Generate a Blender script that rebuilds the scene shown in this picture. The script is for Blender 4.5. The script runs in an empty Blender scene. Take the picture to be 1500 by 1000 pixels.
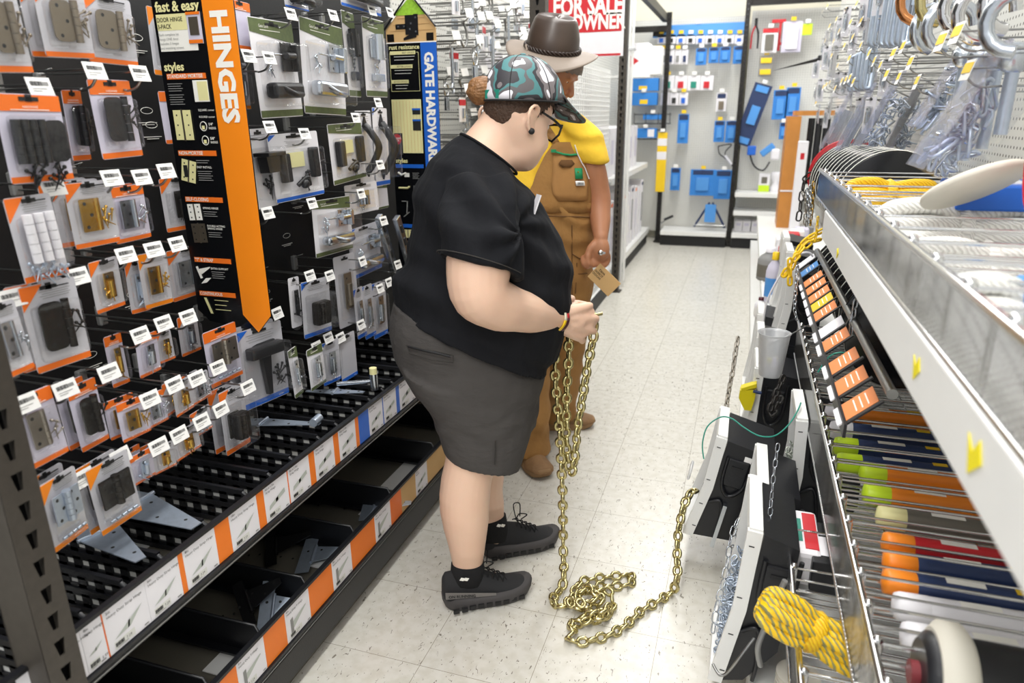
import bpy, bmesh, math, random
from mathutils import Vector, Matrix, Quaternion
random.seed(11)
SC = bpy.context.scene
COL = SC.collection
PI = math.pi
# ------------------------------------------------------------------ camera
HC = 1.458                                     # camera height in metres
CB = Matrix(((0.95087078, -0.08731095, 0.29702114),
             (0.30945485, 0.2961925, -0.90360816),
             (-0.00908055, 0.95112923, 0.30865959)))
cd = bpy.data.cameras.new('camera'); cam = bpy.data.objects.new('camera', cd); COL.objects.link(cam)
cam.matrix_world = Matrix.Translation((0, 0, HC)) @ CB.to_4x4()
cd.sensor_width = 36.0; cd.lens = 24.53; cd.clip_start = 0.02
cd.dof.use_dof = True; cd.dof.focus_distance = 2.0; cd.dof.aperture_fstop = 3.2
SC.camera = cam
# ------------------------------------------------------------------ world, lamps, exposure
SC.view_settings.view_transform = 'Standard'; SC.view_settings.look = 'None'
SC.view_settings.exposure = 0.32; SC.view_settings.gamma = 1.0
SC.view_settings.use_curve_mapping = False
w = bpy.data.worlds.new('store_air'); SC.world = w; w.use_nodes = True
w.node_tree.nodes['Background'].inputs[0].default_value = (0.95, 0.97, 1.0, 1)
w.node_tree.nodes['Background'].inputs[1].default_value = 0.7
def lamp(name, loc, sx, sy, power, rot=(0, 0, 0), col=(1, .985, .95)):
    l = bpy.data.lights.new(name, 'AREA'); l.shape = 'RECTANGLE'; l.size = sx; l.size_y = sy
    l.energy = power; l.color = col
    o = bpy.data.objects.new(name, l); COL.objects.link(o); o.location = loc; o.rotation_euler = rot
    return o
lamp('fluorescent_row', (-0.45, 3.2, 3.6), 0.35, 9.0, 150)
lamp('fluorescent_row', (1.9, 3.2, 3.6), 0.35, 9.0, 80)
lamp('fluorescent_row', (-2.8, 3.2, 3.6), 0.35, 9.0, 80)
lamp('fluorescent_row', (0.0, 7.2, 3.6), 2.6, 0.35, 25)
lamp('fluorescent_row', (-0.3, -1.6, 3.4), 2.6, 0.35, 60)
# ------------------------------------------------------------------ pixel of the photo -> point on a real plane
def ray(px, py): return CB @ Vector((px - 750.0, 500.0 - py, -1022.0))
O0 = Vector((0, 0, HC))
def onX(px, py, x): d = ray(px, py); return O0 + d * (x / d.x)
def onY(px, py, y): d = ray(px, py); return O0 + d * (y / d.y)
def onZ(px, py, z): d = ray(px, py); return O0 + d * ((z - HC) / d.z)
# ------------------------------------------------------------------ materials
def lin(h):
    if not isinstance(h, str): return tuple(h)
    r = [int(h[i:i + 2], 16) / 255 for i in (0, 2, 4)]
    return tuple(c / 12.92 if c <= .04045 else ((c + .055) / 1.055) ** 2.4 for c in r)
def mat(name, col, rough=.5, metal=0., noise=0., nscale=20., bump=0., bscale=None, coat=0., spec=.5, stretch=None, trans=0., alpha=1.):
    m = bpy.data.materials.new(name); m.use_nodes = True
    nt = m.node_tree; b = nt.nodes['Principled BSDF']; c = lin(col)
    b.inputs['Base Color'].default_value = (*c, 1); b.inputs['Roughness'].default_value = rough
    b.inputs['Metallic'].default_value = metal; b.inputs['Coat Weight'].default_value = coat
    b.inputs['Specular IOR Level'].default_value = spec
    b.inputs['Transmission Weight'].default_value = trans; b.inputs['Alpha'].default_value = alpha
    tc = nt.nodes.new('ShaderNodeTexCoord'); mp = nt.nodes.new('ShaderNodeMapping')
    nt.links.new(tc.outputs['Object'], mp.inputs[0])
    if stretch: mp.inputs['Scale'].default_value = stretch
    if noise or True:
        n = nt.nodes.new('ShaderNodeTexNoise'); n.inputs['Scale'].default_value = nscale; n.inputs['Detail'].default_value = 4
        nt.links.new(mp.outputs[0], n.inputs['Vector'])
        r = nt.nodes.new('ShaderNodeMixRGB'); r.blend_type = 'MIX'
        nz = max(noise, .03)
        r.inputs[1].default_value = (*[x * (1 - nz) for x in c], 1); r.inputs[2].default_value = (*[min(1, x * (1 + nz)) for x in c], 1)
        nt.links.new(n.outputs['Fac'], r.inputs[0]); nt.links.new(r.outputs[0], b.inputs['Base Color'])
    if bump:
        n2 = nt.nodes.new('ShaderNodeTexNoise'); n2.inputs['Scale'].default_value = bscale or nscale; n2.inputs['Detail'].default_value = 5
        nt.links.new(mp.outputs[0], n2.inputs['Vector'])
        bp = nt.nodes.new('ShaderNodeBump'); bp.inputs['Strength'].default_value = bump; bp.inputs['Distance'].default_value = .01
        nt.links.new(n2.outputs['Fac'], bp.inputs['Height']); nt.links.new(bp.outputs[0], b.inputs['Normal'])
    return m
def plastic_clear(name, tint=(1, 1, 1), haze=.08, gl=.12, ior=1.45, k=.7):
    m = bpy.data.materials.new(name); m.use_nodes = True; nt = m.node_tree; nt.nodes.clear()
    o = nt.nodes.new('ShaderNodeOutputMaterial'); t = nt.nodes.new('ShaderNodeBsdfTransparent'); t.inputs[0].default_value = (*tint, 1)
    g = nt.nodes.new('ShaderNodeBsdfGlossy'); g.inputs['Roughness'].default_value = gl
    d = nt.nodes.new('ShaderNodeBsdfDiffuse'); d.inputs[0].default_value = (.9, .92, .95, 1)
    fr = nt.nodes.new('ShaderNodeLayerWeight'); fr.inputs[0].default_value = .35
    n = nt.nodes.new('ShaderNodeTexNoise'); n.inputs['Scale'].default_value = 45; n.inputs['Detail'].default_value = 2
    bp = nt.nodes.new('ShaderNodeBump'); bp.inputs['Strength'].default_value = .5; bp.inputs['Distance'].default_value = .004
    tc = nt.nodes.new('ShaderNodeTexCoord'); nt.links.new(tc.outputs['Object'], n.inputs['Vector'])
    nt.links.new(n.outputs[0], bp.inputs['Height']); nt.links.new(bp.outputs[0], g.inputs['Normal']); nt.links.new(bp.outputs[0], fr.inputs['Normal'])
    a = nt.nodes.new('ShaderNodeMixShader'); a.inputs[0].default_value = haze
    nt.links.new(t.outputs[0], a.inputs[1]); nt.links.new(d.outputs[0], a.inputs[2])
    mth = nt.nodes.new('ShaderNodeMath'); mth.operation = 'MULTIPLY_ADD'; mth.inputs[1].default_value = k; mth.inputs[2].default_value = .03
    nt.links.new(fr.outputs['Fresnel'], mth.inputs[0])
    b = nt.nodes.new('ShaderNodeMixShader'); nt.links.new(mth.outputs[0], b.inputs[0])
    nt.links.new(a.outputs[0], b.inputs[1]); nt.links.new(g.outputs[0], b.inputs[2]); nt.links.new(b.outputs[0], o.inputs[0])
    return m
M = {}
def defm(k, *a, **kw): M[k] = mat(k, *a, **kw); return M[k]
defm('black_plastic', '15161a', .38, bump=.05, bscale=200)
defm('black_gloss', '0c0d10', .22)
defm('black_matte', '131315', .6)
defm('black_board', '0d0d0f', .62, bump=.05, bscale=90)
defm('dark_metal', '2a2826', .4, .6)
defm('rack_brown', '45403a', .45, .3, noise=.25, nscale=60)
defm('orange', 'ee7a1c', .42)
defm('orange_red', 'ee7320', .42)
defm('sign_orange', 'f58a14', .45)
defm('blue', '1d63c8', .4)
defm('pale_blue', '4d92d8', .5)
defm('blue_card', '2f80cf', .5, noise=.2, nscale=60)
defm('navy', '20335c', .45)
defm('green_card', '56633a', .5, noise=.35, nscale=70)
defm('teal', '1f8a76', .45)
defm('white_card', 'e8e6ea', .5)
defm('lilac_card', 'cfcbdc', .45)
defm('white_paper', 'f0efec', .55)
defm('white_metal', 'e9e9e6', .35)
defm('grey_metal', '8e8e8c', .4, .5)
defm('print_black', '1b1b1b', .6)
defm('print_grey', '8a8a88', .6)
defm('print_white', 'f4f2ea', .6)
defm('cream', 'e6e0a4', .5)
defm('cream_wall', 'e9e4d0', .8)
defm('brass', 'c9a24a', .25, 1.)
defm('steel', 'c3c9d0', .25, 1.)
defm('zinc', 'b4c0d0', .32, .65, noise=.15, nscale=80)
defm('nickel', 'a69f94', .35, 1.)
defm('bronze_dark', '2a2622', .35, .7)
defm('antique', '857b6c', .36, .8)
defm('satin_black', '1c1c1e', .35, .2)
defm('chrome', 'd8d8d8', .12, 1.)
defm('wire', '9a9a98', .28, 1.)
defm('gold_chain', 'c8bc88', .27, .95, noise=.12, nscale=60)
defm('red', 'c6202a', .4)
defm('yellow', 'f0c81c', .45)
defm('lime', 'c8e62a', .4)
defm('wood', 'c07f36', .5, noise=.25, nscale=12, stretch=(1, 8, .5))
defm('cardboard', 'b58d58', .8, noise=.1)
defm('kraft', 'd2ab74', .8, noise=.06)
defm('peg_white', 'd4d4cf', .6)
defm('hole_glint_grey', 'c4c4c0', .5)  # pale tone standing in for brightness seen through the divider holes
defm('shelf_grey', '6b675d', .5)
defm('glass', 'dfe8f0', .1)
M['clear'] = plastic_clear('clear_plastic', haze=.01, k=.17, gl=.07)
M['clear_haze'] = plastic_clear('clear_plastic_hazy', haze=.3, gl=.3)
# ------------------------------------------------------------------ mesh builder
class MB:
    def __init__(s): s.v = []; s.f = []; s.m = []; s.mats = []; s.sm = []
    def mi(s, m):
        m = M[m] if isinstance(m, str) else m
        if m not in s.mats: s.mats.append(m)
        return s.mats.index(m)
    def add(s, vs, fs, m, smooth=False, T=None):
        b = len(s.v); k = s.mi(m)
        s.v += [tuple(T @ Vector(v)) for v in vs] if T is not None else [tuple(v) for v in vs]
        for f in fs: s.f.append(tuple(b + i for i in f)); s.m.append(k); s.sm.append(smooth)
        return s
    def box(s, c, d, m, T=None, bev=0.):
        x, y, z = (i / 2 for i in d); cx, cy, cz = c
        if bev:
            b = min(bev, x * .9, y * .9, z * .9); vs = []
            bm = bmesh.new(); bmesh.ops.create_cube(bm, size=1)
            for v in bm.verts: v.co = Vector((v.co.x * d[0], v.co.y * d[1], v.co.z * d[2]))
            bmesh.ops.bevel(bm, geom=bm.edges[:], offset=b, segments=2, affect='EDGES', profile=.5)
            for v in bm.verts: vs.append((v.co.x + cx, v.co.y + cy, v.co.z + cz))
            bm.verts.index_update(); fs = [tuple(v.index for v in f.verts) for f in bm.faces]; bm.free()
            return s.add(vs, fs, m, False, T)
        vs = [(cx + i * x, cy + j * y, cz + k * z) for i in (-1, 1) for j in (-1, 1) for k in (-1, 1)]
        return s.add(vs, [(0, 1, 3, 2), (4, 6, 7, 5), (0, 4, 5, 1), (2, 3, 7, 6), (0, 2, 6, 4), (1, 5, 7, 3)], m, False, T)
    def quad(s, pts, m, T=None): return s.add(pts, [tuple(range(len(pts)))], m, False, T)
    def prism(s, poly, ax, a, b, m, T=None):
        """poly: 2-D outline; ax: axis of extrusion ('x','y','z') from a to b"""
        def P(u, t):
            return {'x': (t, u[0], u[1]), 'y': (u[0], t, u[1]), 'z': (u[0], u[1], t)}[ax]
        n = len(poly); vs = [P(u, a) for u in poly] + [P(u, b) for u in poly]
        fs = [tuple(range(n)), tuple(range(2 * n - 1, n - 1, -1))] + [(i, i + n, (i + 1) % n + n, (i + 1) % n) for i in range(n)]
        return s.add(vs, fs, m, False, T)
    def tube(s, pts, r, m, seg=8, closed=False, T=None, cap=True):
        pts = [Vector(p) for p in pts]; n = len(pts); rs = r if isinstance(r, (list, tuple)) else [r] * n
        vs = []; prev = None
        for i in range(n):
            if closed: t = pts[(i + 1) % n] - pts[i - 1]
            else: t = pts[min(i + 1, n - 1)] - pts[max(i - 1, 0)]
            t.normalize() if t.length > 1e-9 else None
            if prev is None:
                a = Vector((0, 0, 1)) if abs(t.z) < .9 else Vector((1, 0, 0)); u = t.cross(a).normalized()
            else:
                u = prev - t * prev.dot(t)
                u = u.normalized() if u.length > 1e-6 else t.orthogonal().normalized()
            prev = u; w_ = t.cross(u)
            for k in range(seg):
                an = 2 * PI * k / seg; vs.append(pts[i] + (u * math.cos(an) + w_ * math.sin(an)) * rs[i])
        fs = []
        for i in range(n if closed else n - 1):
            j = (i + 1) % n
            for k in range(seg):
                l = (k + 1) % seg; fs.append((i * seg + k, i * seg + l, j * seg + l, j * seg + k))
        s.add(vs, fs, m, True, T)
        if not closed and cap: s.add(vs[:seg] + vs[-seg:], [tuple(range(seg - 1, -1, -1)), tuple(range(seg, 2 * seg))], m, False, T)
        return s
    def cyl(s, a, b, r, m, seg=16, T=None): return s.tube([a, b], r, m, seg, T=T)
    def lathe(s, prof, m, seg=24, T=None, axis='z'):
        vs = []; n = len(prof)
        for (r, h) in prof:
            for k in range(seg):
                a = 2 * PI * k / seg; c, d = r * math.cos(a), r * math.sin(a)
                vs.append({'z': (c, d, h), 'y': (c, h, d), 'x': (h, c, d)}[axis])
        fs = [(i * seg + k, i * seg + (k + 1) % seg, (i + 1) * seg + (k + 1) % seg, (i + 1) * seg + k) for i in range(n - 1) for k in range(seg)]
        s.add(vs, fs, m, True, T); return s.add(vs[:seg] + vs[-seg:], [tuple(range(seg - 1, -1, -1)), tuple(range(seg, 2 * seg))], m, False, T)
    def loft(s, rings, m, T=None, cap=True):
        n = len(rings[0]); vs = [p for r in rings for p in r]; fs = []
        for i in range(len(rings) - 1):
            for k in range(n):
                l = (k + 1) % n; fs.append((i * n + k, i * n + l, (i + 1) * n + l, (i + 1) * n + k))
        if cap: fs += [tuple(range(n - 1, -1, -1)), tuple((len(rings) - 1) * n + k for k in range(n))]
        return s.add(vs, fs, m, True, T)
    def ball(s, c, r, m, T=None, seg=16, rg=10, R=None):
        r = (r, r, r) if isinstance(r, (int, float)) else r; vs = []; c = Vector(c)
        for i in range(rg + 1):
            th = PI * i / rg
            for k in range(seg):
                a = 2 * PI * k / seg
                p = Vector((r[0] * math.sin(th) * math.cos(a), r[1] * math.sin(th) * math.sin(a), r[2] * math.cos(th)))
                vs.append(c + (R @ p if R else p))
        fs = [(i * seg + k, (i + 1) * seg + k, (i + 1) * seg + (k + 1) % seg, i * seg + (k + 1) % seg) for i in range(rg) for k in range(seg)]
        return s.add(vs, fs, m, True, T)
    def text(s, txt, org, xd, ud, h, m, bold=0., align='l', wide=1., lift=.0006):
        """flat lettering: org = baseline start, xd = reading direction, ud = up, h = cap height"""
        vs, fs, wd = glyphs(txt, bold)
        xd = Vector(xd).normalized(); ud = Vector(ud).normalized(); nn = xd.cross(ud); k = h / .7
        off = {'l': 0, 'c': -wd / 2, 'r': -wd}[align]
        s.add([Vector(org) + xd * ((v[0] + off) * k * wide) + ud * (v[1] * k) + nn * lift for v in vs], fs, m)
        return wd * k * wide
    def build(s, name, parent=None, loc=None, autosmooth=False):
        me = bpy.data.meshes.new(name); me.from_pydata(s.v, [], s.f)
        for m in s.mats: me.materials.append(m)
        me.polygons.foreach_set('material_index', s.m); me.polygons.foreach_set('use_smooth', s.sm); me.update()
        o = bpy.data.objects.new(name, me); COL.objects.link(o)
        if parent: o.parent = parent
        if loc is not None: o.location = loc
        return o
_gl = {}
def glyphs(txt, bold):
    k = (txt, bold)
    if k not in _gl:
        c = bpy.data.curves.new('t', 'FONT'); c.body = txt; c.offset = bold; c.resolution_u = 2; c.size = 1
        o = bpy.data.objects.new('t', c); COL.objects.link(o); dg = bpy.context.evaluated_depsgraph_get(); dg.update()
        me = o.evaluated_get(dg).to_mesh(); vs = [tuple(v.co) for v in me.vertices]; fs = [tuple(p.vertices) for p in me.polygons]
        o.evaluated_get(dg).to_mesh_clear(); bpy.data.objects.remove(o); bpy.data.curves.remove(c)
        _gl[k] = (vs, fs, max([v[0] for v in vs] or [0]))
    return _gl[k]
LABELS = {}
def tag(o, label, cat, group=None, kind=None):
    o['label'] = label; o['category'] = cat
    if group: o['group'] = group
    if kind: o['kind'] = kind
    return o
def thing(name, label, cat, loc=(0, 0, 0), rz=0., group=None):
    o = bpy.data.objects.new(name, None); COL.objects.link(o); o.empty_display_size = .05
    o.location = loc; o.rotation_euler = (0, 0, rz)
    return tag(o, label, cat, group)
def struct(mb, name):
    o = mb.build(name); o['kind'] = 'structure'; return o
def copy_tree(o, parent=None):
    c = o.copy(); COL.objects.link(c)
    if parent: c.parent = parent
    for ch in [x for x in KIDS.get(o.name, [])]: copy_tree(ch, c)
    return c
KIDS = {}
def reg(o):
    """remember the children of a prototype so that copies are quick"""
    def rec(x):
        k = [c for c in bpy.data.objects if c.parent == x]; KIDS[x.name] = k
        for c in k: rec(c)
    rec(o); return o
def bez(pts, n=8):
    """smooth polyline through points (Catmull-Rom)"""
    P = [Vector(p) for p in pts]; out = []
    for i in range(len(P) - 1):
        a, b, c, d = P[max(i - 1, 0)], P[i], P[i + 1], P[min(i + 2, len(P) - 1)]
        for k in range(n):
            t = k / n
            out.append(.5 * ((2 * b) + (c - a) * t + (2 * a - 5 * b + 4 * c - d) * t * t + (3 * b - a - 3 * c + d) * t ** 3))
    return out + [P[-1]]
def oring(c, u, v, ru, rv, n=20, p=2.0):
    """a (super)ellipse ring in the plane of u and v"""
    out = []
    for k in range(n):
        a = 2 * PI * k / n; ca, sa = math.cos(a), math.sin(a)
        out.append(Vector(c) + Vector(u) * (ru * math.copysign(abs(ca) ** (2 / p), ca)) + Vector(v) * (rv * math.copysign(abs(sa) ** (2 / p), sa)))
    return out
defm('lime_leaf', '9ccc3a', .5, noise=.4, nscale=90)
ORD = ['first', 'second', 'third', 'fourth', 'fifth', 'sixth', 'seventh', 'eighth', 'ninth', 'tenth', 'eleventh', 'twelfth', 'thirteenth', 'fourteenth', 'fifteenth', 'sixteenth', 'seventeenth', 'eighteenth', 'nineteenth', 'twentieth']
# ================================================================== SETTING
def floor_material():
    m = bpy.data.materials.new('vinyl_tile'); m.use_nodes = True; nt = m.node_tree; b = nt.nodes['Principled BSDF']
    L = nt.links.new; N = nt.nodes.new
    tc = N('ShaderNodeTexCoord'); mp = N('ShaderNodeMapping'); L(tc.outputs['Object'], mp.inputs[0])
    mp.inputs['Location'].default_value = (.126, -.176, 0)
    br = N('ShaderNodeTexBrick'); br.offset = 0; br.squash = 1
    br.inputs['Scale'].default_value = 1; br.inputs['Brick Width'].default_value = .309; br.inputs['Row Height'].default_value = .309
    br.inputs['Mortar Size'].default_value = .0011; br.inputs['Mortar Smooth'].default_value = .6
    br.inputs['Color1'].default_value = (*lin('d6d3ca'), 1); br.inputs['Color2'].default_value = (*lin('d2cfc6'), 1); br.inputs['Mortar'].default_value = (*lin('8f8878'), 1)
    L(mp.outputs[0], br.inputs[0])
    v = N('ShaderNodeTexNoise'); v.inputs['Scale'].default_value = 120; v.inputs['Detail'].default_value = 1.5; v.inputs['Distortion'].default_value = 1.2
    sm = N('ShaderNodeMapping'); sm.inputs['Rotation'].default_value = (0, 0, .7); sm.inputs['Scale'].default_value = (1, .38, 1)
    L(tc.outputs['Object'], sm.inputs[0]); L(sm.outputs[0], v.inputs['Vector'])
    cr = N('ShaderNodeValToRGB'); cr.color_ramp.elements[0].position = .685; cr.color_ramp.elements[1].position = .68
    L(v.outputs['Fac'], cr.inputs[0])
    v2 = N('ShaderNodeTexNoise'); v2.inputs['Scale'].default_value = 30; v2.inputs['Detail'].default_value = 5
    L(tc.outputs['Object'], v2.inputs['Vector'])
    c2 = N('ShaderNodeValToRGB'); c2.color_ramp.elements[0].position = .35; c2.color_ramp.elements[0].color = (.9, .89, .86, 1); c2.color_ramp.elements[1].position = .6; c2.color_ramp.elements[1].color = (1, 1, 1, 1)
    L(v2.outputs['Fac'], c2.inputs[0])
    m1 = N('ShaderNodeMixRGB'); m1.blend_type = 'MULTIPLY'; m1.inputs[0].default_value = 1; L(br.outputs['Color'], m1.inputs[1]); L(c2.outputs[0], m1.inputs[2])
    m2 = N('ShaderNodeMixRGB'); m2.inputs[2].default_value = (*lin('857f74'), 1); L(cr.outputs[0], m2.inputs[0]); L(m1.outputs[0], m2.inputs[1])
    L(m2.outputs[0], b.inputs['Base Color']); b.inputs['Roughness'].default_value = .27; b.inputs['Specular IOR Level'].default_value = .45
    n3 = N('ShaderNodeTexNoise'); n3.inputs['Scale'].default_value = 14; L(tc.outputs['Object'], n3.inputs['Vector'])
    bp = N('ShaderNodeBump'); bp.inputs['Strength'].default_value = .05; bp.inputs['Distance'].default_value = .01; L(n3.outputs[0], bp.inputs['Height']); L(bp.outputs[0], b.inputs['Normal'])
    return m
M['vinyl'] = floor_material()
def peg_material(name, col, hole, pitch=.0254, r=.17):
    m = bpy.data.materials.new(name); m.use_nodes = True; nt = m.node_tree; b = nt.nodes['Principled BSDF']
    L = nt.links.new; N = nt.nodes.new; tc = N('ShaderNodeTexCoord')
    s = N('ShaderNodeVectorMath'); s.operation = 'SCALE'; s.inputs['Scale'].default_value = 1 / pitch; L(tc.outputs['UV'], s.inputs[0])
    fr = N('ShaderNodeVectorMath'); fr.operation = 'FRACTION'; L(s.outputs[0], fr.inputs[0])
    sb = N('ShaderNodeVectorMath'); sb.operation = 'SUBTRACT'; sb.inputs[1].default_value = (.5, .5, 0); L(fr.outputs[0], sb.inputs[0])
    ln = N('ShaderNodeVectorMath'); ln.operation = 'LENGTH'; L(sb.outputs[0], ln.inputs[0])
    lt = N('ShaderNodeMath'); lt.operation = 'LESS_THAN'; lt.inputs[1].default_value = r; L(ln.outputs['Value'], lt.inputs[0])
    mx = N('ShaderNodeMixRGB'); mx.inputs[1].default_value = (*lin(col), 1); mx.inputs[2].default_value = (*lin(hole), 1); L(lt.outputs[0], mx.inputs[0])
    L(mx.outputs[0], b.inputs['Base Color']); b.inputs['Roughness'].default_value = .55
    return m
M['peg_grey'] = peg_material('peg_grey', 'cfcfc9', '6a6a66')
M['peg_back'] = peg_material('peg_back', 'd3d2cb', 'a7a69f')
M['peg_black'] = peg_material('peg_black', '17171a', '050506')
def uv_plane(o):
    me = o.data; uv = me.uv_layers.new(name='u')
    for p in me.polygons:
        n = p.normal
        for li in p.loop_indices:
            c = me.vertices[me.loops[li].vertex_index].co
            uv.data[li].uv = (c.y, c.z) if abs(n.x) > .7 else ((c.x, c.z) if abs(n.y) > .7 else (c.x, c.y))
    return o
struct(MB().box((0, 4, -.02), (8, 16, .04), 'vinyl'), 'floor')
struct(MB().box((0, 8.86, 1.9), (8, .08, 3.8), 'cream_wall'), 'wall_back')
struct(MB().box((-1.3, 8.62, .05), (.02, .05, .1), 'black_matte'), 'baseboard_back')
# vinyl cove strip and dark kick in front of the left shelving
struct(MB().box((-1.09, 2.1, .004), (.075, 3.7, .008), 'shelf_grey').box((-1.13, 2.1, .03), (.02, 3.7, .06), 'black_matte'), 'trim_1')

# ================================================================== BACK WALL DISPLAY
YB = 8.60
def bk(px, py): return onY(px, py, YB)
def panel(x0, x1, z0, z1, y, label, m='peg_back', name='pegboard_panel'):
    o = MB().box(((x0 + x1) / 2, y, (z0 + z1) / 2), (x1 - x0, .02, z1 - z0), m).build(name); uv_plane(o)
    return tag(o, label, 'pegboard')
panel(-3.0, -.10, .1, 2.46, 8.66, 'pale grey pegboard at the back, left of the tall black post')
panel(-.08, 1.5, .1, 2.50, 8.66, 'pale grey pegboard at the back, right of the tall black post')
def rack_post(x, y, h, label, w=.045, d=.06, m='dark_metal', z0=0):
    t = thing('rack_post', label, 'post', (x, y, z0))
    b = MB(); b.box((0, 0, h / 2), (w, d, h), m)
    b.build('post', t)
    q = MB()
    for k in range(int(h / .05)): q.box((0, -d / 2 - .001, .03 + k * .05), (w * .3, .002, .018), 'black_gloss')
    q.build('slot_strip', t); MB().box((0, 0, .01), (w * 1.6, d * 1.6, .02), m).build('foot', t)
    return t
rack_post(-.12, 8.35, 3.0, 'tall dark slotted post in the middle of the back display', .05)
rack_post(-.93, 8.42, 2.5, 'dark slotted post at left corner of the back display', .05)
rack_post(.80, 8.35, 3.0, 'dark slotted post at right end of the back display', .05)
o = MB().box((.34, 8.4, 2.58), (.88, .06, .12), 'dark_metal').build('cross_beam'); tag(o, 'dark cross beam above the right back pegboard', 'beam')
o = MB().box((-.97, 7.3, 2.44), (.05, 2.2, .08), 'dark_metal').box((-1.2, 8.42, 2.34), (.5, .04, .06), 'dark_metal').build('cross_beam'); tag(o, 'dark beam frame at top of the left corner rack', 'beam')
def low_shelf(x0, x1, z, label, d=.42, kick=False, y1=8.64, nm='base_shelf'):
    t = thing(nm, label, 'shelf', ((x0 + x1) / 2, y1 - d / 2, 0)); w_ = x1 - x0
    MB().box((0, 0, z), (w_, d, .02), 'white_metal').build('deck', t)
    MB().box((0, -d / 2 - .006, z - .012), (w_, .012, .04), 'white_metal').build('price_rail', t)
    if kick: MB().box((0, -d / 2 + .03, (z - .03) / 2), (w_, .02, z - .03), 'black_matte').build('kick_plate', t)
    return t
low_shelf(-.88, -.15, .155, 'low white base shelf with black kick, left back bay', kick=True)
low_shelf(-.09, .78, .155, 'low white base shelf with black kick, right back bay', kick=True)
low_shelf(-.09, .78, .60, 'upper white shelf in the right back bay under the green box', d=.36)
low_shelf(-.09, .78, .40, 'lower white shelf in the right back bay, empty', d=.38)
def px_box(r, y, d, m, name, label, cat, group=None, parts=(), tilt=0.):
    """a boxed or carded article hanging on the back wall; r = its rectangle"""
    a, b_ = onY(r[0], r[1], y), onY(r[2], r[3], y)
    x0, x1 = a.x, b_.x; z1, z0 = a.z, b_.z; cx, cz = (x0 + x1) / 2, (z0 + z1) / 2; W, Hh = x1 - x0, z1 - z0
    t = thing(name, label, cat, (cx, y, cz), 0, group); t.rotation_euler = (0, tilt, 0)
    MB().box((0, d / 2, 0), (W, d, Hh), m, bev=.003).build('card', t)
    for (nm, u0, v0, u1, v1, mm, dd) in parts:
        MB().box(((u0 + u1 - 1) / 2 * W, -dd / 2, (v0 + v1 - 1) / 2 * Hh), (W * (u1 - u0), dd, Hh * (v1 - v0)), mm, bev=.002).build(nm, t)
    MB().cyl((0, .0, Hh / 2 - .01), (0, .16, Hh / 2 - .01), .003, 'wire', 6).build('hook', t)
    MB().box((0, -.02, Hh / 2 + .025), (.05, .004, .035), random.choice(['white_paper', 'white_paper', 'yellow'])).build('price_tag', t)
    return t
SM = [('product', .25, .2, .75, .7, 'pale_blue', .02), ('header', .1, .8, .9, .97, 'navy', .003)]
for r, lb in [((1020, 71, 1034, 95), 'blue carded socket pack below the long level, leftmost of four'), ((1039, 70, 1052, 92), 'blue carded pack below the long level, second of four'),
              ((1055, 69, 1069, 92), 'blue carded pack below the long level, third of four'), ((1075, 68, 1089, 93), 'blue carded pack beside the tall middle post'),
              ((994, 167, 1007, 210), 'tall narrow blue card of round parts on the back wall'), ((1047, 177, 1060, 208), 'left of two blue packs hanging mid wall by the post'),
              ((1064, 177, 1078, 209), 'right of two blue packs hanging mid wall by the post'), ((983, 246, 995, 279), 'narrow blue pack hanging low on left back wall'),
              ((1012, 248, 1046, 287), 'wide blue pack with coiled part low on back wall'), ((1048, 249, 1070, 292), 'blue bagged pack hanging against the middle post'),
              ((1134, 132, 1151, 175), 'tall blue pack right of the leaning blue level'), ((1153, 128, 1169, 173), 'tall blue pack nearest the wooden frame top'),
              ((1143, 180, 1151, 204), 'short blue pack partly behind the wooden frame')]:
    px_box(r, YB - .18, .03, 'blue_card', 'carded_tool', lb, 'tool pack', 'blue carded tools on the back wall', SM)
px_box((957, 38, 1091, 50), YB - .12, .04, 'pale_blue', 'boxed_level', 'long pale blue boxed level across the top of back wall', 'level', parts=[('label_end', .0, .1, .12, .9, 'black_matte', .002)])
px_box((924, 115, 964, 133), YB - .2, .12, 'blue_card', 'boxed_tool', 'flat blue box on wall rack, upper of two', 'box', parts=[('label', .3, .1, .6, .4, 'yellow', .002)])
px_box((924, 136, 962, 154), YB - .2, .12, 'blue_card', 'boxed_tool', 'flat blue box on wall rack, lower of two', 'box', parts=[('label', .35, .1, .65, .45, 'yellow', .002)])
px_box((942, 167, 971, 175), YB - .2, .1, 'blue_card', 'boxed_tool', 'small blue box in the wire cradle at left back', 'box')
px_box((930, 188, 961, 202), YB - .25, .12, 'blue_card', 'boxed_tool', 'blue and white box in the lower wire cradle', 'box', parts=[('stripe', .6, .1, .9, .9, 'white_card', .002)])
k = 0
for (x0, x1, y0, y1, n, gp) in [(962, 1090, 51, 64, 9, 'the white strip under the long level'), (958, 1008, 73, 94, 5, 'the grey clips row on back wall'),
                            (969, 1045, 111, 132, 4, 'the white picture row on back wall'), (967, 1008, 136, 154, 3, 'the red and green picture row')]:
    for i in range(n):
        wx = (x1 - x0) / n
        mm = ['print_black', 'red', 'grey_metal', 'blue', 'teal', 'navy'][(i * 3 + n) % 6]
        px_box((x0 + i * wx + 1, y0, x0 + (i + 1) * wx - 1, y1), YB - .12, .02, 'white_card', 'carded_part',
               'small parts card, %s from left in %s' % (ORD[i], gp), 'parts card', gp,
               [('product', .25, .15, .7, .6, mm, .015)])
px_box((1050, 136, 1063, 163), YB - .12, .03, 'white_card', 'carded_glove', 'white and purple card hanging mid back wall', 'parts card', parts=[('header', .1, .7, .9, .95, 'navy', .003), ('product', .25, .1, .75, .55, 'antique', .02)])
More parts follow.
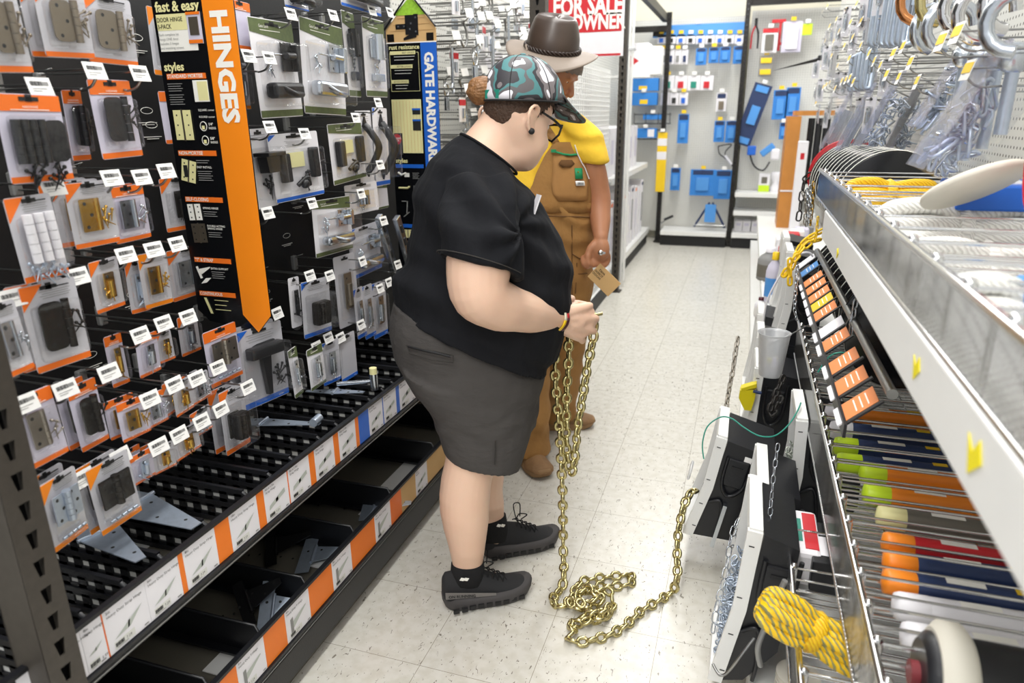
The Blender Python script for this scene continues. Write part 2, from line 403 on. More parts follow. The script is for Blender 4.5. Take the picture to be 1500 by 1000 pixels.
# leaning blue level pack
t = px_box((1093, 122, 1111, 214), YB - .2, .03, 'navy', 'boxed_square', 'long dark blue carded level leaning on the back post', 'level', parts=[('product', .3, .35, .8, .65, 'pale_blue', .02), ('end_block', .15, .03, .85, .13, 'pale_blue', .01), ('end_block', .15, .87, .85, .97, 'pale_blue', .01)], tilt=.28)
px_box((964, 194, 973, 281), YB - .22, .03, 'yellow', 'spirit_level', 'yellow and white boxed rule standing by left post', 'level', parts=[('band', 0, .55, 1, .68, 'white_card', .002), ('band', 0, .78, 1, .9, 'white_card', .002)])
px_box((1118, 42, 1137, 77), YB - .2, .06, 'white_card', 'boxed_tool', 'grey boxed grinder with red top on right back wall', 'box', parts=[('product', .2, .1, .75, .75, 'shelf_grey', .02), ('header', 0, .82, 1, 1, 'red', .004)])
px_box((1148, 32, 1172, 76), YB - .15, .05, 'lilac_card', 'bagged_hose', 'pale bagged tool beside the red clamp', 'bag', parts=[('product', .2, .1, .8, .8, 'white_card', .03)])
px_box((1176, 35, 1189, 51), YB - .15, .03, 'lime', 'carded_light', 'small lime green pack at top right of back wall', 'parts card')
px_box((1113, 82, 1130, 112), YB - .15, .03, 'grey_metal', 'carded_clamp', 'grey and yellow caliper pack below the grinder', 'parts card', parts=[('product', .1, .1, .9, .35, 'yellow', .02), ('product', .1, .65, .9, .9, 'yellow', .02)])
t = thing('bar_clamp', 'red bar clamp hanging on right back wall', 'clamp', onY(1142, 52, YB - .1))
MB().box((0, 0, 0), (.025, .02, .3), 'red').build('bar', t); MB().box((-.02, 0, .14), (.14, .03, .035), 'red', bev=.004).build('jaw', t); MB().box((.03, 0, -.08), (.06, .03, .03), 'red', bev=.004).build('handle', t)
t = thing('bolt_cutter', 'black and red pliers hanging left of the grinder box', 'pliers', onY(1106, 52, YB - .1))
for s_ in (-1, 1):
    MB().tube(bez([(0, 0, .1), (s_ * .03, 0, .02), (s_ * .035, 0, -.13)]), .009, 'red' if s_ < 0 else 'black_plastic').build('handle', t)
MB().box((0, 0, .13), (.03, .02, .08), 'print_black', bev=.005).build('jaw', t)
t = thing('harness', 'blue and white tool with black looped strap, low right back wall', 'tool', onY(1120, 226, YB - .2))
MB().box((.05, 0, .02), (.16, .05, .07), 'pale_blue', bev=.01, T=Matrix.Rotation(-.7, 4, 'Y')).build('body', t)
MB().box((.11, -.01, .0), (.09, .06, .12), 'white_card', bev=.02).build('grip', t)
MB().tube(bez([(-.16, 0, .02), (-.1, -.02, -.12), (.0, -.02, -.17), (.06, 0, -.08)]), .009, 'black_plastic').build('strap', t)
MB().box((-.14, 0, .04), (.09, .05, .1), 'blue', bev=.01).build('pouch', t)
t = thing('sawhorse', 'small dark folding A frame stand on the left base shelf', 'stand', onY(1039, 330, YB - .25))
for s_ in (-1, 1): MB().tube([(s_ * .015, 0, .26), (s_ * .17, 0, -.02)], .012, 'navy').build('leg', t)
MB().box((0, -.02, .14), (.12, .02, .2), 'pale_blue').build('card', t); MB().cyl((-.17, 0, .0), (.17, 0, .0), .012, 'wire').build('crossbar', t)
o = MB().box((0, 0, 0), (.115, .08, .2), 'white_card', bev=.004).box((0, -.041, -.06), (.115, .002, .07), 'lime').box((0, -.041, .03), (.06, .002, .07), 'shelf_grey').build('lamp_box'); p = onY(1119, 268, YB - .12); o.location = (p.x, p.y, .71); tag(o, 'white and lime green box on the upper right back shelf', 'box')
o = MB().lathe([(.05, -.1), (.055, -.05), (.03, 0), (.055, .05), (.06, .1), (.05, .12)], 'white_card').build('filter_roll'); p = onY(1137, 262, YB - .12); o.location = (p.x, p.y, .71); tag(o, 'white ribbed roll beside the lime green box', 'roll')
for i, px in enumerate((1081, 1093, 1106, 1119)):
    p = onY(px, 335, YB - .12); o = MB().box((0, 0, 0), (.085, .14, .12), 'white_card', bev=.002).box((0, -.0705, .02), (.05, .001, .03), 'lilac_card').build('carton'); o.location = (p.x, p.y, .226)
    tag(o, 'small white carton on the right base shelf, %s from left' % ORD[i], 'carton', 'white cartons on the base shelf')
for i, (px, py, lb) in enumerate([(955, 173, 'black wire cradle holding the small blue box'), (945, 196, 'black wire cradle low at the left back')]):
    p = onY(px, py, YB - .2); b = MB()
    for z in (-.06, .04): b.tube([(-.2, 0, z), (.2, 0, z), (.2, .15, z), (-.2, .15, z)], .004, 'black_plastic', 6, True)
    for x in (-.2, -.07, .07, .2): b.cyl((x, 0, -.06), (x, 0, .06), .004, 'black_plastic', 6)
    o = b.build('wire_cradle'); o.location = p; tag(o, lb, 'rack')
t = thing('wire_hanger', 'black wire frame holder hanging beside the middle post', 'hanger', onY(1062, 225, YB - .1))
MB().tube(bez([(-.08, 0, .08), (.06, 0, .1), (.0, 0, 0), (.1, 0, -.14), (.02, 0, -.06), (-.06, 0, 0), (-.08, 0, .08)]), .006, 'black_plastic').build('frame', t)
MB().tube([(.0, 0, -.02), (.08, 0, -.12)], .015, 'white_card').build('grip', t)
t = thing('pipe_offcut', 'short grey cutter tool lying on left base shelf', 'tool', onY(978, 322, YB - .2))
MB().cyl((-.04, 0, -.0), (.06, 0, .05), .015, 'black_plastic').build('grip', t); MB().cyl((-.12, 0, -.07), (-.03, 0, -.01), .008, 'wire').build('rod', t)
# ================================================================== LEFT SHELVING
XW = -1.50                                    # face of the black board
o = MB().box((XW - .02, 1.62, 1.35), (.03, 2.66, 2.7), 'black_board').build('pegboard_panel'); tag(o, 'black backing board behind the hanging hinge packs', 'pegboard')
o = MB().box((XW - .02, 4.39, 1.35), (.03, 2.86, 2.7), 'peg_grey').build('pegboard_panel'); uv_plane(o); tag(o, 'pale pegboard behind the dense small hardware', 'pegboard')
# small printed marks on the black board
b = MB()
for (px, py) in [(200, 55), (215, 162), (222, 183), (132, 520), (118, 560), (195, 430), (390, 428), (436, 290), (420, 345)]:
    p = onX(px, py, XW); b.tube([p + Vector((0, .02 * math.cos(a), .008 * math.sin(a))) for a in [k * PI / 6 for k in range(12)]], .0008, 'print_white', 4, True)
    b.box(p + Vector((-.002, 0, -.03)), (.002, .06, .0015), 'print_white'); b.box(p + Vector((-.002, 0, -.035)), (.002, .04, .0015), 'print_white')
BLACKBOARD = [q for q in bpy.data.objects if q.get('label') == 'black backing board behind the hanging hinge packs'][0]
o = b.build('printed_mark', BLACKBOARD)
# near rack upright with keyhole punchings
def keyhole_upright(loc, h, label, w=.062, d=.062, rz=0.):
    t = thing('rack_upright', label, 'post', loc, rz)
    P, TK = .0508, .0025                        # hole pitch
    b = MB(); b.box((-w / 2 + TK / 2, d / 2, h / 2), (TK, d, h), 'rack_brown'); b.box((w / 2 - TK / 2, d / 2, h / 2), (TK, d, h), 'rack_brown')
    b.box((-w / 2 + .008, d, h / 2), (.016, TK, h), 'rack_brown'); b.box((w / 2 - .008, d, h / 2), (.016, TK, h), 'rack_brown')
    hw, ht, sl = .0095, .015, .5               # hole half width, half height
    # front flange as a strip with real holes: left band, right band, bridges
    b.box((-w / 2 + (w / 2 - hw) / 2, 0, h / 2), (w / 2 - hw, TK, h), 'rack_brown'); b.box((w / 2 - (w / 2 - hw) / 2, 0, h / 2), (w / 2 - hw, TK, h), 'rack_brown')
    n = int(h / P)
    for k in range(n):
        z = k * P + P / 2
        b.box((0, 0, z - P / 2), (2 * hw, TK, P - 2 * ht), 'rack_brown')
        for s_ in (-1, 1): b.prism([(s_ * hw, z - ht), (s_ * hw * .45, z - ht), (s_ * hw, z + ht)], 'y', -TK / 2, TK / 2, 'rack_brown')
    b.build('upright', t)
    MB().box((0, d / 2, .004), (w * 1.7, d * 1.7, .008), 'rack_brown').build('foot_plate', t)
    MB().box((0, d * .5, h / 2), (w * .8, .002, h), 'black_matte').build('liner', t)
    return t
keyhole_upright((-1.0, .656, 0), 2.4, 'brown punched rack upright in the near left foreground', .058, .07, PI / 2)
keyhole_upright((-.985, 3.42, 0), 2.6, 'brown punched rack upright just behind the leather hat', .075, .06)
keyhole_upright((-.985, 5.83, 0), 2.6, 'brown punched rack upright right of the white wire panels', .06, .06)
# ---- price rails
def card_art(b, kind, T):
    """small picture of the article printed on a shelf label; local x 0..1 scaled later"""
    W_, H_ = T
    if kind == 'strap': b[0].prism([(W_ * .2, H_ * .42), (W_ * .55, H_ * .52), (W_ * .95, H_ * .45), (W_ * .55, H_ * .34)], *b[1:])
def rail_labels(parent, segs, x, z0, z1, toward):
    """segs: (y0, y1, colour, text lines, art)"""
    for (y0, y1, c, txt, art) in segs:
        b = MB(); b.box((x, (y0 + y1) / 2, (z0 + z1) / 2), (.002, y1 - y0 - .0006, z1 - z0), c)
        nm = {'white_card': 'price_label', 'white_paper': 'price_label', 'kraft': 'kraft_strip'}.get(c, 'colour_strip')
        o = b.build(nm, parent)
        if nm != 'price_label': o['label'] = {'orange': 'orange strip', 'orange_red': 'orange strip', 'blue': 'blue strip', 'kraft': 'brown kraft strip'}.get(c, 'strip')
        if txt:
            q = MB(); hh = (z1 - z0); L = y1 - y0; X1 = x + .0013
            for i, s_ in enumerate(txt): q.text(s_, (X1, y0 + .006, z1 - .009 - i * .0095), (0, 1, 0), (0, 0, 1), .0058, 'print_black', .0)
            yc, zc = y0 + L * .5, z0 + hh * .42; a = min(L * .36, .042)
            P = lambda u, v: (X1 + .0004, yc + u * a, zc + v * a)
            if art == 'strap':
                q.quad([P(-1, -.42), P(-.1, .02), P(1, .5), P(.1, -.28)], 'zinc_print'); q.quad([P(-.1, -.3), P(-.02, .1), P(.1, .12), P(.02, -.3)], 'print_grey')
            elif art == 't':
                q.quad([P(-.9, .5), P(-.6, .55), P(-.6, -.6), P(-.9, -.65)], 'print_grey'); q.quad([P(-.6, .2), P(.9, .55), P(.9, .45), P(-.6, -.35)], 'zinc_print')
            else:
                q.quad([P(-1, -.35), P(-.9, 0), P(.9, .55), P(.95, .2)], 'zinc_print'); q.quad([P(-.2, -.12), P(-.15, .2), P(.1, .27), P(.1, 0)], 'print_grey')
            # barcode plate and fine print
            q.quad([(X1 + .0002, y0 + L * .12, z0 + .004), (X1 + .0002, y0 + L * .6, z0 + .004), (X1 + .0002, y0 + L * .6, z0 + .02), (X1 + .0002, y0 + L * .12, z0 + .02)], 'label_shade')
            for k in range(9): q.box((X1 + .0006, y0 + L * .15 + k * .0022, z0 + .013), (.0004, .0012 if k % 3 else .0018, .008), 'print_black')
            q.text('2.99' if L < .08 else '7.29', (X1, y0 + L * .15 + .023, z0 + .0095), (0, 1, 0), (0, 0, 1), .0055, 'print_black')
            q.box((X1 + .0005, y0 + L * .3, z0 + .0065), (.0003, L * .25, .001), 'print_grey'); q.box((X1 + .0005, y1 - .012, z0 + .006), (.0003, .01, .0025), 'print_grey')
            q.build('print', o)
M['zinc_print'] = mat('zinc_print', 'b4bab2', .5); M['label_shade'] = mat('label_shade', 'dcdcd6', .6)
def segs_from_px(xs, xp, line):
    ys = [onX(px, line(px), xp).y for px in xs]
    return ys
XU, XL = -1.05, -1.02
up_line = lambda px: 924 - .765 * (px - 104) + 6
lo_line = lambda px: 867 - 1.05 * (px - 444) + 6
HD = 'Heavy Duty Strap Hinge'
US = [(20, 60, 'white_card', None, ''), (60, 113, 'white_card', ('4in', 'Heavy Duty Strap Hinge'), 'strap'), (113, 144, 'white_card', ('4in', 'Strap Hinge'), 'strap'), (144, 146, 'orange_red', None, ''),
      (146, 208, 'white_card', ('5in', HD), 'strap'), (208, 257, 'white_card', ('6in', HD), 'strap'), (257, 264, 'orange', None, ''), (264, 311, 'white_card', ('8in', HD), 'strap'),
      (311, 332, 'orange', None, ''), (332, 372.5, 'white_card', ('10in', HD), 'strap'), (372.5, 383, 'orange', None, ''), (383, 417.5, 'white_card', ('6in x 1.5in', 'Strap Hinge'), 'bar'),
      (417.5, 419, 'orange_red', None, ''), (419, 449.5, 'white_card', ('8in x 1.5in', 'Strap Hinge'), 'bar'), (449.5, 457.5, 'orange', None, ''), (457.5, 485.6, 'white_card', ('10in x 1.5in', 'Strap Hinge'), 'bar'),
      (485.6, 493, 'orange', None, ''), (493, 517.6, 'white_card', ('12in x 1.5in', 'Strap Hinge'), 'bar'), (517.6, 522.5, 'orange', None, ''), (522.5, 537.5, 'blue', None, ''),
      (537.5, 557.7, 'white_card', ('6 x 3.5in', 'Screw Hook'), 'bar'), (557.7, 559, 'blue', None, ''), (559, 577.7, 'white_card', ('8 x 3.5in', 'Screw Hook'), 'bar'), (577.7, 582.5, 'blue', None, ''), (582.5, 604, 'white_card', ('10in', 'Screw Hook'), 'bar')]
def conv(S, xp, line):
    out = []
    for (a, b_, c, t_, ar) in S:
        out.append((onX(a, line(a), xp).y, onX(b_, line(b_), xp).y, c, t_, ar))
    return out
def shelf_unit(name, label, xf, zdeck, zlab, zlip, zbot, S):
    t = thing(name, label, 'shelf', (xf, 1.9, zdeck)); inv = Vector((-xf, -1.9, -zdeck)); y0, y1 = .35, 3.38
    def L(b, nm): o = b.build(nm, t); o.location = inv; return o
    L(MB().box(((XW + xf) / 2, (y0 + y1) / 2, zdeck - .01), (xf - XW, y1 - y0, .02), 'shelf_grey'), 'deck')
    L(MB().box((xf - .004, (y0 + y1) / 2, (zbot + zlip) / 2), (.008, y1 - y0, zlip - zbot), 'black_plastic').box((xf, (y0 + y1) / 2, zlip), (.014, y1 - y0, .008), 'black_plastic')
      .box((xf + .004, (y0 + y1) / 2, zlab - .006), (.012, y1 - y0, .008), 'black_plastic').box((xf + .0045, (y0 + y1) / 2, zlab - .018), (.009, y1 - y0, .003), 'grey_metal'), 'price_rail')
    hold = bpy.data.objects.new('label_row', None)
    rail_labels(t, S, xf + .003, zlab, zlip - .006, 1)
    for c in [c for c in bpy.data.objects if c.parent == t and c.name.split('.')[0] in ('price_label', 'kraft_strip', 'colour_strip')]: c.location = inv
    return t
su = conv(US, XU, up_line); su.append((su[-1][1], 3.36, 'white_card', None, ''))
shelf_unit('bin_shelf', 'upper bin shelf with white and orange strap hinge labels', XU, .50, .505, .606, .475, su)
LS = [(250, 285, 'white_card', ('4in', 'Heavy Duty T-Hinge'), 't'), (285, 344, 'orange', None, ''), (344, 384, 'white_card', ('5in', 'Heavy Duty T-Hinge'), 't'), (384, 415, 'orange', None, ''), (415, 450, 'white_card', ('6in', 'Heavy Duty T-Hinge'), 't'),
      (450, 484, 'orange', None, ''), (484, 512, 'white_card', ('8in', 'Heavy Duty T-Hinge'), 't'), (512, 547, 'orange', None, ''), (547, 570, 'white_card', ('10in', 'Heavy Duty T-Hinge'), 't'), (570, 586, 'orange_red', None, ''),
      (586, 607, 'kraft', None, ''), (607, 624, 'white_card', ('Shelf', 'Bracket'), 'bar'), (624, 655, 'kraft', None, '')]
sl = conv(LS, XL, lo_line); sl.append((sl[-1][1], 3.36, 'kraft', None, ''))
shelf_unit('bin_shelf', 'lower bin shelf with orange and kraft T-hinge labels', XL, .15, .165, .268, .05, sl)
# ---- dividers
def perf_divider(y, i):
    x0, x1, z0, hh = XW + .03, XU - .012, .505, .10; b = MB(); TK = .004
    L = x1 - x0; n = 8; hw = .011; pit = (L - .06) / n
    for z in (z0 + .006, z0 + .052, z0 + hh - .006): b.box(((x0 + x1) / 2 - (.0 if z < z0 + .09 else .012), y, z), (L - (0 if z < z0 + .09 else .024), TK * 2.2, .012), 'black_plastic')
    for r in (0, 1):
        za, zb = z0 + .012 + r * .046, z0 + .046 + r * .042
        for s_ in (za + .004, zb - .004): b.box(((x0 + x1) / 2 - .006, y, s_), (L - .012, TK, .010), 'black_plastic')
        for k in range(n + 1): b.box((x0 + .02 + k * pit, y, (za + zb) / 2), (pit - 2 * hw, TK, zb - za), 'black_plastic')
    for z_ in (.029, .073): b.box(((x0 + x1) / 2 - .01, y + .003, z0 + z_), (L - .05, .001, .024), 'hole_glint_grey')  # added pale strips behind both hole rows, so the holes look bright
    b.tube([(x1 - .03, y, z0 + hh - .006), (x1 - .012, y, z0 + hh - .016), (x1, y, z0 + hh - .045), (x1, y, z0 + .005)], .0055, 'black_plastic', 6)
    o = b.build('bin_divider'); tag(o, 'perforated black divider on the upper bin shelf, %s from the near upright' % ORD[i], 'divider', 'perforated dividers on the upper shelf'); return o
UD = [(60, 960), (100, 925), (128, 903), (186, 848), (240, 808), (304, 756), (363, 715), (399, 685), (431, 664), (471, 633), (497, 612), (522, 591), (545, 573), (564, 555)]
uy = []
for px, py in UD:
    p = onZ(px, py, .605); y = onX(px, py, XU - .02).y; uy.append(y)
uy = sorted(uy) + [1.98, 2.10, 2.24, 2.38, 2.54, 2.72]
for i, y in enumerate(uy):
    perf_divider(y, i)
    # second wall of the neighbouring tray a finger's width away
def solid_divider(y, i):
    x0, x1, z0, hh = XW + .02, XL - .012, .152, .105
    o = MB().prism([(x0, z0), (x1, z0), (x1, z0 + hh * .45), (x1 - .03, z0 + hh), (x0, z0 + hh)], 'y', y - .002, y + .002, 'black_plastic').tube([(x0, y, z0 + hh), (x1 - .03, y, z0 + hh), (x1, y, z0 + hh * .45)], .004, 'black_plastic', 6).box(((x0 + x1) / 2, y - .012, z0 + .02), (x1 - x0, .024, .006), 'black_plastic').build('bin_divider')
    tag(o, 'solid black divider on the lower bin shelf, %s from the near upright' % ORD[i], 'divider', 'solid dividers on the lower shelf')
for i, y in enumerate([.8, .98, 1.16, 1.36, 1.62, 1.86, 2.22, 2.55, 2.9]): solid_divider(y, i)
# ---- loose hinges and plates lying in the bins
def strap_hinge(L, W_, m='zinc', T=None, name='strap_hinge', tee=False):
    t = bpy.data.objects.new(name, None); COL.objects.link(t)
    for s_ in (-1, 1):
        b = MB()
        if tee and s_ < 0: b.prism([(0, -W_ * 1.1), (-L * .16, -W_ * 1.1), (-L * .16, W_ * 1.1), (0, W_ * 1.1)], 'z', 0, .0025, m)
        else: b.prism([(0, -W_ * .5), (s_ * L * .5, -W_ * .14), (s_ * L * .5, W_ * .14), (0, W_ * .5)], 'z', 0, .0025, m)
        for k in range(3): b.lathe([(.004, .0026), (.0001, .003)], 'print_black', 10, T=Matrix.Translation((s_ * L * (.08 + .16 * k), W_ * .22 * (-1) ** k * (1 - .35 * k), 0)))
        b.build('leaf', t)
    MB().cyl((0, -W_ * .55, .003), (0, W_ * .55, .003), .005, m, 12).build('pin', t)
    return t
def at_x(p, x): return Vector((x, p.y, p.z))
def put(t, loc, rot, label, cat='hinge'): t.location = loc; t.rotation_euler = rot; return tag(t, label, cat)
t = strap_hinge(.40, .10); put(t, at_x(onZ(262, 752, .612), -1.275), (0, .03, -.12), 'large zinc strap hinge with a price sticker in upper bin')
MB().box((-.04, .0, .0035), (.045, .016, .0008), 'white_paper').box((-.027, 0, .0042), (.008, .008, .0005), 'red').build('price_sticker', t)
t = strap_hinge(.34, .08); put(t, at_x(onZ(262, 806, .610), -1.255), (0, .0, -.3), 'zinc strap hinge tip in the bin behind the 8in label')
t = strap_hinge(.36, .05); put(t, at_x(onZ(450, 628, .615), -1.27), (0, -.05, .12), 'long zinc strap hinge propped up in the bin by the blue label')
MB().cyl((.17, -.02, .012), (.17, .02, .012), .012, 'zinc').build('barrel', t)
t = strap_hinge(.2, .04); put(t, at_x(onZ(525, 578, .612), -1.2), (0, -.04, .15), 'small bright strap hinge in the far upper bin')
t = thing('screw_hook', 'bright steel screw hook with yellow cap in far upper bin', 'hook', onZ(548, 562, .635)); t.rotation_euler = (0, 0, .3)
MB().cyl((-.12, 0, 0), (.0, 0, .01), .007, 'steel').build('shank', t); MB().cyl((0, 0, -.02), (0, 0, .035), .013, 'steel').build('pin', t); MB().lathe([(.012, .035), (.012, .055)], 'cream').build('cap', t)
t = strap_hinge(.22, .06, 'satin_black', tee=True); put(t, onZ(405, 800, .19), (.35, -.3, .5), 'black T-hinge standing in lower bin')
t = strap_hinge(.26, .07, tee=True); put(t, onZ(460, 812, .18), (.1, -.1, .35), 'zinc T-hinge lying beside the black one in lower bin')
t = strap_hinge(.22, .07, tee=True); put(t, onZ(400, 890, .18), (.5, .1, .5), 'zinc T-hinge on the pile in the nearer lower bin')
t = strap_hinge(.2, .06, 'satin_black', tee=True); put(t, onZ(365, 880, .2), (.6, -.5, .6), 'black T-hinge leaning in the nearer lower bin')
t = strap_hinge(.26, .06, tee=True); put(t, onZ(548, 742, .18), (.15, -.12, .3), 'flat zinc hinge in the lower bin by the red orange strip')
t = strap_hinge(.2, .06, 'satin_black'); put(t, onZ(470, 732, .17), (.1, 0, .3), 'black strap hinge at back of a lower bin')
for i, (px, py, w_, L_, z, lb) in enumerate([(190, 785, .08, .16, .503, 'white paper sheet in the upper bin below the square hinge'), (345, 965, .12, .1, .154, 'white paper sheet in the nearest lower bin'), (478, 815, .12, .1, .154, 'white paper sheet at front of the lower bin with T-hinges'),
                            (560, 745, .12, .12, .154, 'white paper sheet under the flat zinc hinge'), (600, 690, .3, .1, .154, 'long white liner at front of the far lower bin'), (20, 905, .1, .16, .503, 'white liner in nearest upper bin'), (400, 625, .06, .14, .503, 'white liner behind the long propped hinge')]):
    p = onZ(px, py, z); o = MB().box((0, 0, 0), (L_, w_, .003), 'white_paper').build('paper_sheet'); o.location = (max(p.x, -1.4), p.y, z + .002); tag(o, lb, 'paper')
# ================================================================== HANGING PACKS
def card_outline(w, h, r=.006, slot=True):
    pts = []
    for cx, cz, a0 in [(w / 2 - r, h / 2 - r, 0), (-w / 2 + r, h / 2 - r, 90), (-w / 2 + r, -h / 2 + r, 180), (w / 2 - r, -h / 2 + r, 270)]:
        for k in range(4):
            a = math.radians(a0 + k * 30); pts.append((cx + r * math.cos(a), cz + r * math.sin(a)))
    return pts
def plate(b, cx, cz, w, h, m, y=-.006, holes=3, rad=.002, side=0):
    b.prism([(cx + p[0], cz + p[1]) for p in card_outline(w, h, min(rad, w / 3))], 'y', y, y - .0025, m)
    for k in range(holes):
        z = cz + h * (.36 - .72 * k / max(1, holes - 1)); x = cx + w * .18 * (1 if k % 2 else -1) + side * w * .1
        b.lathe([(.0035, 0), (.0001, .0001)], 'print_black', 10, T=Matrix.Translation((x, y - .0029, z)) @ Matrix.Rotation(PI / 2, 4, 'X'))
def knuckle(b, x, z0, z1, m, r=.0045, y=-.009):
    n = 5; d = (z1 - z0) / n
    for k in range(n): b.cyl((x, y, z0 + k * d + .0004), (x, y, z0 + (k + 1) * d - .0004), r, m, 10)
def screws(b, cx, cz, m, n=6, s=1.):
    for k in range(n):
        a = random.uniform(-1.2, 1.2) + PI / 2; x, z = cx + random.uniform(-.009, .009) * s, cz + random.uniform(-.016, .016) * s; y = -.005 - random.random() * .006
        d = Vector((math.cos(a), random.uniform(-.2, .2), math.sin(a))) * .011 * s
        b.tube([Vector((x, y, z)) - d, Vector((x, y, z)) + d], [.0008 * s, .002 * s], m, 5)
        b.ball(Vector((x, y, z)) + d, .0033 * s, m, seg=7, rg=4)
def content(t, kind, w, h, m):
    b = MB(); nm = 'hinge'
    if kind == 'hinge':
        plate(b, -w * .14, 0, w * .32, h * .50, m); plate(b, w * .10, 0, w * .06, h * .50, m, holes=0); knuckle(b, w * .05, -h * .25, h * .25, m, w * .045)
        q = MB(); screws(q, w * .29, -h * .08, m, 6, max(.8, w / .09)); q.build('screws', t)
    elif kind == 'round':                       # radius corner door hinge, edge folded
        plate(b, -w * .10, 0, w * .42, h * .56, m, rad=.012, y=-.008); knuckle(b, w * .16, -h * .29, h * .29, m, .007, -.011)
        q = MB(); screws(q, w * .34, -h * .02, m, 7, 1.1); q.build('screws', t)
    elif kind == 'triple':
        for k in range(4): knuckle(b, -w * .34 + k * w * .13, -h * .28, h * .22, m, .0075, -.011); b.box((-w * .32 + k * w * .13, -.006, -h * .03), (.004, .014, h * .48), m)
        plate(b, w * .22, -h * .03, w * .34, h * .48, m, y=-.014, rad=.012)
        q = MB(); screws(q, -w * .1, -h * .40, m, 9, 1.2); screws(q, w * .2, -h * .40, m, 9, 1.2); q.build('screws', t)
    elif kind == 'tubes':
        for k in range(3): knuckle(b, -w * .24 + k * w * .24, -h * .27, h * .3, m, w * .09, -.014)
        q = MB()
        for k in range(4): screws(q, -w * .3 + k * w * .2, -h * .39, 'zinc', 5, 1.)
        q.build('screws', t)
    elif kind == 'butt':                        # wide square hinge opened flat
        plate(b, -w * .2, .01, w * .34, h * .42, m, y=-.008); plate(b, w * .2, .01, w * .34, h * .42, m, y=-.008); knuckle(b, 0, -h * .22 + .01, h * .22 + .01, m, .008, -.012)
        q = MB()
        for k in range(5): q.tube([(-w * .3 + k * w * .14, -.008, -h * .35), (-w * .2 + k * w * .14, -.008, -h * .345)], .003, 'zinc', 6)
        q.build('screws', t)
    elif kind == 'tee':
        nm = 'latch'; b.box((0, -.016, h * .2), (w * .72, .03, h * .15), m, bev=.005); b.prism([(-w * .1, h * .14), (w * .1, h * .14), (w * .07, -h * .1), (w * .04, -h * .38), (-w * .04, -h * .38), (-w * .07, -h * .1)], 'y', -.004, -.018, m)
        q = MB(); screws(q, w * .3, -h * .2, m, 10, 1.3); q.build('screws', t)
    elif kind == 'latch':
        nm = 'latch'; plate(b, w * .22, h * .13, w * .26, h * .3, m, y=-.006, holes=3); b.tube([(w * .1, -.02, h * .14), (w * .3, -.02, h * .14)], .01, m, 10); b.box((w * .36, -.018, h * .12), (w * .08, .02, h * .28), m, bev=.003)
        b.cyl((-w * .18, -.012, h * .15), (w * .15, -.012, h * .15), .003, 'steel', 6)
        b.box((-w * .02, -.022, -h * .22), (w * .7, .035, h * .16), m, bev=.01); b.tube(bez([(-w * .2, -.03, -h * .18), (0, -.045, -h * .26), (w * .3, -.03, -h * .26)]), .009, m, 8)
        q = MB(); screws(q, -w * .2, h * .02, 'steel', 8, 1.2); q.build('screws', t)
    elif kind == 'bolt':
        nm = 'slide_bolt'; b.cyl((0, -.012, -h * .02), (0, -.012, h * .3), w * .14, m, 10); b.box((0, -.006, h * .12), (w * .5, .006, h * .24), m, bev=.002); b.tube([(0, -.014, h * .02), (w * .25, -.02, 0)], .005, m, 8)
        b.box((0, -.01, -h * .25), (w * .45, .018, h * .1), m, bev=.003); q = MB(); screws(q, 0, -h * .12, m, 5, 1.2); q.build('screws', t)
    elif kind == 'handle':
        nm = 'pull_handle'; b.tube(bez([(0, -.004, h * .3), (0, -.03, h * .18), (w * .05, -.05, 0), (0, -.03, -h * .2), (0, -.004, -h * .33)]), w * .12, m, 8)
        b.prism([(-w * .16, h * .28), (w * .16, h * .28), (0, h * .42)], 'y', 0, -.006, m); b.prism([(-w * .16, -h * .3), (w * .16, -h * .3), (0, -h * .42)], 'y', 0, -.006, m)
    elif kind == 'kit':
        nm = 'latch'; b.box((-w * .3, -.012, 0), (w * .16, .02, h * .42), m, bev=.004); b.box((w * .3, -.012, h * .03), (w * .14, .02, h * .46), m, bev=.004); b.tube(bez([(-w * .1, -.012, -h * .28), (w * .06, -.02, -h * .18), (w * .14, -.012, -h * .3)]), .007, m, 8)
        b.ball((0, -.02, -h * .27), .014, m, seg=10, rg=6); b.box((-w * .02, -.004, h * .1), (w * .3, .004, h * .22), 'cream'); q = MB(); screws(q, w * .12, -h * .25, m, 8, 1.3); q.build('screws', t)
    elif kind == 'bracket':
        nm = 'bracket'; b.box((0, -.03, h * .18), (w * .8, .05, h * .05), m, bev=.002); b.prism([(-w * .3, h * .16), (w * .3, h * .16), (w * .25, -h * .05), (-w * .25, -h * .05)], 'y', -.01, -.04, m)
        q = MB(); screws(q, w * .1, -h * .25, m, 9, 1.3); q.build('screws', t)
    elif kind == 'lump':
        nm = 'hinge'; b.box((0, -.02, -h * .08), (w * .5, .03, h * .42), m, bev=.008); knuckle(b, -w * .1, -h * .25, h * .12, m, .008, -.036)
    elif kind == 'slim':
        nm = 'hasp'; plate(b, 0, 0, w * .34, h * .5, m, holes=3); b.cyl((0, -.01, -h * .2), (0, -.01, h * .1), w * .1, m, 8); q = MB(); screws(q, 0, -h * .2, m, 5, 1.); q.build('screws', t)
    if b.v: b.build(nm, t)
FONTB = .012
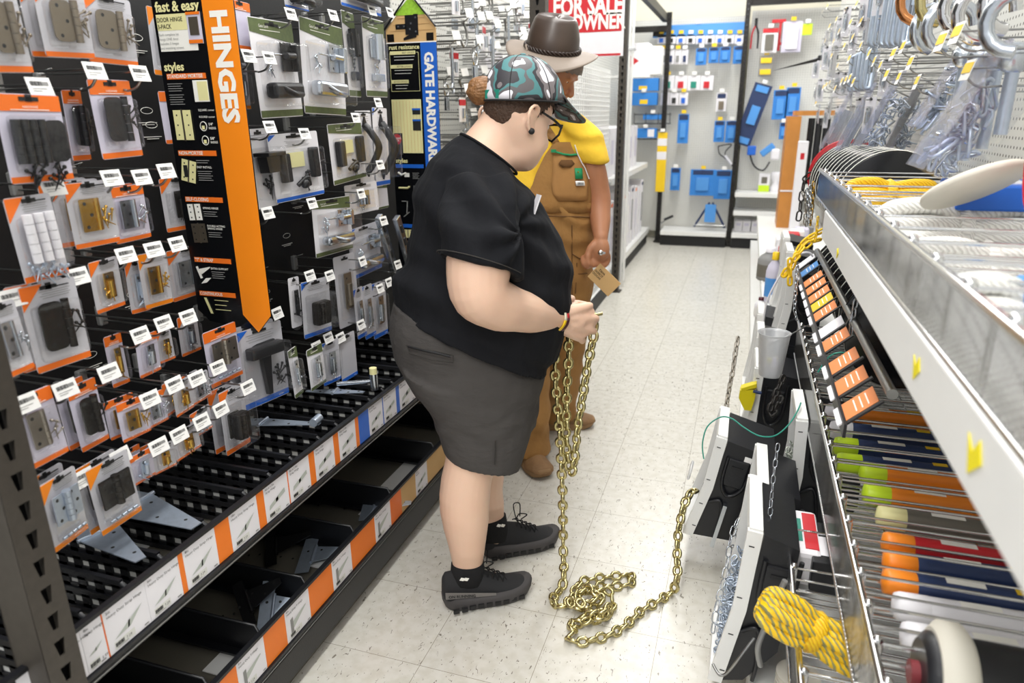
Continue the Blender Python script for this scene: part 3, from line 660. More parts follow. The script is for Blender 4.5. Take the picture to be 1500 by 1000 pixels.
def make_pack(style, kind, w, h, m):
    """style: colours of the card.  Local frame: x right, z up, front is -y"""
    t = bpy.data.objects.new({'hinge': 'hinge_pack', 'round': 'hinge_pack', 'triple': 'hinge_pack', 'tubes': 'hinge_pack', 'butt': 'hinge_pack', 'tee': 'latch_pack', 'latch': 'latch_pack', 'bolt': 'bolt_pack', 'handle': 'handle_pack', 'kit': 'latch_pack',
                              'bracket': 'bracket_pack', 'lump': 'hinge_pack', 'slim': 'hasp_pack', 'empty': 'hardware_pack'}[kind], None); COL.objects.link(t)
    b = MB(); ol = card_outline(w, h)
    def band(z0, z1, m_, x0=-1, x1=1, y=-.0007): b.box((w * (x0 + x1) / 4 , y, h * (z0 + z1) / 2), (w * (x1 - x0) / 2 * .985, .0008, h * (z1 - z0)), m_)
    base = {'orange': 'lilac_card', 'corner': 'clear_card', 'gate': 'white_card', 'bluebot': 'clear_card', 'bluekit': 'white_card', 'clear': 'clear_card', 'white': 'white_card', 'yel': 'clear_card'}[style]
    b.prism(ol, 'y', 0, .0012, base)
    q = MB()
    if style == 'orange':
        band(.31, .49, 'orange_red'); band(-.49, -.42, 'orange_red')
        q.text('HARDWARE', (0, -.0016, h * .345), (1, 0, 0), (0, 0, 1), h * .026, 'print_white', 0, 'c'); q.box((0, -.0014, h * .325), (w * .6, .0004, .0012), 'print_white')
    elif style in ('corner', 'yel'):
        c_ = 'orange_red' if style == 'corner' else 'sign_orange'
        b.prism([(-w * .49, h * .49), (-w * .49, h * .22), (-w * .1, h * .49)], 'y', -.0003, -.0012, c_); band(-.49, -.42, c_)
        for i in range(4): q.box((w * .1, -.0012, h * (.40 - i * .025)), (w * (.55 - .08 * (i % 2)), .0004, .0009), 'print_grey')
        q.box((w * .12, -.0012, h * .435), (w * .5, .0004, .002), 'print_black')
    elif style == 'gate':
        b.prism([(-w * .49, h * .49), (w * .49, h * .49), (w * .49, h * .28), (-w * .49, h * .36)], 'y', -.0003, -.0012, 'green_card'); band(-.49, -.42, 'green_card')
        q.text('Gate Latch', (-w * .3, -.0014, h * .41), (1, 0, 0), (0, 0, 1), h * .03, 'print_white'); q.box((-w * .05, -.0014, h * .385), (w * .45, .0004, .0016), 'print_white')
    elif style == 'bluebot':
        band(-.49, -.42, 'blue'); b.prism([(-w * .49, h * .49), (-w * .49, h * .36), (-w * .25, h * .49)], 'y', -.0003, -.0012, 'blue')
        for i in range(4): q.box((0, -.0012, h * (.42 - i * .03)), (w * (.6 - .1 * (i % 2)), .0004, .001), 'print_grey')
        q.text('EXTRA', (w * .25, -.0014, -h * .47), (1, 0, 0), (0, 0, 1), h * .02, 'print_white')
    elif style == 'bluekit':
        band(-.49, -.44, 'blue'); b.prism([(-w * .49, h * .49), (-w * .49, h * .4), (-w * .35, h * .49)], 'y', -.0003, -.0012, 'blue')
        for i in range(5): q.box((w * .05, -.0012, h * (.38 - i * .02)), (w * (.5 - .06 * (i % 3)), .0004, .0008), 'print_grey')
    elif style == 'white':
        for i in range(3): q.box((0, -.0012, h * (.42 - i * .03)), (w * .6, .0004, .001), 'print_grey')
    # hang slot
    q.box((0, -.0016, h * .445), (w * .3, .0008, .007), 'print_black'); q.box((0, -.0016, h * .455), (w * .1, .0008, .012), 'print_black')
    b.build('card', t); q.build('print', t)
    content(t, kind, w, h, m)
    c = MB(); bw, bh, bz = w * .86, h * .66, -h * .06
    if style in ('orange', 'gate'): bh, bz = h * .66, -h * .06
    d = {'tee': .045, 'latch': .055, 'kit': .035, 'bracket': .055, 'lump': .045, 'tubes': .03, 'handle': .06}.get(kind, .02)
    if kind != 'empty': c.box((0, -d / 2 - .001, bz), (bw, d, bh), 'clear', bev=min(.008, d * .4)); c.build('blister', t)
    return t
M['clear_card'] = mat('clear_card', 'c4c3c9', .3, alpha=1.)
SEEN = set()
def uniq(label, k=0):
    if label not in SEEN: SEEN.add(label); return label
    for o in ORD[1:]:
        s = label + ', %s copy behind it' % o
        if s not in SEEN: SEEN.add(s); return s
    return label
PACKS = []
# xl, xr at mid height, y top, y bottom, plane, style, kind, finish, behind copies, label
PK = [
 (-28, 34, -25, 106, -1.20, 'corner', 'round', 'antique', 0, 'antique round-corner hinge pack cut by the top left frame edge'),
 (58, 128, -22, 84, -1.22, 'corner', 'round', 'antique', 1, 'antique round-corner hinge pack at top, left of two near the sign'),
 (128, 192, -5, 94, -1.24, 'corner', 'round', 'antique', 0, 'antique round-corner hinge pack at top, right of two near the sign'),
 (0, 100, 138, 268, -1.18, 'orange', 'triple', 'satin_black', 0, 'large black three-hinge pack with orange header at left edge'),
 (96, 128, 132, 236, -1.30, 'orange', 'round', 'satin_black', 0, 'black hinge pack tucked behind the large three-hinge pack'),
 (134, 204, 117, 232, -1.24, 'orange', 'round', 'satin_black', 0, 'black round-corner hinge pack with orange header, second row'),
 (218, 262, 14, 112, -1.44, 'yel', 'slim', 'steel', 0, 'narrow steel pack peeking from behind top of the hinges sign'),
 (240, 285, 134, 210, -1.44, 'orange', 'empty', 'steel', 0, 'orange and white pack peeking out behind the hinges sign'),
 (18, 90, 285, 412, -1.18, 'corner', 'tubes', 'white_card', 0, 'pack of three white hinges with orange corner'),
 (104, 166, 265, 362, -1.22, 'corner', 'hinge', 'brass', 2, 'wide brass hinge pack, front of a hook of three'),
 (160, 218, 271, 354, -1.24, 'orange', 'hinge', 'steel', 1, 'bright steel hinge pack beside the wide brass hinges'),
 (240, 285, 259, 338, -1.44, 'corner', 'slim', 'bronze_dark', 0, 'narrow dark steel hinge pack left of the sign, third row'),
 (133, 180, 378, 456, -1.22, 'corner', 'slim', 'brass', 0, 'narrow brass hinge pack, leftmost in the fourth row'),
 (188, 216, 380, 459, -1.26, 'corner', 'slim', 'zinc', 0, 'narrow zinc hinge pack, second in the fourth row'),
 (207, 248, 368, 450, -1.24, 'yel', 'hinge', 'brass', 0, 'brass hinge pack with yellow foot in the fourth row'),
 (248, 305, 360, 436, -1.44, 'corner', 'hinge', 'steel', 0, 'steel hinge pack nearest the sign in the fourth row'),
 (40, 122, 410, 540, -1.19, 'corner', 'round', 'bronze_dark', 1, 'large dark bronze hinge pack below the white hinges'),
 (-10, 40, 440, 552, -1.17, 'corner', 'hinge', 'steel', 0, 'steel hinge pack at the left edge, middle height'),
 (158, 184, 488, 567, -1.26, 'orange', 'slim', 'brass', 0, 'narrow brass pack with orange header hanging in the fifth row'),
 (198, 236, 488, 550, -1.24, 'orange', 'slim', 'steel', 0, 'small silver hinge pack with orange header, fifth row'),
 (230, 254, 484, 530, -1.27, 'corner', 'slim', 'brass', 0, 'small brass pack beside the silver hinge, fifth row'),
 (261, 293, 460, 519, -1.36, 'corner', 'slim', 'steel', 0, 'small silver hinge pack just below the sign tip'),
 (26, 90, 570, 682, -1.17, 'orange', 'hinge', 'nickel', 0, 'nickel hinge pack with orange header beside the near upright'),
 (106, 152, 556, 658, -1.20, 'orange', 'round', 'bronze_dark', 1, 'dark hinge pack with orange header, sixth row'),
 (174, 217, 583, 642, -1.19, 'orange', 'hinge', 'brass', 1, 'little brass hinge pack with orange header, sixth row'),
 (212, 243, 574, 624, -1.21, 'orange', 'hinge', 'steel', 0, 'little steel hinge pack right of the little brass one'),
 (252, 284, 555, 606, -1.21, 'corner', 'slim', 'brass', 1, 'tiny brass hinge pack in the middle of sixth row'),
 (278, 309, 546, 588, -1.22, 'corner', 'hinge', 'steel', 1, 'tiny steel hinge pack at right end of sixth row'),
 (303, 350, 477, 562, -1.24, 'orange', 'butt', 'nickel', 0, 'nickel door hinge pack with orange header under the sign'),
 (355, 414, 476, 592, -1.23, 'bluebot', 'tee', 'satin_black', 1, 'big black T-shaped latch pack with blue foot'),
 (325, 362, 565, 662, -1.20, 'corner', 'lump', 'bronze_dark', 1, 'thick black spring hinge pack above the perforated bins'),
 (277, 312, 598, 636, -1.20, 'corner', 'slim', 'zinc', 0, 'tiny zinc pack at right end of the seventh row'),
 (252, 294, 626, 667, -1.19, 'corner', 'slim', 'brass', 0, 'tiny brass pack in the seventh row, right of two'),
 (224, 256, 650, 690, -1.18, 'corner', 'slim', 'brass', 1, 'tiny brass pack in the seventh row, left of two'),
 (190, 227, 660, 706, -1.17, 'orange', 'slim', 'zinc', 1, 'tiny zinc pack with orange header above the square hinge'),
 (62, 126, 690, 800, -1.15, 'yel', 'butt', 'zinc', 1, 'large zinc hinge pack tilted beside the near upright'),
 (134, 200, 668, 774, -1.15, 'yel', 'butt', 'bronze_dark', 1, 'large square dark steel hinge pack with yellow foot'),
 (-20, 66, 770, 862, -1.16, 'yel', 'butt', 'zinc', 0, 'hinge pack partly hidden behind the near upright'),
 (338, 368, 2, 72, -1.28, 'orange', 'empty', 'steel', 0, 'bag of steel screws right of the hinges sign top'),
 (342, 366, 92, 160, -1.32, 'yel', 'slim', 'steel', 0, 'steel pack with yellow foot just right of the sign'),
 (368, 440, 30, 172, -1.26, 'gate', 'latch', 'satin_black', 0, 'black gate latch pack on green topped card'),
 (440, 506, 33, 168, -1.27, 'gate', 'latch', 'steel', 0, 'silver gate latch pack on green topped card, top row'),
 (503, 526, 18, 142, -1.32, 'gate', 'bolt', 'satin_black', 0, 'tall narrow black slide bolt pack'),
 (532, 566, 28, 142, -1.30, 'gate', 'bolt', 'steel', 0, 'tall silver slide bolt pack left of the gate sign'),
 (366, 402, 188, 305, -1.28, 'white', 'bracket', 'satin_black', 0, 'black floor bracket pack beside the orange strip'),
 (402, 466, 194, 292, -1.26, 'bluekit', 'kit', 'satin_black', 0, 'black latch kit pack with blue foot, middle rows'),
 (476, 540, 180, 266, -1.28, 'gate', 'kit', 'satin_black', 0, 'black gate latch kit on green topped card, middle rows'),
 (524, 547, 162, 268, -1.31, 'white', 'handle', 'satin_black', 0, 'black pull handle pack, left of two'),
 (546, 571, 158, 272, -1.31, 'bluekit', 'handle', 'satin_black', 0, 'black pull handle pack with blue foot, right of two'),
 (510, 550, 268, 312, -1.30, 'white', 'slim', 'steel', 0, 'silver hook pack under the pull handles'),
 (551, 566, 268, 306, -1.36, 'gate', 'empty', 'teal', 0, 'small green card peeking beside the gate sign'),
 (459, 515, 290, 372, -1.28, 'gate', 'latch', 'steel', 0, 'silver thumb latch pack hanging alone on black board'),
 (513, 556, 330, 402, -1.28, 'bluebot', 'latch', 'steel', 0, 'silver latch pack with blue corner and foot'),
 (446, 481, 408, 492, -1.24, 'bluebot', 'lump', 'bronze_dark', 0, 'dark hinge pack with blue foot beside hanging side-on pack'),
 (425, 440, 405, 480, -1.27, 'white', 'slim', 'satin_black', 0, 'slim pack seen nearly side-on'),
 (494, 522, 372, 478, -1.27, 'clear', 'slim', 'antique', 0, 'tall clear pack beside three blue footed packs'),
 (521, 534, 420, 496, -1.25, 'bluebot', 'slim', 'steel', 0, 'clear blue footed pack, left of three'),
 (533, 547, 416, 496, -1.25, 'bluebot', 'slim', 'steel', 0, 'clear blue footed pack, middle of three'),
 (546, 566, 412, 494, -1.25, 'bluebot', 'slim', 'steel', 0, 'clear blue footed pack, right of three'),
 (425, 441, 508, 582, -1.20, 'gate', 'slim', 'steel', 0, 'thin green topped pack above the bins, turned edge-on'),
 (451, 476, 506, 568, -1.20, 'gate', 'slim', 'steel', 0, 'small silver hook pack on green topped card above bins'),
 (474, 496, 498, 562, -1.22, 'bluebot', 'slim', 'steel', 0, 'small clear pack with blue foot above bins, left of two'),
 (498, 522, 488, 556, -1.22, 'bluebot', 'empty', 'steel', 0, 'small clear pack with blue foot above bins, right of two'),
 (414, 452, -20, 13, -1.25, 'bluebot', 'latch', 'satin_black', 0, 'blue footed black latch pack cut by the top edge'),
 (498, 556, -40, 16, -1.25, 'bluebot', 'latch', 'satin_black', 0, 'wide blue footed pack cut by the top edge'),
]
for (xl, xr, yt, yb, xp, st, kd, fin, nb, lb) in PK:
    ym = (yt + yb) / 2
    A, B_ = onX(xl, ym, xp), onX(xr, ym, xp); T_, Bt = onX((xl + xr) / 2 - (ym - yt) * .0, yt, xp), onX((xl + xr) / 2, yb, xp)
    wd = B_.y - A.y; hh = T_.z - Bt.z; cy = (A.y + B_.y) / 2; cz = (T_.z + Bt.z) / 2
    t = make_pack(st, kd, wd, hh, fin); t.location = (xp, cy, cz)
    side_on = 'side-on' in lb or 'edge-on' in lb
    t.rotation_euler = (random.uniform(-.05, .03), random.uniform(-.04, .04), PI / 2 + (random.uniform(-.16, .16)))
    tag(t, uniq(lb), 'pack', 'hinge and latch packs hanging on the black board')
    PACKS.append((t, (xl + xr) / 2, yt, lb)); SEEN.add(lb)
    if nb:
        reg(t)
        for k in range(nb):
            c = copy_tree(t); c.location = (xp - .03 * (k + 1), cy - .002, cz + random.uniform(-.004, .004)); c.rotation_euler[2] += random.uniform(-.08, .08)
            c['label'] = uniq('pack right behind the ' + lb.replace(', front of a hook of three', '').replace(' partly', ''))
# two long bright gate straps hanging by the gate sign
t = thing('gate_strap', 'two ridged steel brackets hanging slanted beside the gate sign', 'bracket', onX(575, 365, -1.25))
for i in range(2):
    b = MB(); b.box((0, 0, 0), (.02, .035, .30), 'steel', bev=.003)
    for k in range(5): b.box((.0115, 0, -.12 + k * .055), (.003, .012, .03), 'print_black')
    o = b.build('bracket', t); o.location = (i * .04, -.03 + i * .06, -i * .01); o.rotation_euler = (.42, 0, 0)
# ------------------------------------------------------------------ hooks with price tags
def make_hook(depth=.27, tagw=.047, tagh=.032, yel=False, nm='tag_hook'):
    """local: wall at x=0, hook runs along +x; origin at the price tag"""
    t = bpy.data.objects.new(nm, None); COL.objects.link(t)
    b = MB(); L = depth
    b.tube([(-L, 0, .0), (-.004, 0, 0)], .0022, 'wire', 6)
    b.tube(bez([(-L, 0, -.032), (-.06, 0, -.034), (-.035, 0, -.036), (-.012, 0, -.030), (.004, 0, -.014)], 5), .0026, 'wire', 6)
    b.tube(bez([(-L + .02, -.012, .004), (-L + .045, 0, .012), (-L + .02, .012, .004)], 5), .0014, 'wire', 5)
    b.build('wire', t)
    MB().box((-L + .008, 0, -.02), (.016, .022, .05), 'grey_metal', bev=.004).build('clip', t)
    c = MB(); R = Matrix.Rotation(-.28, 4, 'Y')
    c.box((.002, 0, -.004), (.0016, tagw, tagh), 'white_paper', T=R, bev=.0005); o = c.build('price_tag', t)
    q = MB()
    for k in range(11): q.box((.0033, -tagw * .36 + k * .0021, .001), (.0004, .0013 if k % 3 else .0007, .0075), 'print_black', T=R)
    q.box((.0033, tagw * .22, .001), (.0004, tagw * .3, .006), 'print_grey', T=R)
    q.box((.0033, -tagw * .05, -.008), (.0004, tagw * .6, .0008), 'print_grey', T=R); q.box((.0033, -tagw * .16, -.012), (.0004, tagw * .36, .0008), 'print_grey', T=R)
    if yel: q.box((.0035, 0, .0), (.0006, tagw * .96, tagh * .5), 'yellow', T=R)
    q.build('print', o)
    return t
TG = [(137, 101), (203, 105), (56, 124), (76, 271), (162, 258), (206, 257), (242, 248), (183, 371), (224, 363), (258, 355), (112, 402), (15, 434), (204, 488), (238, 471), (274, 462), (158, 543), (94, 567), (35, 588), (218, 582),
      (254, 561), (287, 552), (318, 536), (362, 565), (322, 597), (294, 615), (261, 634), (231, 651), (175, 666), (120, 698), (425, 19), (487, 21), (544, 14), (570, 17), (363, 80), (393, 83), (553, 149), (520, 171), (394, 184), (445, 194),
      (556, 240), (528, 282), (456, 296), (391, 310), (561, 322), (530, 381), (582, 386), (453, 402), (482, 402), (569, 412), (556, 421), (405, 457), (528, 474), (480, 493), (498, 493), (463, 506)]
proto_hook = reg(make_hook())
used = {}
for i, (px, py) in enumerate(TG):
    xp = -1.16 if py > 540 else -1.2
    if px > 400: xp = -1.22
    p = onX(px, py, xp)
    o = proto_hook if i == 0 else copy_tree(proto_hook)
    o.location = p; o.scale = (1, 1, 1); o.rotation_euler = (0, 0, random.uniform(-.05, .05))
    n = min(PACKS, key=lambda q: math.hypot(q[1] - px, q[2] - py)); lb = 'price tag hook holding the ' + n[3]
    if lb in used:
        used[lb] += 1; lb = 'price tag hook near the ' + n[3] + (', %s of its cluster' % ORD[used[lb] - 1])
    else: used[lb] = 1
    lb = lb if len(lb.split()) <= 16 else lb.replace('price tag hook', 'hook').replace(' with orange header', '').replace(' on green topped card', '').replace(', front of a hook of three', '')
    tag(o, ' '.join(lb.split()[:16]), 'hook', 'price tag hooks on the black board')
# ================================================================== SIGNS
def sign_frame(y, pts):
    return [onY(px, py, y) for px, py in pts]
# -- HINGES
YS = 1.5
t = thing('aisle_sign', 'tall black and orange HINGES sign standing out from the black board', 'sign', onY(345, 240, YS))
inv = -t.location
zt, zb = 1.78, .915
xl, xm, xr = -1.405, -1.265, -1.168
def L(b, nm, par=None):
    o = b.build(nm, par or t)
    if par is None: o.location = inv
    return o
b = MB(); b.prism([(xl, .955), (xl + .035, .925), (xr - .045, .905), (xr, .955), (xr, zt), (xl, zt)], 'y', YS, YS + .004, 'black_gloss'); bd = L(b, 'board')
b = MB(); yf = YS - .0015
xm = xr - .088
b.prism([(xm, .952), (xr - .045, .906), (xr, .955), (xr, zt), (xm, zt)], 'y', yf, yf + .0012, 'sign_orange'); L(b, 'orange_strip')
# lettering reads downwards
b = MB(); yt_ = yf - .001
def ty(s, x, z, h, m='print_white', rd=(1, 0, 0), up=(0, 0, 1), bold=0., al='l', wide=1.): return b.text(s, (x, yt_, z), rd, up, h, m, bold, al, wide, .0004)
zH = onY(318, 14, YS).z
ty('HINGES', xm + .022, zH, .046, 'print_white', (0, 0, -1), (1, 0, 0), .045, 'l', 1.12)
ty('fast & easy', xl + .012, onY(230, 18, YS).z, .022, 'cream', bold=.03, wide=.95)
L(b, 'lettering')
b = MB(); yt_ = yf - .002
za, zc = onY(232, 22, YS).z, onY(238, 76, YS).z
b.box(((xl + xm) / 2 - .008, yf - .0006, (za + zc) / 2), (.112, .001, za - zc), 'print_white'); b.box(((xl + xm) / 2 - .008, yf - .0012, za - .018), (.112, .001, .036), 'cream')
q = b; ty('DOOR HINGE', xl + .012, za - .017, .010, 'print_black', bold=.01, wide=.85); ty('3-PACK', xl + .012, za - .032, .010, 'print_black', bold=.01, wide=.85)
for i, s_ in enumerate(('Each complete kit', 'hangs ONE door.', 'Includes 3 hinges', 'and matching screws.')): ty(s_, xl + .012, za - .048 - i * .010, .0058, 'print_grey')
b.box((xm - .028, yf - .002, (za + zc) / 2 + .008), (.04, .002, .07), 'lilac_card'); b.box((xm - .028, yf - .004, (za + zc) / 2 + .012), (.026, .002, .04), 'antique'); b.box((xm - .028, yf - .004, (za + zc) / 2 - .022), (.04, .001, .008), 'orange'); b.box((xm - .028, yf - .004, (za + zc) / 2 + .04), (.04, .001, .006), 'orange')
L(b, 'info_panel')
def hd(s, py, px=262):
    z = onY(px, py, YS).z; b.box(((xl + xm) / 2 + .0, yf - .0006, z), (.118, .001, .013), 'orange_red'); ty(s, xl + .018, z - .0038, .0085, 'print_white', bold=.02, wide=.92)
    return z
b = MB(); yt_ = yf - .0014
ty('styles', xl + .012, onY(245, 104, YS).z, .019, 'cream', bold=.03)
Z = {}
for s, py in (('STANDARD MORTISE', 112), ('NON-MORTISE', 224), ('SELF-CLOSING', 291), ('"T" & STRAP', 378), ('CONTINUOUS', 426)): Z[s] = hd(s, py)
def lines(x, z, n, w_, m='print_grey', st=.0055):
    for i in range(n): b.box((x + w_ / 2 - (.002 if i % 2 else 0), yf - .0008, z - i * st), (w_ - (.006 if i % 2 else 0), .0006, .0016), m)
def hinge_pic(cx, cz, w_, h_, m='cream', ang=0., kn=True):
    R = Matrix.Translation((cx, yf - .001, cz)) @ Matrix.Rotation(ang, 4, 'Y')
    b.box((-w_ * .27, 0, 0), (w_ * .44, .001, h_), m, T=R); b.box((w_ * .27, 0, 0), (w_ * .44, .001, h_), m, T=R); b.box((0, -.0006, 0), (w_ * .09, .001, h_ * 1.06), 'antique', T=R)
    for s_ in (-1, 1):
        for k in (-1, 0, 1): b.box((s_ * w_ * .3, -.0008, k * h_ * .33), (.0035, .0006, .0035), 'print_black', T=R)
z = Z['STANDARD MORTISE']; lines(xl + .014, z - .017, 4, .045); lines(xl + .014, z - .043, 5, .045)
b.box((xm - .036, yf - .0006, z - .035), (.044, .001, .05), 'print_white'); b.box((xm - .03, yf - .0014, z - .035), (.03, .001, .044), 'cream')
hinge_pic(xl + .045, z - .115, .055, .072); ty('SQUARE corner', xm - .052, z - .082, .005); ty('ROUND corner', xm - .052, z - .098, .005)
for i, s_ in enumerate(('1/4"', '5/8"')):
    zz = z - .118 - i * .034; b.tube([(xm - .043 + .010 * math.cos(a * PI / 8), yf - .001, zz + .011 * math.sin(a * PI / 8)) for a in range(16)], .001, 'print_white', 4, True); b.box((xm - .044, yf - .001, zz - .003), (.008, .001, .009), 'cream'); ty(s_, xm - .027, zz + .002, .006, bold=.02); ty('RADIUS', xm - .027, zz - .007, .0055, bold=.01, wide=.8)
z = Z['NON-MORTISE']; hinge_pic(xl + .04, z - .045, .045, .055, 'cream', .2); b.box((xl + .032, yf - .0022, z - .045), (.012, .0006, .03), 'print_black'); lines(xl + .068, z - .018, 2, .04); ty('EASY INSTALL', xl + .068, z - .037, .0052, bold=.01); lines(xl + .068, z - .045, 5, .045)
z = Z['SELF-CLOSING']; hinge_pic(xl + .04, z - .033, .042, .042, 'print_white', -.05); ty('SPRING HINGE', xl + .068, z - .024, .0052, bold=.01); lines(xl + .068, z - .031, 3, .042)
hinge_pic(xl + .045, z - .088, .045, .05, 'antique', -.05); ty('DOUBLE ACTING', xl + .074, z - .07, .005, bold=.01); ty('SPRING HINGE', xl + .074, z - .077, .005, bold=.01); lines(xl + .074, z - .085, 3, .042)
z = Z['"T" & STRAP']; b.prism([(xl + .016, z - .02), (xl + .022, z - .018), (xl + .034, z - .05), (xl + .027, z - .052)], 'y', yf - .001, yf, 'print_white'); b.prism([(xl + .024, z - .026), (xl + .062, z - .018), (xl + .062, z - .021), (xl + .032, z - .04)], 'y', yf - .001, yf, 'print_white')
b.prism([(xl + .026, z - .066), (xl + .044, z - .05), (xl + .062, z - .048), (xl + .045, z - .062)], 'y', yf - .001, yf, 'print_white'); ty('EXTRA SUPPORT', xl + .066, z - .024, .0052, bold=.01); lines(xl + .066, z - .031, 4, .042)
z = Z['CONTINUOUS']; b.prism([(xl + .028, z - .012), (xl + .036, z - .012), (xl + .052, z - .056), (xl + .044, z - .056)], 'y', yf - .001, yf, 'cream')
lines(xl + .062, z - .017, 1, .045, 'cream'); lines(xl + .062, z - .03, 1, .038, 'cream'); lines(xl + .062, z - .043, 1, .05, 'cream')
L(b, 'lettering')
MB().tube([(-1.49, YS + .006, 1.74), (xr - .02, YS + .006, 1.74)], .004, 'black_plastic').build('arm', t).location = inv
# -- GATE HARDWARE
YS = 2.7
t = thing('aisle_sign', 'black and blue GATE HARDWARE sign with a pointed picture top', 'sign', onY(600, 200, YS)); inv = -t.location
xl, xr = -1.40, -1.185; yf = YS - .0015; ztop = onY(600, 63, YS).z; zb = .82
xm = xr - .068
b = MB().prism([(xl, zb), (xr, zb), (xr, ztop), (xl, ztop)], 'y', YS, YS + .004, 'black_gloss'); L(b, 'board')
L(MB().box(((xm + xr) / 2, yf, (zb + ztop) / 2), (xr - xm, .001, ztop - zb), 'blue'), 'blue_strip')
b = MB(); yt_ = yf - .001
ty('GATE HARDWARE', xm + .017, onY(632, 76, YS).z, .036, 'print_white', (0, 0, -1), (1, 0, 0), .045, 'l', .98)
ty('rust resistance', xl + .010, onY(570, 73, YS).z, .016, 'cream', bold=.02, wide=.98)
z0 = onY(570, 78, YS).z; z1 = onY(575, 134, YS).z
for a, c in (((xl + .012, z0), (xm - .010, z0)), ((xl + .012, z1), (xm - .010, z1)), ((xl + .012, z0), (xl + .012, z1)), ((xm - .010, z0), (xm - .010, z1))): b.tube([(a[0], yt_, a[1]), (c[0], yt_, c[1])], .0008, 'cream', 4)
for py, w_, s_ in ((78, .11, 'BEST CHOICE'), (98, .095, 'BETTER CHOICE'), (120, .075, 'GOOD CHOICE')):
    z = onY(575, py, YS).z; b.box((xl + .014 + w_ / 2, yt_, z), (w_, .001, .013), 'cream'); b.text(s_, (xl + .014 + w_ - .004, yt_ - .001, z - .003), (1, 0, 0), (0, 0, 1), .006, 'print_black', 0, 'r'); lines(xl + .03, z - .014, 2, w_ - .02, 'print_white', .012)
z2, z3 = onY(575, 146, YS).z, onY(580, 224, YS).z
b.box(((xl + xm) / 2 - .0, yt_, (z2 + z3) / 2), (xm - xl - .016, .001, z2 - z3), 'cream')
for k in range(9): b.box((xl + .016 + k * .0145, yt_ - .001, (z2 + z3) / 2), (.001, .0005, z2 - z3 - .01), 'kraft')
for py, h_ in ((160, .02), (176, .04)):
    z = onY(603, py, YS).z; b.box((xm - .03, yt_ - .0015, z - h_ / 2), (.035, .001, h_), 'print_black'); b.box((xm - .03, yt_ - .002, z), (.037, .001, .007), 'blue')
z = onY(582, 204, YS).z; b.box((xl + .03, yt_ - .001, z - .018), (.038, .001, .085), 'print_black'); b.lathe([(.021, 0), (.021, .001)], 'red', 20, T=Matrix.Translation((xl + .024, yt_ - .003, z)) @ Matrix.Rotation(PI / 2, 4, 'X')); b.text('SAGGING', (xl + .024, yt_ - .0045, z + .001), (1, 0, 0), (0, 0, 1), .0065, 'print_white', .02, 'c'); b.text('GATE', (xl + .024, yt_ - .0045, z - .008), (1, 0, 0), (0, 0, 1), .0065, 'print_white', .02, 'c')
ty('styles', xl + .012, onY(575, 238, YS).z, .017, 'cream', bold=.03)
for py, s_ in ((243, 'LATCHES'), (330, 'HINGES')):
    z = onY(585, py, YS).z; b.box(((xl + xm) / 2, yt_, z), (xm - xl - .02, .001, .015), 'blue'); ty(s_, xl + .02, z - .004, .009, 'print_white', bold=.02)
    yt_ -= .0006
z = onY(590, 256, YS).z; b.tube([(xl + .02, yt_, z + .01), (xl + .035, yt_, z), (xl + .055, yt_, z + .008)], .004, 'print_white', 6); b.box((xl + .06, yt_, z), (.022, .001, .016), 'print_white'); lines(xl + .085, z + .008, 5, .03)
z = onY(590, 275, YS).z; b.tube([(xl + .02, yt_, z), (xl + .06, yt_, z), (xl + .068, yt_, z + .006)], .0045, 'cream', 6); lines(xl + .085, z + .008, 3, .03)
z = onY(592, 305, YS).z; b.tube([(xl + .03, yt_, z + .03), (xl + .055, yt_, z + .03), (xl + .05, yt_, z - .02)], .002, 'print_grey', 6); b.tube([(xl + .035, yt_, z - .035), (xl + .062, yt_, z - .015)], .002, 'print_grey', 6)
z = onY(596, 342, YS).z; hinge_pic(xl + .05, z, .045, .035, 'cream')
L(b, 'lettering')
# picture top: pointed card, black steel frame, gate latch printed on it
zc = ztop + .165; xc = (xl + xr) / 2 + .005
b = MB(); b.prism([(xl, ztop), (xr, ztop), (xr, ztop + .05), (xc, zc), (xl, ztop + .05)], 'y', YS, YS + .003, 'kraft')
b.prism([(xl, ztop), (xr, ztop), (xr, ztop + .004), (xl, ztop + .004)], 'y', yf - .001, YS, 'print_white')
b.prism([(xc - .075, ztop + .1), (xc + .068, ztop + .1), (xc, zc)], 'y', yf, YS, 'lime_leaf')
for k in range(3): b.box((xc, yf, ztop + .045 + k * .022), (.19 - .035 * k, .0008, .0012), 'cardboard')
b.box((xc + .0, yf - .0006, ztop + .065), (.052, .002, .07), 'satin_black'); b.box((xc - .045, yf - .0006, ztop + .06), (.045, .002, .018), 'satin_black'); b.box((xc + .02, yf - .0006, ztop + .065), (.018, .003, .075), 'satin_black'); b.prism([(xc - .035, ztop + .01), (xc + .02, ztop + .02), (xc + .02, ztop + .035), (xc - .01, ztop + .03), (xc - .035, ztop + .018)], 'y', yf - .002, yf, 'satin_black')
for (x_, z_) in ((-.055, .06), (-.03, .06), (.02, .09), (.0, .07), (.02, .04), (-.005, .05)): b.box((xc + x_, yf - .0035, ztop + z_), (.007, .001, .007), 'steel')
for (x_, z_) in ((xl + .02, .02), (xr - .025, .02)): b.box((x_, yf - .0005, ztop + z_), (.03, .001, .028), 'bronze_dark')
L(b, 'picture_top')
b = MB(); b.tube([(-1.49, YS - .01, ztop + .045), (xl - .002, YS - .01, ztop + .05), (xc, YS - .01, zc + .012), (xr + .004, YS - .01, ztop + .055)], .004, 'black_plastic'); L(b, 'hanger_frame')
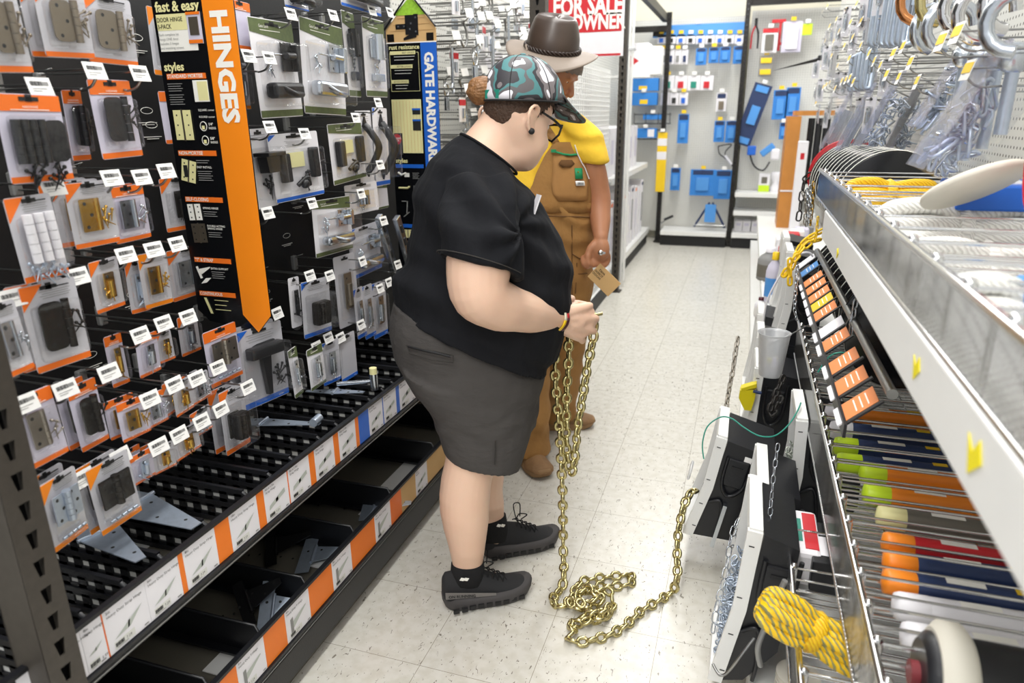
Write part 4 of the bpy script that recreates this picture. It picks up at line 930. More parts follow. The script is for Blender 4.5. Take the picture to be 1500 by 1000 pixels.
# ================================================================== DENSE SMALL HARDWARE (second left bay)
def small_item(kind):
    t = bpy.data.objects.new('hanging_part', None); COL.objects.link(t); b = MB()
    if kind == 0: b.tube([(0, -.006, -.01), (0, -.006, -.11)], .005, 'steel', 8); b.tube(bez([(0, -.006, -.11), (.014, -.006, -.125), (0, -.006, -.14), (-.014, -.006, -.125), (0, -.006, -.11)], 4), .003, 'steel', 6)
    elif kind == 1: b.tube([(.012 * math.cos(a * PI / 6), -.006, -.03 + .02 * math.sin(a * PI / 6)) for a in range(12)], .0035, 'chrome', 6, True); b.box((0, -.006, -.07), (.02, .01, .04), 'steel', bev=.003)
    elif kind == 2: b.box((0, -.002, -.04), (.045, .004, .075), 'white_card'); b.box((0, -.008, -.045), (.03, .01, .04), 'zinc', bev=.003)
    elif kind == 3: b.tube(bez([(0, -.005, 0), (.012, -.005, -.03), (.012, -.005, -.06), (0, -.005, -.075), (-.012, -.005, -.06), (-.006, -.005, -.04)], 4), .004, 'wire', 6)
    elif kind == 4: b.box((0, -.01, -.05), (.05, .016, .09), 'clear', bev=.004); b.box((0, -.008, -.06), (.03, .008, .03), 'steel', bev=.003)
    else: b.box((0, -.002, -.045), (.04, .004, .085), 'white_card'); b.box((0, -.003, -.02), (.04, .004, .02), 'red'); b.cyl((0, -.01, -.04), (0, -.01, -.075), .007, 'steel', 8)
    o = b.build('part', t); MB().box((0, -.001, -.004), (.012, .003, .014), 'grey_metal').build('eye', t)
    return t
def small_hook():
    t = bpy.data.objects.new('tag_hook', None); COL.objects.link(t)
    b = MB(); L_ = .26
    b.tube([(-L_, 0, 0), (0, 0, 0)], .003, 'wire', 5); b.tube([(-L_, 0, -.03), (-.02, 0, -.032), (0, 0, -.015)], .003, 'wire', 5); b.build('wire', t)
    c = MB(); R = Matrix.Rotation(-.25, 4, 'Y') @ Matrix.Rotation(-.35, 4, 'Z'); c.box((.003, 0, 0), (.002, .048, .036), 'white_paper', T=R); o = c.build('price_tag', t)
    return t
sit = [reg(small_item(k)) for k in range(6)]; hk = reg(small_hook()); hk_used = False; used_it = [False] * 6
KIND_LB = ['steel threaded hook hanging among the dense small hardware behind the camouflage cap', 'chrome ring clip hanging in the dense small hardware behind the camouflage cap', 'white carded zinc part in the dense small hardware behind the cap',
           'bent wire hook hanging in the dense small hardware behind the cap', 'clear bagged steel part in the dense small hardware behind the cap', 'white card with red band in the dense small hardware behind the cap']
y = 3.62
rows = [.72, .84, .96, 1.07, 1.17, 1.27, 1.37, 1.47, 1.57, 1.66, 1.77, 1.87, 1.97, 2.07]
n = 0
for ri, z in enumerate(rows):
    for ci in range(20):
        yy = 3.0 + ci * .11 + random.uniform(-.02, .02) + (.05 if ri % 2 else 0)
        if random.random() < .06: continue
        xx = -1.22 + random.uniform(-.10, .08); zz = z + random.uniform(-.02, .02)
        o = hk if not hk_used else copy_tree(hk); hk_used = True
        o.location = (xx, yy, zz); tag(o, 'wire hook with white price tag in the dense small hardware wall', 'hook', 'white tagged hooks in the dense hardware bay')
        k = random.choice([0, 0, 1, 2, 3, 3, 4, 5]); 
        q = sit[k] if not used_it[k] else copy_tree(sit[k]); used_it[k] = True
        q.location = (xx - .03, yy, zz - .035); q.rotation_euler = (0, 0, PI / 2 + random.uniform(-.5, .3)); s_ = random.uniform(1.0, 1.5); q.scale = (s_, s_, s_)
        tag(q, KIND_LB[k], 'hardware', 'small parts on the dense hardware wall, kind %s' % ORD[k])
for k in range(6):
    if not used_it[k]: sit[k].location = (-1.3, 3.7 + .1 * k, 1.0); tag(sit[k], KIND_LB[k], 'hardware')
# FOR SALE sign
t = thing('sale_sign', 'red and white FOR SALE BY OWNER sign behind the leather hat', 'sign', onY(855, 60, 4.6)); p = t.location; W_, H_ = .50, .62
a, c = onY(800, 0, 4.6), onY(912, 98, 4.6)
inv = -t.location; x0, x1 = a.x, c.x; zt = onY(850, -30, 4.6).z; zb = onY(850, 84, 4.6).z
def Ls(b, nm): o = b.build(nm, t); o.location = inv; return o
Ls(MB().box(((x0 + x1) / 2, 4.6, (zt + zb) / 2), (x1 - x0, .004, zt - zb), 'white_card'), 'board')
b = MB(); zr = onY(850, 48, 4.6).z; b.box(((x0 + x1) / 2, 4.597, (zt + zr) / 2 - .0), (x1 - x0 - .03, .001, zt - zr - .0), 'red')
b.box(((x0 + x1) / 2, 4.597, onY(850, 84, 4.6).z + .01), (x1 - x0 - .03, .001, .012), 'red')
z1_ = onY(850, 22, 4.6).z; z2_ = onY(850, 46, 4.6).z
b.text('FOR SALE', (x0 + .045, 4.596, z1_), (1, 0, 0), (0, 0, 1), .105, 'print_white', .035, wide=.67); b.text('BY OWNER', (x0 + .04, 4.596, z2_ + .01), (1, 0, 0), (0, 0, 1), .085, 'print_white', .035, wide=.72)
Ls(b, 'lettering')
# white wire shelving panels standing in the next bay
for i, xx in enumerate((-1.06, -1.14, -1.24)):
    b = MB(); y0, y1, z0, z1 = 3.85 + i * .1, 5.75, .12, 1.78
    k = y0
    while k < y1: b.cyl((xx, k, z0), (xx, k, z1), .0042, 'white_metal', 5); k += .062
    k = z0
    while k < z1: b.cyl((xx, y0, k), (xx, y1, k), .0035, 'white_metal', 5); k += .034
    o = b.build('wire_shelving'); tag(o, ['white wire shelving panel standing nearest the aisle behind the man', 'white wire shelving panel in the middle behind the man', 'white wire shelving panel leaning farthest in behind the man'][i], 'wire shelf', 'white wire panels')
o = MB().box((-1.28, 4.8, .09), (.48, 1.95, .03), 'white_metal').box((-1.03, 4.8, .05), (.02, 1.95, .1), 'black_matte').build('base_shelf'); tag(o, 'white base shelf under the standing wire panels', 'shelf')
o = MB().box((-1.42, 4.8, .95), (.04, 1.9, 1.7), 'white_card').build('backing_sheet'); tag(o, 'white sheet behind the wire shelving panels', 'sheet')
# ---- third left bay: white boards and boxes
o = MB().box((-1.5, 7.2, 1.3), (.03, 2.6, 2.6), 'peg_grey').build('pegboard_panel'); uv_plane(o); tag(o, 'pale pegboard behind the white boxed stacks at far left', 'pegboard')
o = MB().box((-1.27, 7.1, .17), (.46, 2.5, .03), 'white_metal').box((-1.035, 7.1, .155), (.014, 2.5, .06), 'white_metal').box((-1.06, 7.1, .06), (.02, 2.5, .12), 'black_matte').build('base_shelf'); tag(o, 'long white base shelf with black kick at far left', 'shelf')
o = MB().box((-1.27, 7.0, .93), (.42, 2.2, .025), 'white_metal').box((-1.055, 7.0, .915), (.012, 2.2, .05), 'white_metal').build('wall_shelf'); tag(o, 'white upper shelf above the standing white boxes', 'shelf')
for i in range(9):
    o = MB().box((0, 0, .28), (.34, .11, .56), 'white_card', bev=.004).box((.171, 0, .28), (.001, .06, .3), ['lilac_card', 'white_paper', 'print_grey'][i % 3]).box((.171, 0, .52), (.001, .1, .03), ['orange_red', 'white_card', 'navy'][i % 3]).build('flat_box')
    o.location = (-1.24, 6.05 + i * .235, .186); o.scale = (1, 1, [1, .96, 1.04][i % 3]); o.rotation_euler = (0, 0, random.uniform(-.05, .05))
    tag(o, 'tall white flat box standing on far left base shelf, %s from the post' % ORD[i], 'box', 'white flat boxes at far left')
for i in range(5):
    o = MB().box((0, 0, .2), (.3, .2, .4), 'white_card', bev=.004).box((.151, 0, .2), (.001, .12, .2), 'lilac_card').build('boxed_filter')
    o.location = (-1.25, 6.15 + i * .33, .944); tag(o, 'white carton on the upper far left shelf, %s from the post' % ORD[i], 'box', 'white cartons on upper far left shelf')
t = thing('arrow_box', 'white boxes with a red arrow on the far left rack', 'box', onY(932, 88, 7.2))
MB().box((0, 0, 0), (.26, .2, .28), 'white_card', bev=.004).build('carton', t); MB().prism([(-.08, .06), (-.08, -.09), (.04, -.015)], 'y', -.103, -.101, 'red').build('arrow', t); MB().box((.18, .05, -.01), (.12, .2, .25), 'white_paper', bev=.004).build('carton', t)
MB().box((-.2, 0, -.15), (.7, .25, .02), 'white_metal').build('tray', t)
t = thing('trim_stack', 'tall bundle of white trim standing beside the brown upright', 'trim', (-.985, 6.05, 0))
for i in range(4):
    b = MB().box((-.03 + i * .022, .02 * (i % 2), 1.3), (.018, .035, 2.5), 'white_metal', bev=.003); b.build('trim', t)
MB().tube([(-.05, -.02, 1.95), (.055, -.02, 1.95), (.055, .04, 1.95), (-.05, .04, 1.95)], .012, 'clear_haze', 6, True).build('strap', t)
# ================================================================== RIGHT SHELVING
XR = .70
o = MB().box((XR + .02, 3.9, 1.45), (.03, 7.6, 2.9), 'peg_grey').build('pegboard_panel'); uv_plane(o); tag(o, 'grey punched pegboard behind the chain and hook bins on the right', 'pegboard')
o = MB().box((.41, 4.4, .06), (.58, 7.4, .12), 'white_metal').build('base_shelf'); tag(o, 'long white base of the right hand shelving', 'shelf')
o = MB().box((.43, 5.35, .46), (.54, 4.2, .03), 'white_metal').box((.155, 5.35, .45), (.012, 4.2, .06), 'white_metal').build('wall_shelf'); tag(o, 'white lower shelf holding bottles on the right', 'shelf')
# wooden frame and white boards at far end
t = thing('wooden_frame', 'brown wooden display frame standing at far end of right shelving', 'frame', (.36, 6.9, 0))
MB().box((0, 0, .75), (.11, .4, 1.35), 'wood').build('side_board', t); MB().box((.22, 0, 1.45), (.44, .4, .04), 'wood').build('top_board', t); MB().box((-.0, -.205, .80), (.115, .01, .012), 'white_card').build('price_strip', t)
MB().box((.44, 0, 1.2), (.03, .4, .45), 'wood').build('side_board', t)
for i in range(3):
    o = MB().cyl((0, 0, 0), (0, 0, .55), .028, 'black_plastic' if i else 'black_gloss', 12).build('dark_tube'); o.location = (.50 + i * .06, 6.72, .86); tag(o, 'dark tube standing in the wooden frame, %s from left' % ORD[i], 'tube', 'dark tubes in the wooden frame')
o = MB().box((0, 0, 0), (.075, .1, .75), 'white_card', bev=.004).box((0, -.051, .26), (.03, .001, .05), 'red').build('white_box'); o.location = (.425, 6.3, .86); tag(o, 'tall narrow white box beside the wooden frame', 'box')
# ---- big hooks and tags
rh = make_hook(.30, .055, .04, True); reg(rh); first = True
TR = [(1404, 46, .36), (1381, 58, .36), (1324, 67, .42), (1310, 77, .42), (1335, 90, .42), (1274, 78, .42), (1282, 88, .42), (1291, 95, .42), (1256, 5, .42), (1239, 14, .42), (1226, 28, .42), (1216, 38, .42), (1250, 54, .42), (1238, 66, .42), (1219, 81, .42),
      (1246, 113, .42), (1251, 119, .42), (1240, 116, .42), (1234, 118, .42), (1216, 121, .42), (1211, 124, .42), (1207, 127, .42), (1224, 129, .42), (1262, 30, .42), (1230, 45, .42), (1209, 60, .42), (1222, 60, .42), (1204, 96, .42), (1228, 96, .42), (1245, 85, .42), (1262, 66, .42),
      (1300, 108, .42), (1318, 112, .42), (1200, 135, .42), (1196, 150, .42), (1205, 18, .42), (1420, 100, .40), (1345, 118, .42), (1213, 8, .42), (1247, 32, .42)]
for i, (px, py, x_) in enumerate(TR):
    o = rh if first else copy_tree(rh); first = False; p = onX(px, py, x_)
    o.location = p; o.rotation_euler = (0, 0, PI + random.uniform(-.05, .05)); sc = 1.0
    tag(o, ['large price tag hook at the top right beside chrome rings', 'large price tag hook just left of the largest one at top right'][i] if i < 2 else 'hook with yellow and white price tag on the right pegboard', 'hook', None if i < 2 else 'yellow tagged hooks on the right pegboard')
# ---- chrome things hanging
def long_link(r=.011, h=.2, w_=.018, m='zinc'):
    t = bpy.data.objects.new('steel_link', None); COL.objects.link(t); b = MB()
    b.tube([(w_ * math.cos(a * PI / 8), 0, (h / 2 - w_) * (1 if math.sin(a * PI / 8 + .01) > 0 else -1) + w_ * math.sin(a * PI / 8)) for a in range(16)], r, m, 8, True); b.build('link', t)
    MB().cyl((w_, 0, -.02), (w_, 0, .02), r * 1.35, 'steel', 10).build('nut', t)
    return t
ll = reg(long_link()); first = True
for i in range(8):
    o = ll if first else copy_tree(ll); first = False; p = onX(1277 + i * 8.5, 30 - i * 2.0, .46)
    o.location = p; o.rotation_euler = (0, 0, random.uniform(-.6, .3)); tag(o, 'thick steel quick link in top row, %s from left' % ORD[i], 'link', 'thick steel quick links in the top row')
for i in range(5):
    o = copy_tree(ll); p = onX(1250 + i * 6, 108 - i * 2, .46); o.location = p; o.scale = (.8, .8, .8); o.rotation_euler = (0, 0, random.uniform(-.4, .2)); tag(o, 'small steel link in the second row, %s from left' % ORD[i], 'link', 'small steel links in the second row')
for i, (px, py, r_, mm) in enumerate([(1352, 0, .055, 'copper'), (1366, 42, .05, 'steel'), (1392, 38, .05, 'steel'), (1422, 8, .05, 'chrome'), (1445, 18, .05, 'chrome'), (1478, 4, .045, 'chrome'), (1495, 30, .05, 'steel'), (1380, 0, .05, 'gold_chain')]):
    if mm == 'copper' and 'copper' not in M: defm('copper', 'c98a5a', .25, 1.)
    t = thing('pulley', ['copper coloured ring hook high on right', 'steel ring lying left in the ring row', 'steel ring, right one under copper hook', 'chrome eye hook, leftmost of three at the top right corner', 'chrome eye hook in the middle of three at top right', 'chrome eye hook, rightmost of three at top right', 'steel eye hook at right frame edge, upper', 'brass ring hook at top edge'][i], 'hook', onX(px, py, .42), random.uniform(-.5, .5))
    MB().tube([(r_ * math.cos(a * PI / 8), 0, r_ * math.sin(a * PI / 8)) for a in range(13)], .013, mm, 8).build('ring', t); MB().cyl((0, 0, r_), (0, 0, r_ + .05), .009, mm, 8).build('shank', t)
for i in range(4):
    t = thing('eye_bolt', 'large steel eye bolt hanging below the grey hooks, %s from left' % ORD[i], 'bolt', onX(1415 + i * 24, 82 + i * 1.0, .47), 0, 'large steel eye bolts')
    MB().lathe([(.003, -.014), (.026, -.012), (.03, 0), (.026, .012), (.003, .014)], 'steel', 16, axis='y').build('eye', t)
    MB().cyl((0, 0, -.02), (0, 0, -.26 + i * .04), .012, 'zinc', 10).build('shank', t)
M['clear_bin'] = plastic_clear('clear_bin_plastic', (.93, .93, 1), haze=.06, k=.3, gl=.1)
# ---- sloped clear bins
def clear_bin(loc, w_, h, d, kind, label, tilt=.35, rz=0.):
    t = thing('clear_bin', label, 'bin', loc, rz); t.rotation_euler = (0, tilt, rz)
    b = MB()
    for c_, s_ in (((0, 0, -h / 2), (d, w_, .003)), ((-d / 2, 0, 0), (.003, w_, h * .98)), ((d / 2, 0, .02), (.003, w_, h * 1.04)), ((0, -w_ / 2, 0), (d, .003, h)), ((0, w_ / 2, 0), (d, .003, h))): b.box(c_, s_, 'clear')
    b.box((-d / 2 - .003, 0, 0), (.004, w_ * 1.05, h * 1.02), 'clear_bin'); b.build('bin', t)
    hooks = MB(); 
    for k in range({'hooks': 60, 'rods': 26, 'links': 30}[kind]):
        c_ = Vector((random.uniform(-d * .36, d * .36), random.uniform(-w_ * .38, w_ * .38), random.uniform(-h * .45, h * .22)))
        if kind == 'rods': c_.z = -h * .1; R = Matrix.Rotation(random.uniform(-.03, .03), 3, 'X'); hooks.tube([c_ + Vector((0, 0, -h * .3)), c_ + Vector((0, 0, h * .3))], .0028, 'steel', 6); continue
        R = Matrix.Rotation(random.uniform(0, 6.28), 3, 'Z') @ Matrix.Rotation(random.uniform(0, 6.28), 3, 'X'); s_ = .6 if kind == 'hooks' else 1.0
        pts = [(-.012, 0, -.022), (-.012, 0, .014), (-.006, 0, .026), (.006, 0, .026), (.012, 0, .014), (.012, 0, -.022), (.006, 0, -.032), (-.004, 0, -.032)]
        hooks.tube([c_ + R @ (Vector(p) * s_) for p in pts], .0028 * (1 if kind == 'hooks' else 1.4), 'zinc' if k % 3 else 'steel', 6)
    o = hooks.build('hook_heap', t); o['kind'] = 'stuff'; o['label'] = 'loose steel hooks heaped inside' if kind != 'rods' else 'thin steel rods inside'
    MB().cyl((d / 2, 0, h * .53), (d / 2 + .12, 0, h * .53 - .01), .004, 'wire', 6).build('hanger', t)
    return t
clear_bin(onX(1305, 168, .50), .17, .28, .09, 'hooks', 'clear sloped bin full of small bright S-hooks, centre right', .42)
clear_bin(onX(1338, 175, .60), .16, .24, .07, 'hooks', 'clear bin of hooks partly hidden behind the brightest hook bin', .3)
clear_bin(onX(1400, 130, .50), .13, .24, .07, 'links', 'narrow clear bin with pale oval links, left of the large front bin', .45)
clear_bin(onX(1432, 172, .44), .15, .26, .09, 'links', 'large front clear bin full of thick steel S-hooks', .45)
clear_bin(onX(1236, 180, .46), .17, .30, .08, 'rods', 'clear bin of thin steel rods, left of two', .38)
clear_bin(onX(1265, 180, .46), .17, .30, .08, 'rods', 'clear bin of thin steel rods, right of two', .38)
# ---- small clear packs filling the far part
reg_small = make_pack('clear', 'slim', .07, .14, 'steel'); MB().cyl((0, -.02, .06), (0, .27, .064), .003, 'wire', 6).build('hook', reg_small); reg(reg_small); first = True
k = 0
for r_, (z_, xs) in enumerate([(1.75, .44), (1.6, .44), (1.45, .46), (1.9, .44)]):
    for c_ in range(9):
        o = reg_small if first else copy_tree(reg_small); first = False
        o.location = (xs + random.uniform(-.02, .06), 3.25 + c_ * .33 + random.uniform(-.05, .05), z_ + random.uniform(-.04, .04)); o.rotation_euler = (0, 0, -PI / 2 + random.uniform(-.5, .7))
        tag(o, 'small clear pack of steel parts on the crowded far right pegboard', 'pack', 'small clear packs on the far right pegboard')
t = thing('grey_blade', 'dark grey folding saw pointing left from far right pegboard', 'saw', onX(1200, 95, .42)); MB().prism([(-.3, -.03), (-.02, .02), (.0, 0.045), (-.05, .035)], 'y', -.004, .004, 'dark_metal').build('blade', t); MB().box((.05, 0, .045), (.13, .03, .035), 'black_plastic', bev=.008).build('handle', t)
t = thing('red_coil', 'red hose coil at right frame edge', 'coil', onX(1538, 215, .45))
for i in range(4): MB().tube([(.0 + i * .012, .08 * math.cos(a * PI / 10), .11 * math.sin(a * PI / 10)) for a in range(20)], .006, 'red', 8, True).build('loop', t)
# ---- spools
def spool(r, w_, wind, fl='black_gloss', rim='print_white'):
    t = bpy.data.objects.new('wire_spool', None); COL.objects.link(t)
    for s_ in (0, 1):
        b = MB(); y0 = s_ * w_ - w_ / 2; b.lathe([(.02, y0), (r * .97, y0 - .001), (r, y0 + .001), (r, y0 + .003), (r * .97, y0 + .004), (.02, y0 + .004)], fl, 40, axis='y'); b.build('flange', t)
    b = MB(); b.lathe([(r * .72, -w_ / 2 + .005), (r * .72, w_ / 2 - .005)], wind, 30, axis='y')
    for k in range(int(w_ / .009)): b.lathe([(r * .72, -w_ / 2 + .006 + k * .009), (r * .75, -w_ / 2 + .0105 + k * .009), (r * .72, -w_ / 2 + .015 + k * .009)], wind, 30, axis='y')
    b.build('winding', t)
    b = MB(); b.tube([((r + .0005) * math.cos(a * PI / 20), -w_ / 2 - .0005, (r + .0005) * math.sin(a * PI / 20)) for a in range(40)], .0016, rim, 4, True); b.build('rim', t)
    return t
sp = reg(spool(.165, .062, 'wire')); first = True
for i in range(11):
    o = sp if first else copy_tree(sp); first = False; o.location = (.455, 2.60 + i * .102, 1.175 - .002 * i); o.rotation_euler = (0, i * .5, .0); tag(o, 'black cable spool on the upper spool rod, %s from the near end' % ORD[i], 'spool', 'black spools on the upper rod')
o = spool(.17, .05, 'red', 'red', 'red'); o.location = (.46, 3.74, 1.165); tag(o, 'red flanged spool at far end of the upper spool rod', 'spool')
o = MB().cyl((.455, 2.45, 1.175), (.455, 3.9, 1.15), .012, 'wire').build('spool_rod'); tag(o, 'steel rod through the upper row of black spools', 'rod')
for i in range(9):
    o = copy_tree(sp); o.scale = (.85, 1, .85); o.location = (.465, 2.28 + i * .125, .855 - .006 * i); o.rotation_euler = (0, i * .7, .0); tag(o, 'black cable spool on the lower spool rod, %s from the near end' % ORD[i], 'spool', 'black spools on the lower rod')
o = spool(.15, .11, 'wire', 'black_gloss', 'wire'); o.location = (.45, 2.10, .875); tag(o, 'wide spool wound with bright steel cable, nearest on lower rod', 'spool')
o = MB().cyl((.465, 1.8, .87), (.465, 3.6, .80), .012, 'wire').build('spool_rod'); tag(o, 'steel rod through the lower row of black spools', 'rod')
defm('yellow_print', 'f5e400', .5); defm('orange_tube', 'f0881e', .4); defm('cream_disc', 'ddd8ca', .6); defm('maroon_hub', '7a2a30', .5); defm('sash', 'c9cfc4', .35, .6)
# ---- sloping price cards
t = thing('price_card_rail', 'steel rail with a sloping row of orange price cards', 'rail', (.27, 2.3, .88)); inv = Vector((-.27, -2.3, -.88))
o = MB().cyl((.315, 1.45, .925), (.315, 3.15, .905), .011, 'wire').build('rod', t); o.location = inv
o = MB().box((.24, 2.3, .835), (.006, 1.7, .03), 'black_plastic').build('lip', t); o.location = inv
for i, yy in enumerate([3.08, 2.92, 2.74, 2.62, 2.50, 2.39, 2.28, 2.10, 1.98, 1.80, 1.66, 1.52]):
    c_ = ['white_card', 'pale_blue', 'orange_pale', 'orange_pale', 'orange_pale', 'yellow', 'orange_pale', 'white_card', 'orange_pale', 'orange_pale', 'orange_pale', 'orange_pale'][i]
    if 'orange_pale' not in M: defm('orange_pale', 'ee8f50', .45)
    T_ = Matrix.Translation((.272, yy, .872)) @ Matrix.Rotation(-.75, 4, 'Y')
    b = MB().box((0, 0, 0), (.075, .085, .003), c_, T=T_).box((-.048, 0, 0), (.02, .085, .003), 'white_card', T=T_)
    for k in range(3): b.box((-.01 + k * .014, 0, .002), (.003, .06, .0005), 'print_white', T=T_)
    b.box((0, -.05, -.001), (.09, .012, .004), 'black_plastic', T=T_)
    o = b.build('price_card', t); o.location = inv
# ---- wire baskets
def wire_basket(x0, x1, y0, y1, z0, z1, label, dy=.16, rib=.011, strip=False):
    t = thing('wire_basket', label, 'basket', (x0, (y0 + y1) / 2, z0)); inv = -t.location
    def A(b, nm): o = b.build(nm, t); o.location = inv; return o
    b = MB(); y = y0
    while y < y1: b.box((x0, y, (z0 + z1) / 2), (.0028, .0034, z1 - z0), 'chrome'); y += rib
    b.cyl((x0, y0, z0), (x0, y1, z0), .004, 'chrome', 6); A(b, 'front_grid')
    A(MB().cyl((x0, y0 - .01, z1), (x0, y1 + .01, z1), .0065, 'chrome', 10), 'top_rail')
    b = MB(); y = y0
    while y < y1:
        b.cyl((x0, y, z0), (x1, y, z0), .0022, 'chrome', 5); y += .028
    for x in (x0 + .12, x0 + .3): b.cyl((x, y0, z0), (x, y1, z0), .003, 'chrome', 5)
    A(b, 'base_grid')
    y = y0; 
    while y < y1 + .001:
        b = MB(); n = 4
        for k in range(n): b.cyl((x0 + .012, y, z0 + (z1 - z0) * (k + 1) / n), (x1, y, z0 + (z1 - z0) * (k + 1) / n), .0028, 'chrome', 6)
        b.cyl((x0 + .012, y, z0), (x0 + .012, y, z1 + .006), .003, 'chrome', 6); b.ball((x0 + .006, y, z1 + .004), .008, 'chrome', seg=10, rg=6)
        A(b, 'divider'); y += dy
    return t
wire_basket(.24, .66, .42, 2.63, 1.185, 1.272, 'top chrome wire basket holding rope coils, above the white rail', .15)
wire_basket(.24, .66, .80, 2.75, .575, .71, 'middle chrome wire basket full of boxed tubes', .085)
wire_basket(.172, .60, .80, 1.70, .385, .50, 'lower chrome wire basket with a red net pack', .16)
wire_basket(.15, .55, .75, 1.36, .1, .2, 'lowest small chrome wire basket with white cups', .16)
t = thing('price_rail', 'thick white shelf edge under the top basket with yellow arrow stickers', 'rail', (.24, 1.35, 1.14))
MB().box((.0, .0, 0), (.012, 1.85, .082), 'white_metal', bev=.003).build('rail', t); MB().box((.22, 0, .035), (.44, 1.85, .008), 'white_metal').build('shelf_lip', t)
for i, (px, py) in enumerate([(1231, 371), (1350, 540), (1437, 670)]):
    p = onX(px, py, .24) - Vector((.24, 1.35, 1.14)); s_ = .011 + .006 * i / 2
    MB().prism([(p.y - s_ * 1.5, p.z + s_ * .2), (p.y + s_ * .3, p.z - s_ * 1.2), (p.y + s_ * 1.4, p.z + s_ * .9), (p.y + s_ * .2, p.z + s_ * .2), (p.y - s_ * .6, p.z + s_ * 1.3)], 'x', -.0075, -.0065, 'yellow_print').build('arrow_sticker', t)
# ---- rope coils and tubes in the baskets
def rope_bundle(name, label, loc, L_, r, m, m2, rz=0., n=9, band=True, rt=None):
    t = thing(name, label, 'rope', loc, rz); rt = rt or r / n * 1.6
    for k in range(n):
        b = MB(); a0 = 2 * PI * k / n; rr = r * (.85 if k % 2 else .62); yy, zz = rr * math.cos(a0), rr * math.sin(a0)
        pts = [(-L_ / 2, yy * .35, zz * .35), (-L_ / 2 + r * .25, yy * .95, zz * .95), (-L_ * .2, yy * 1.1, zz * 1.1), (0, yy * .8, zz * .8), (L_ * .25, yy, zz), (L_ / 2 - r * .2, yy * .9, zz * .9), (L_ / 2, yy * .3, zz * .3)]
        b.tube(bez(pts, 5), rt, m, 8); b.build('strand', t)
    if band: MB().lathe([(r * .9, -.012), (r * 1.02, 0), (r * .9, .012)], m2, 20, axis='x').build('wrap', t)
    return t
def rope_mat(nm, c1, c2, sc=60):
    m = bpy.data.materials.new(nm); m.use_nodes = True; nt = m.node_tree; b = nt.nodes['Principled BSDF']; b.inputs['Roughness'].default_value = .45
    tc = nt.nodes.new('ShaderNodeTexCoord'); w_ = nt.nodes.new('ShaderNodeTexWave'); w_.inputs['Scale'].default_value = sc; w_.inputs['Distortion'].default_value = 4; w_.bands_direction = 'DIAGONAL'
    r = nt.nodes.new('ShaderNodeValToRGB'); r.color_ramp.elements[0].color = (*lin(c1), 1); r.color_ramp.elements[1].color = (*lin(c2), 1); r.color_ramp.elements[0].position = .62; r.color_ramp.elements[1].position = .75
    nt.links.new(tc.outputs['Object'], w_.inputs['Vector']); nt.links.new(w_.outputs['Fac'], r.inputs[0]); nt.links.new(r.outputs[0], b.inputs['Base Color'])
    bp = nt.nodes.new('ShaderNodeBump'); bp.inputs['Strength'].default_value = .5; bp.inputs['Distance'].default_value = .003; nt.links.new(w_.outputs['Fac'], bp.inputs['Height']); nt.links.new(bp.outputs[0], b.inputs['Normal'])
    M[nm] = m
rope_mat('rope_yellow', 'f2c412', '8d8a5c', 40); rope_mat('rope_plain', 'f4c81e', 'e0a810', 60); rope_mat('rope_white', 'f0efe9', 'd2d0ca', 60); rope_mat('rope_green', 'e4e4de', '2c6a4c', 130)
rope_bundle('rope_coil', 'yellow braided rope bundle with grey flecks poking from lower basket', onY(1192, 925, 1.22), .2, .042, 'rope_yellow', 'rope_plain', .05, 12, rt=.0115).rotation_euler = (0, .35, -.1)
for i, (px, py) in enumerate([(1300, 292), (1320, 330)]):
    rope_bundle('rope_coil', 'bright yellow rope coil in top basket, %s one' % ['far', 'near'][i], onX(px, py, .38) , .22, .055, 'rope_plain', 'rope_plain', .1, 10, rt=.014)
for i, (px, py) in enumerate([(1400, 345), (1440, 410)]):
    rope_bundle('rope_coil', 'thick white rope coil in top basket, %s one' % ['far', 'near'][i], onX(px, py, .42), .3, .07, 'rope_white', 'rope_white', .1, 10, rt=.018)
rope_bundle('rope_coil', 'white and blue rope coil in near corner of top basket', onX(1490, 470, .36), .2, .06, 'rope_white', 'pale_blue', .1, 10, rt=.016)
t = thing('paper_roll', 'cream round disc leaning on the white rope coils', 'disc', onX(1425, 272, .40)); t.rotation_euler = (1.05, -.25, .25)
MB().lathe([(.01, -.006), (.086, -.006), (.088, 0), (.086, .006), (.01, .006)], 'cream_disc', 36, axis='y').build('disc', t)
t = thing('blue_pack', 'blue and white pack lying behind the white rope coils', 'pack', onX(1470, 285, .5)); MB().box((0, 0, 0), (.2, .16, .05), 'blue', bev=.005).build('box', t); MB().box((-.02, 0, .026), (.1, .1, .002), 'white_card').build('label', t)
TB = [(1208, 602, 'orange_tube', 'white_card', .23), (1214, 628, 'navy', 'white_card', .28), (1220, 652, 'navy', 'lime', .30), (1224, 676, 'navy', 'lime', .28), (1258, 692, 'orange_tube', 'lime', .24), (1262, 722, 'orange_tube', 'lime', .24), (1282, 755, 'shelf_grey', 'cream', .26),
      (1290, 795, 'red', 'orange_tube', .22), (1292, 822, 'navy', 'orange_tube', .3), (1290, 850, 'navy', 'orange_tube', .3), (1306, 885, 'white_card', 'white_card', .26), (1318, 930, 'white_card', 'white_card', .26)]
TN = ['orange tube with white cap at far end of the middle basket', 'dark blue tube with white cap', 'dark blue tube with lime cap, upper of two', 'dark blue tube with lime cap, lower of two', 'orange tube with yellow cap, upper of two', 'orange tube with yellow cap, lower of two', 'grey tube in the middle of the basket', 'red tube with orange cap', 'dark blue tube with orange cap, upper', 'dark blue tube with orange cap, lower', 'white tube near the front of the basket', 'white tube nearest the front of the basket']
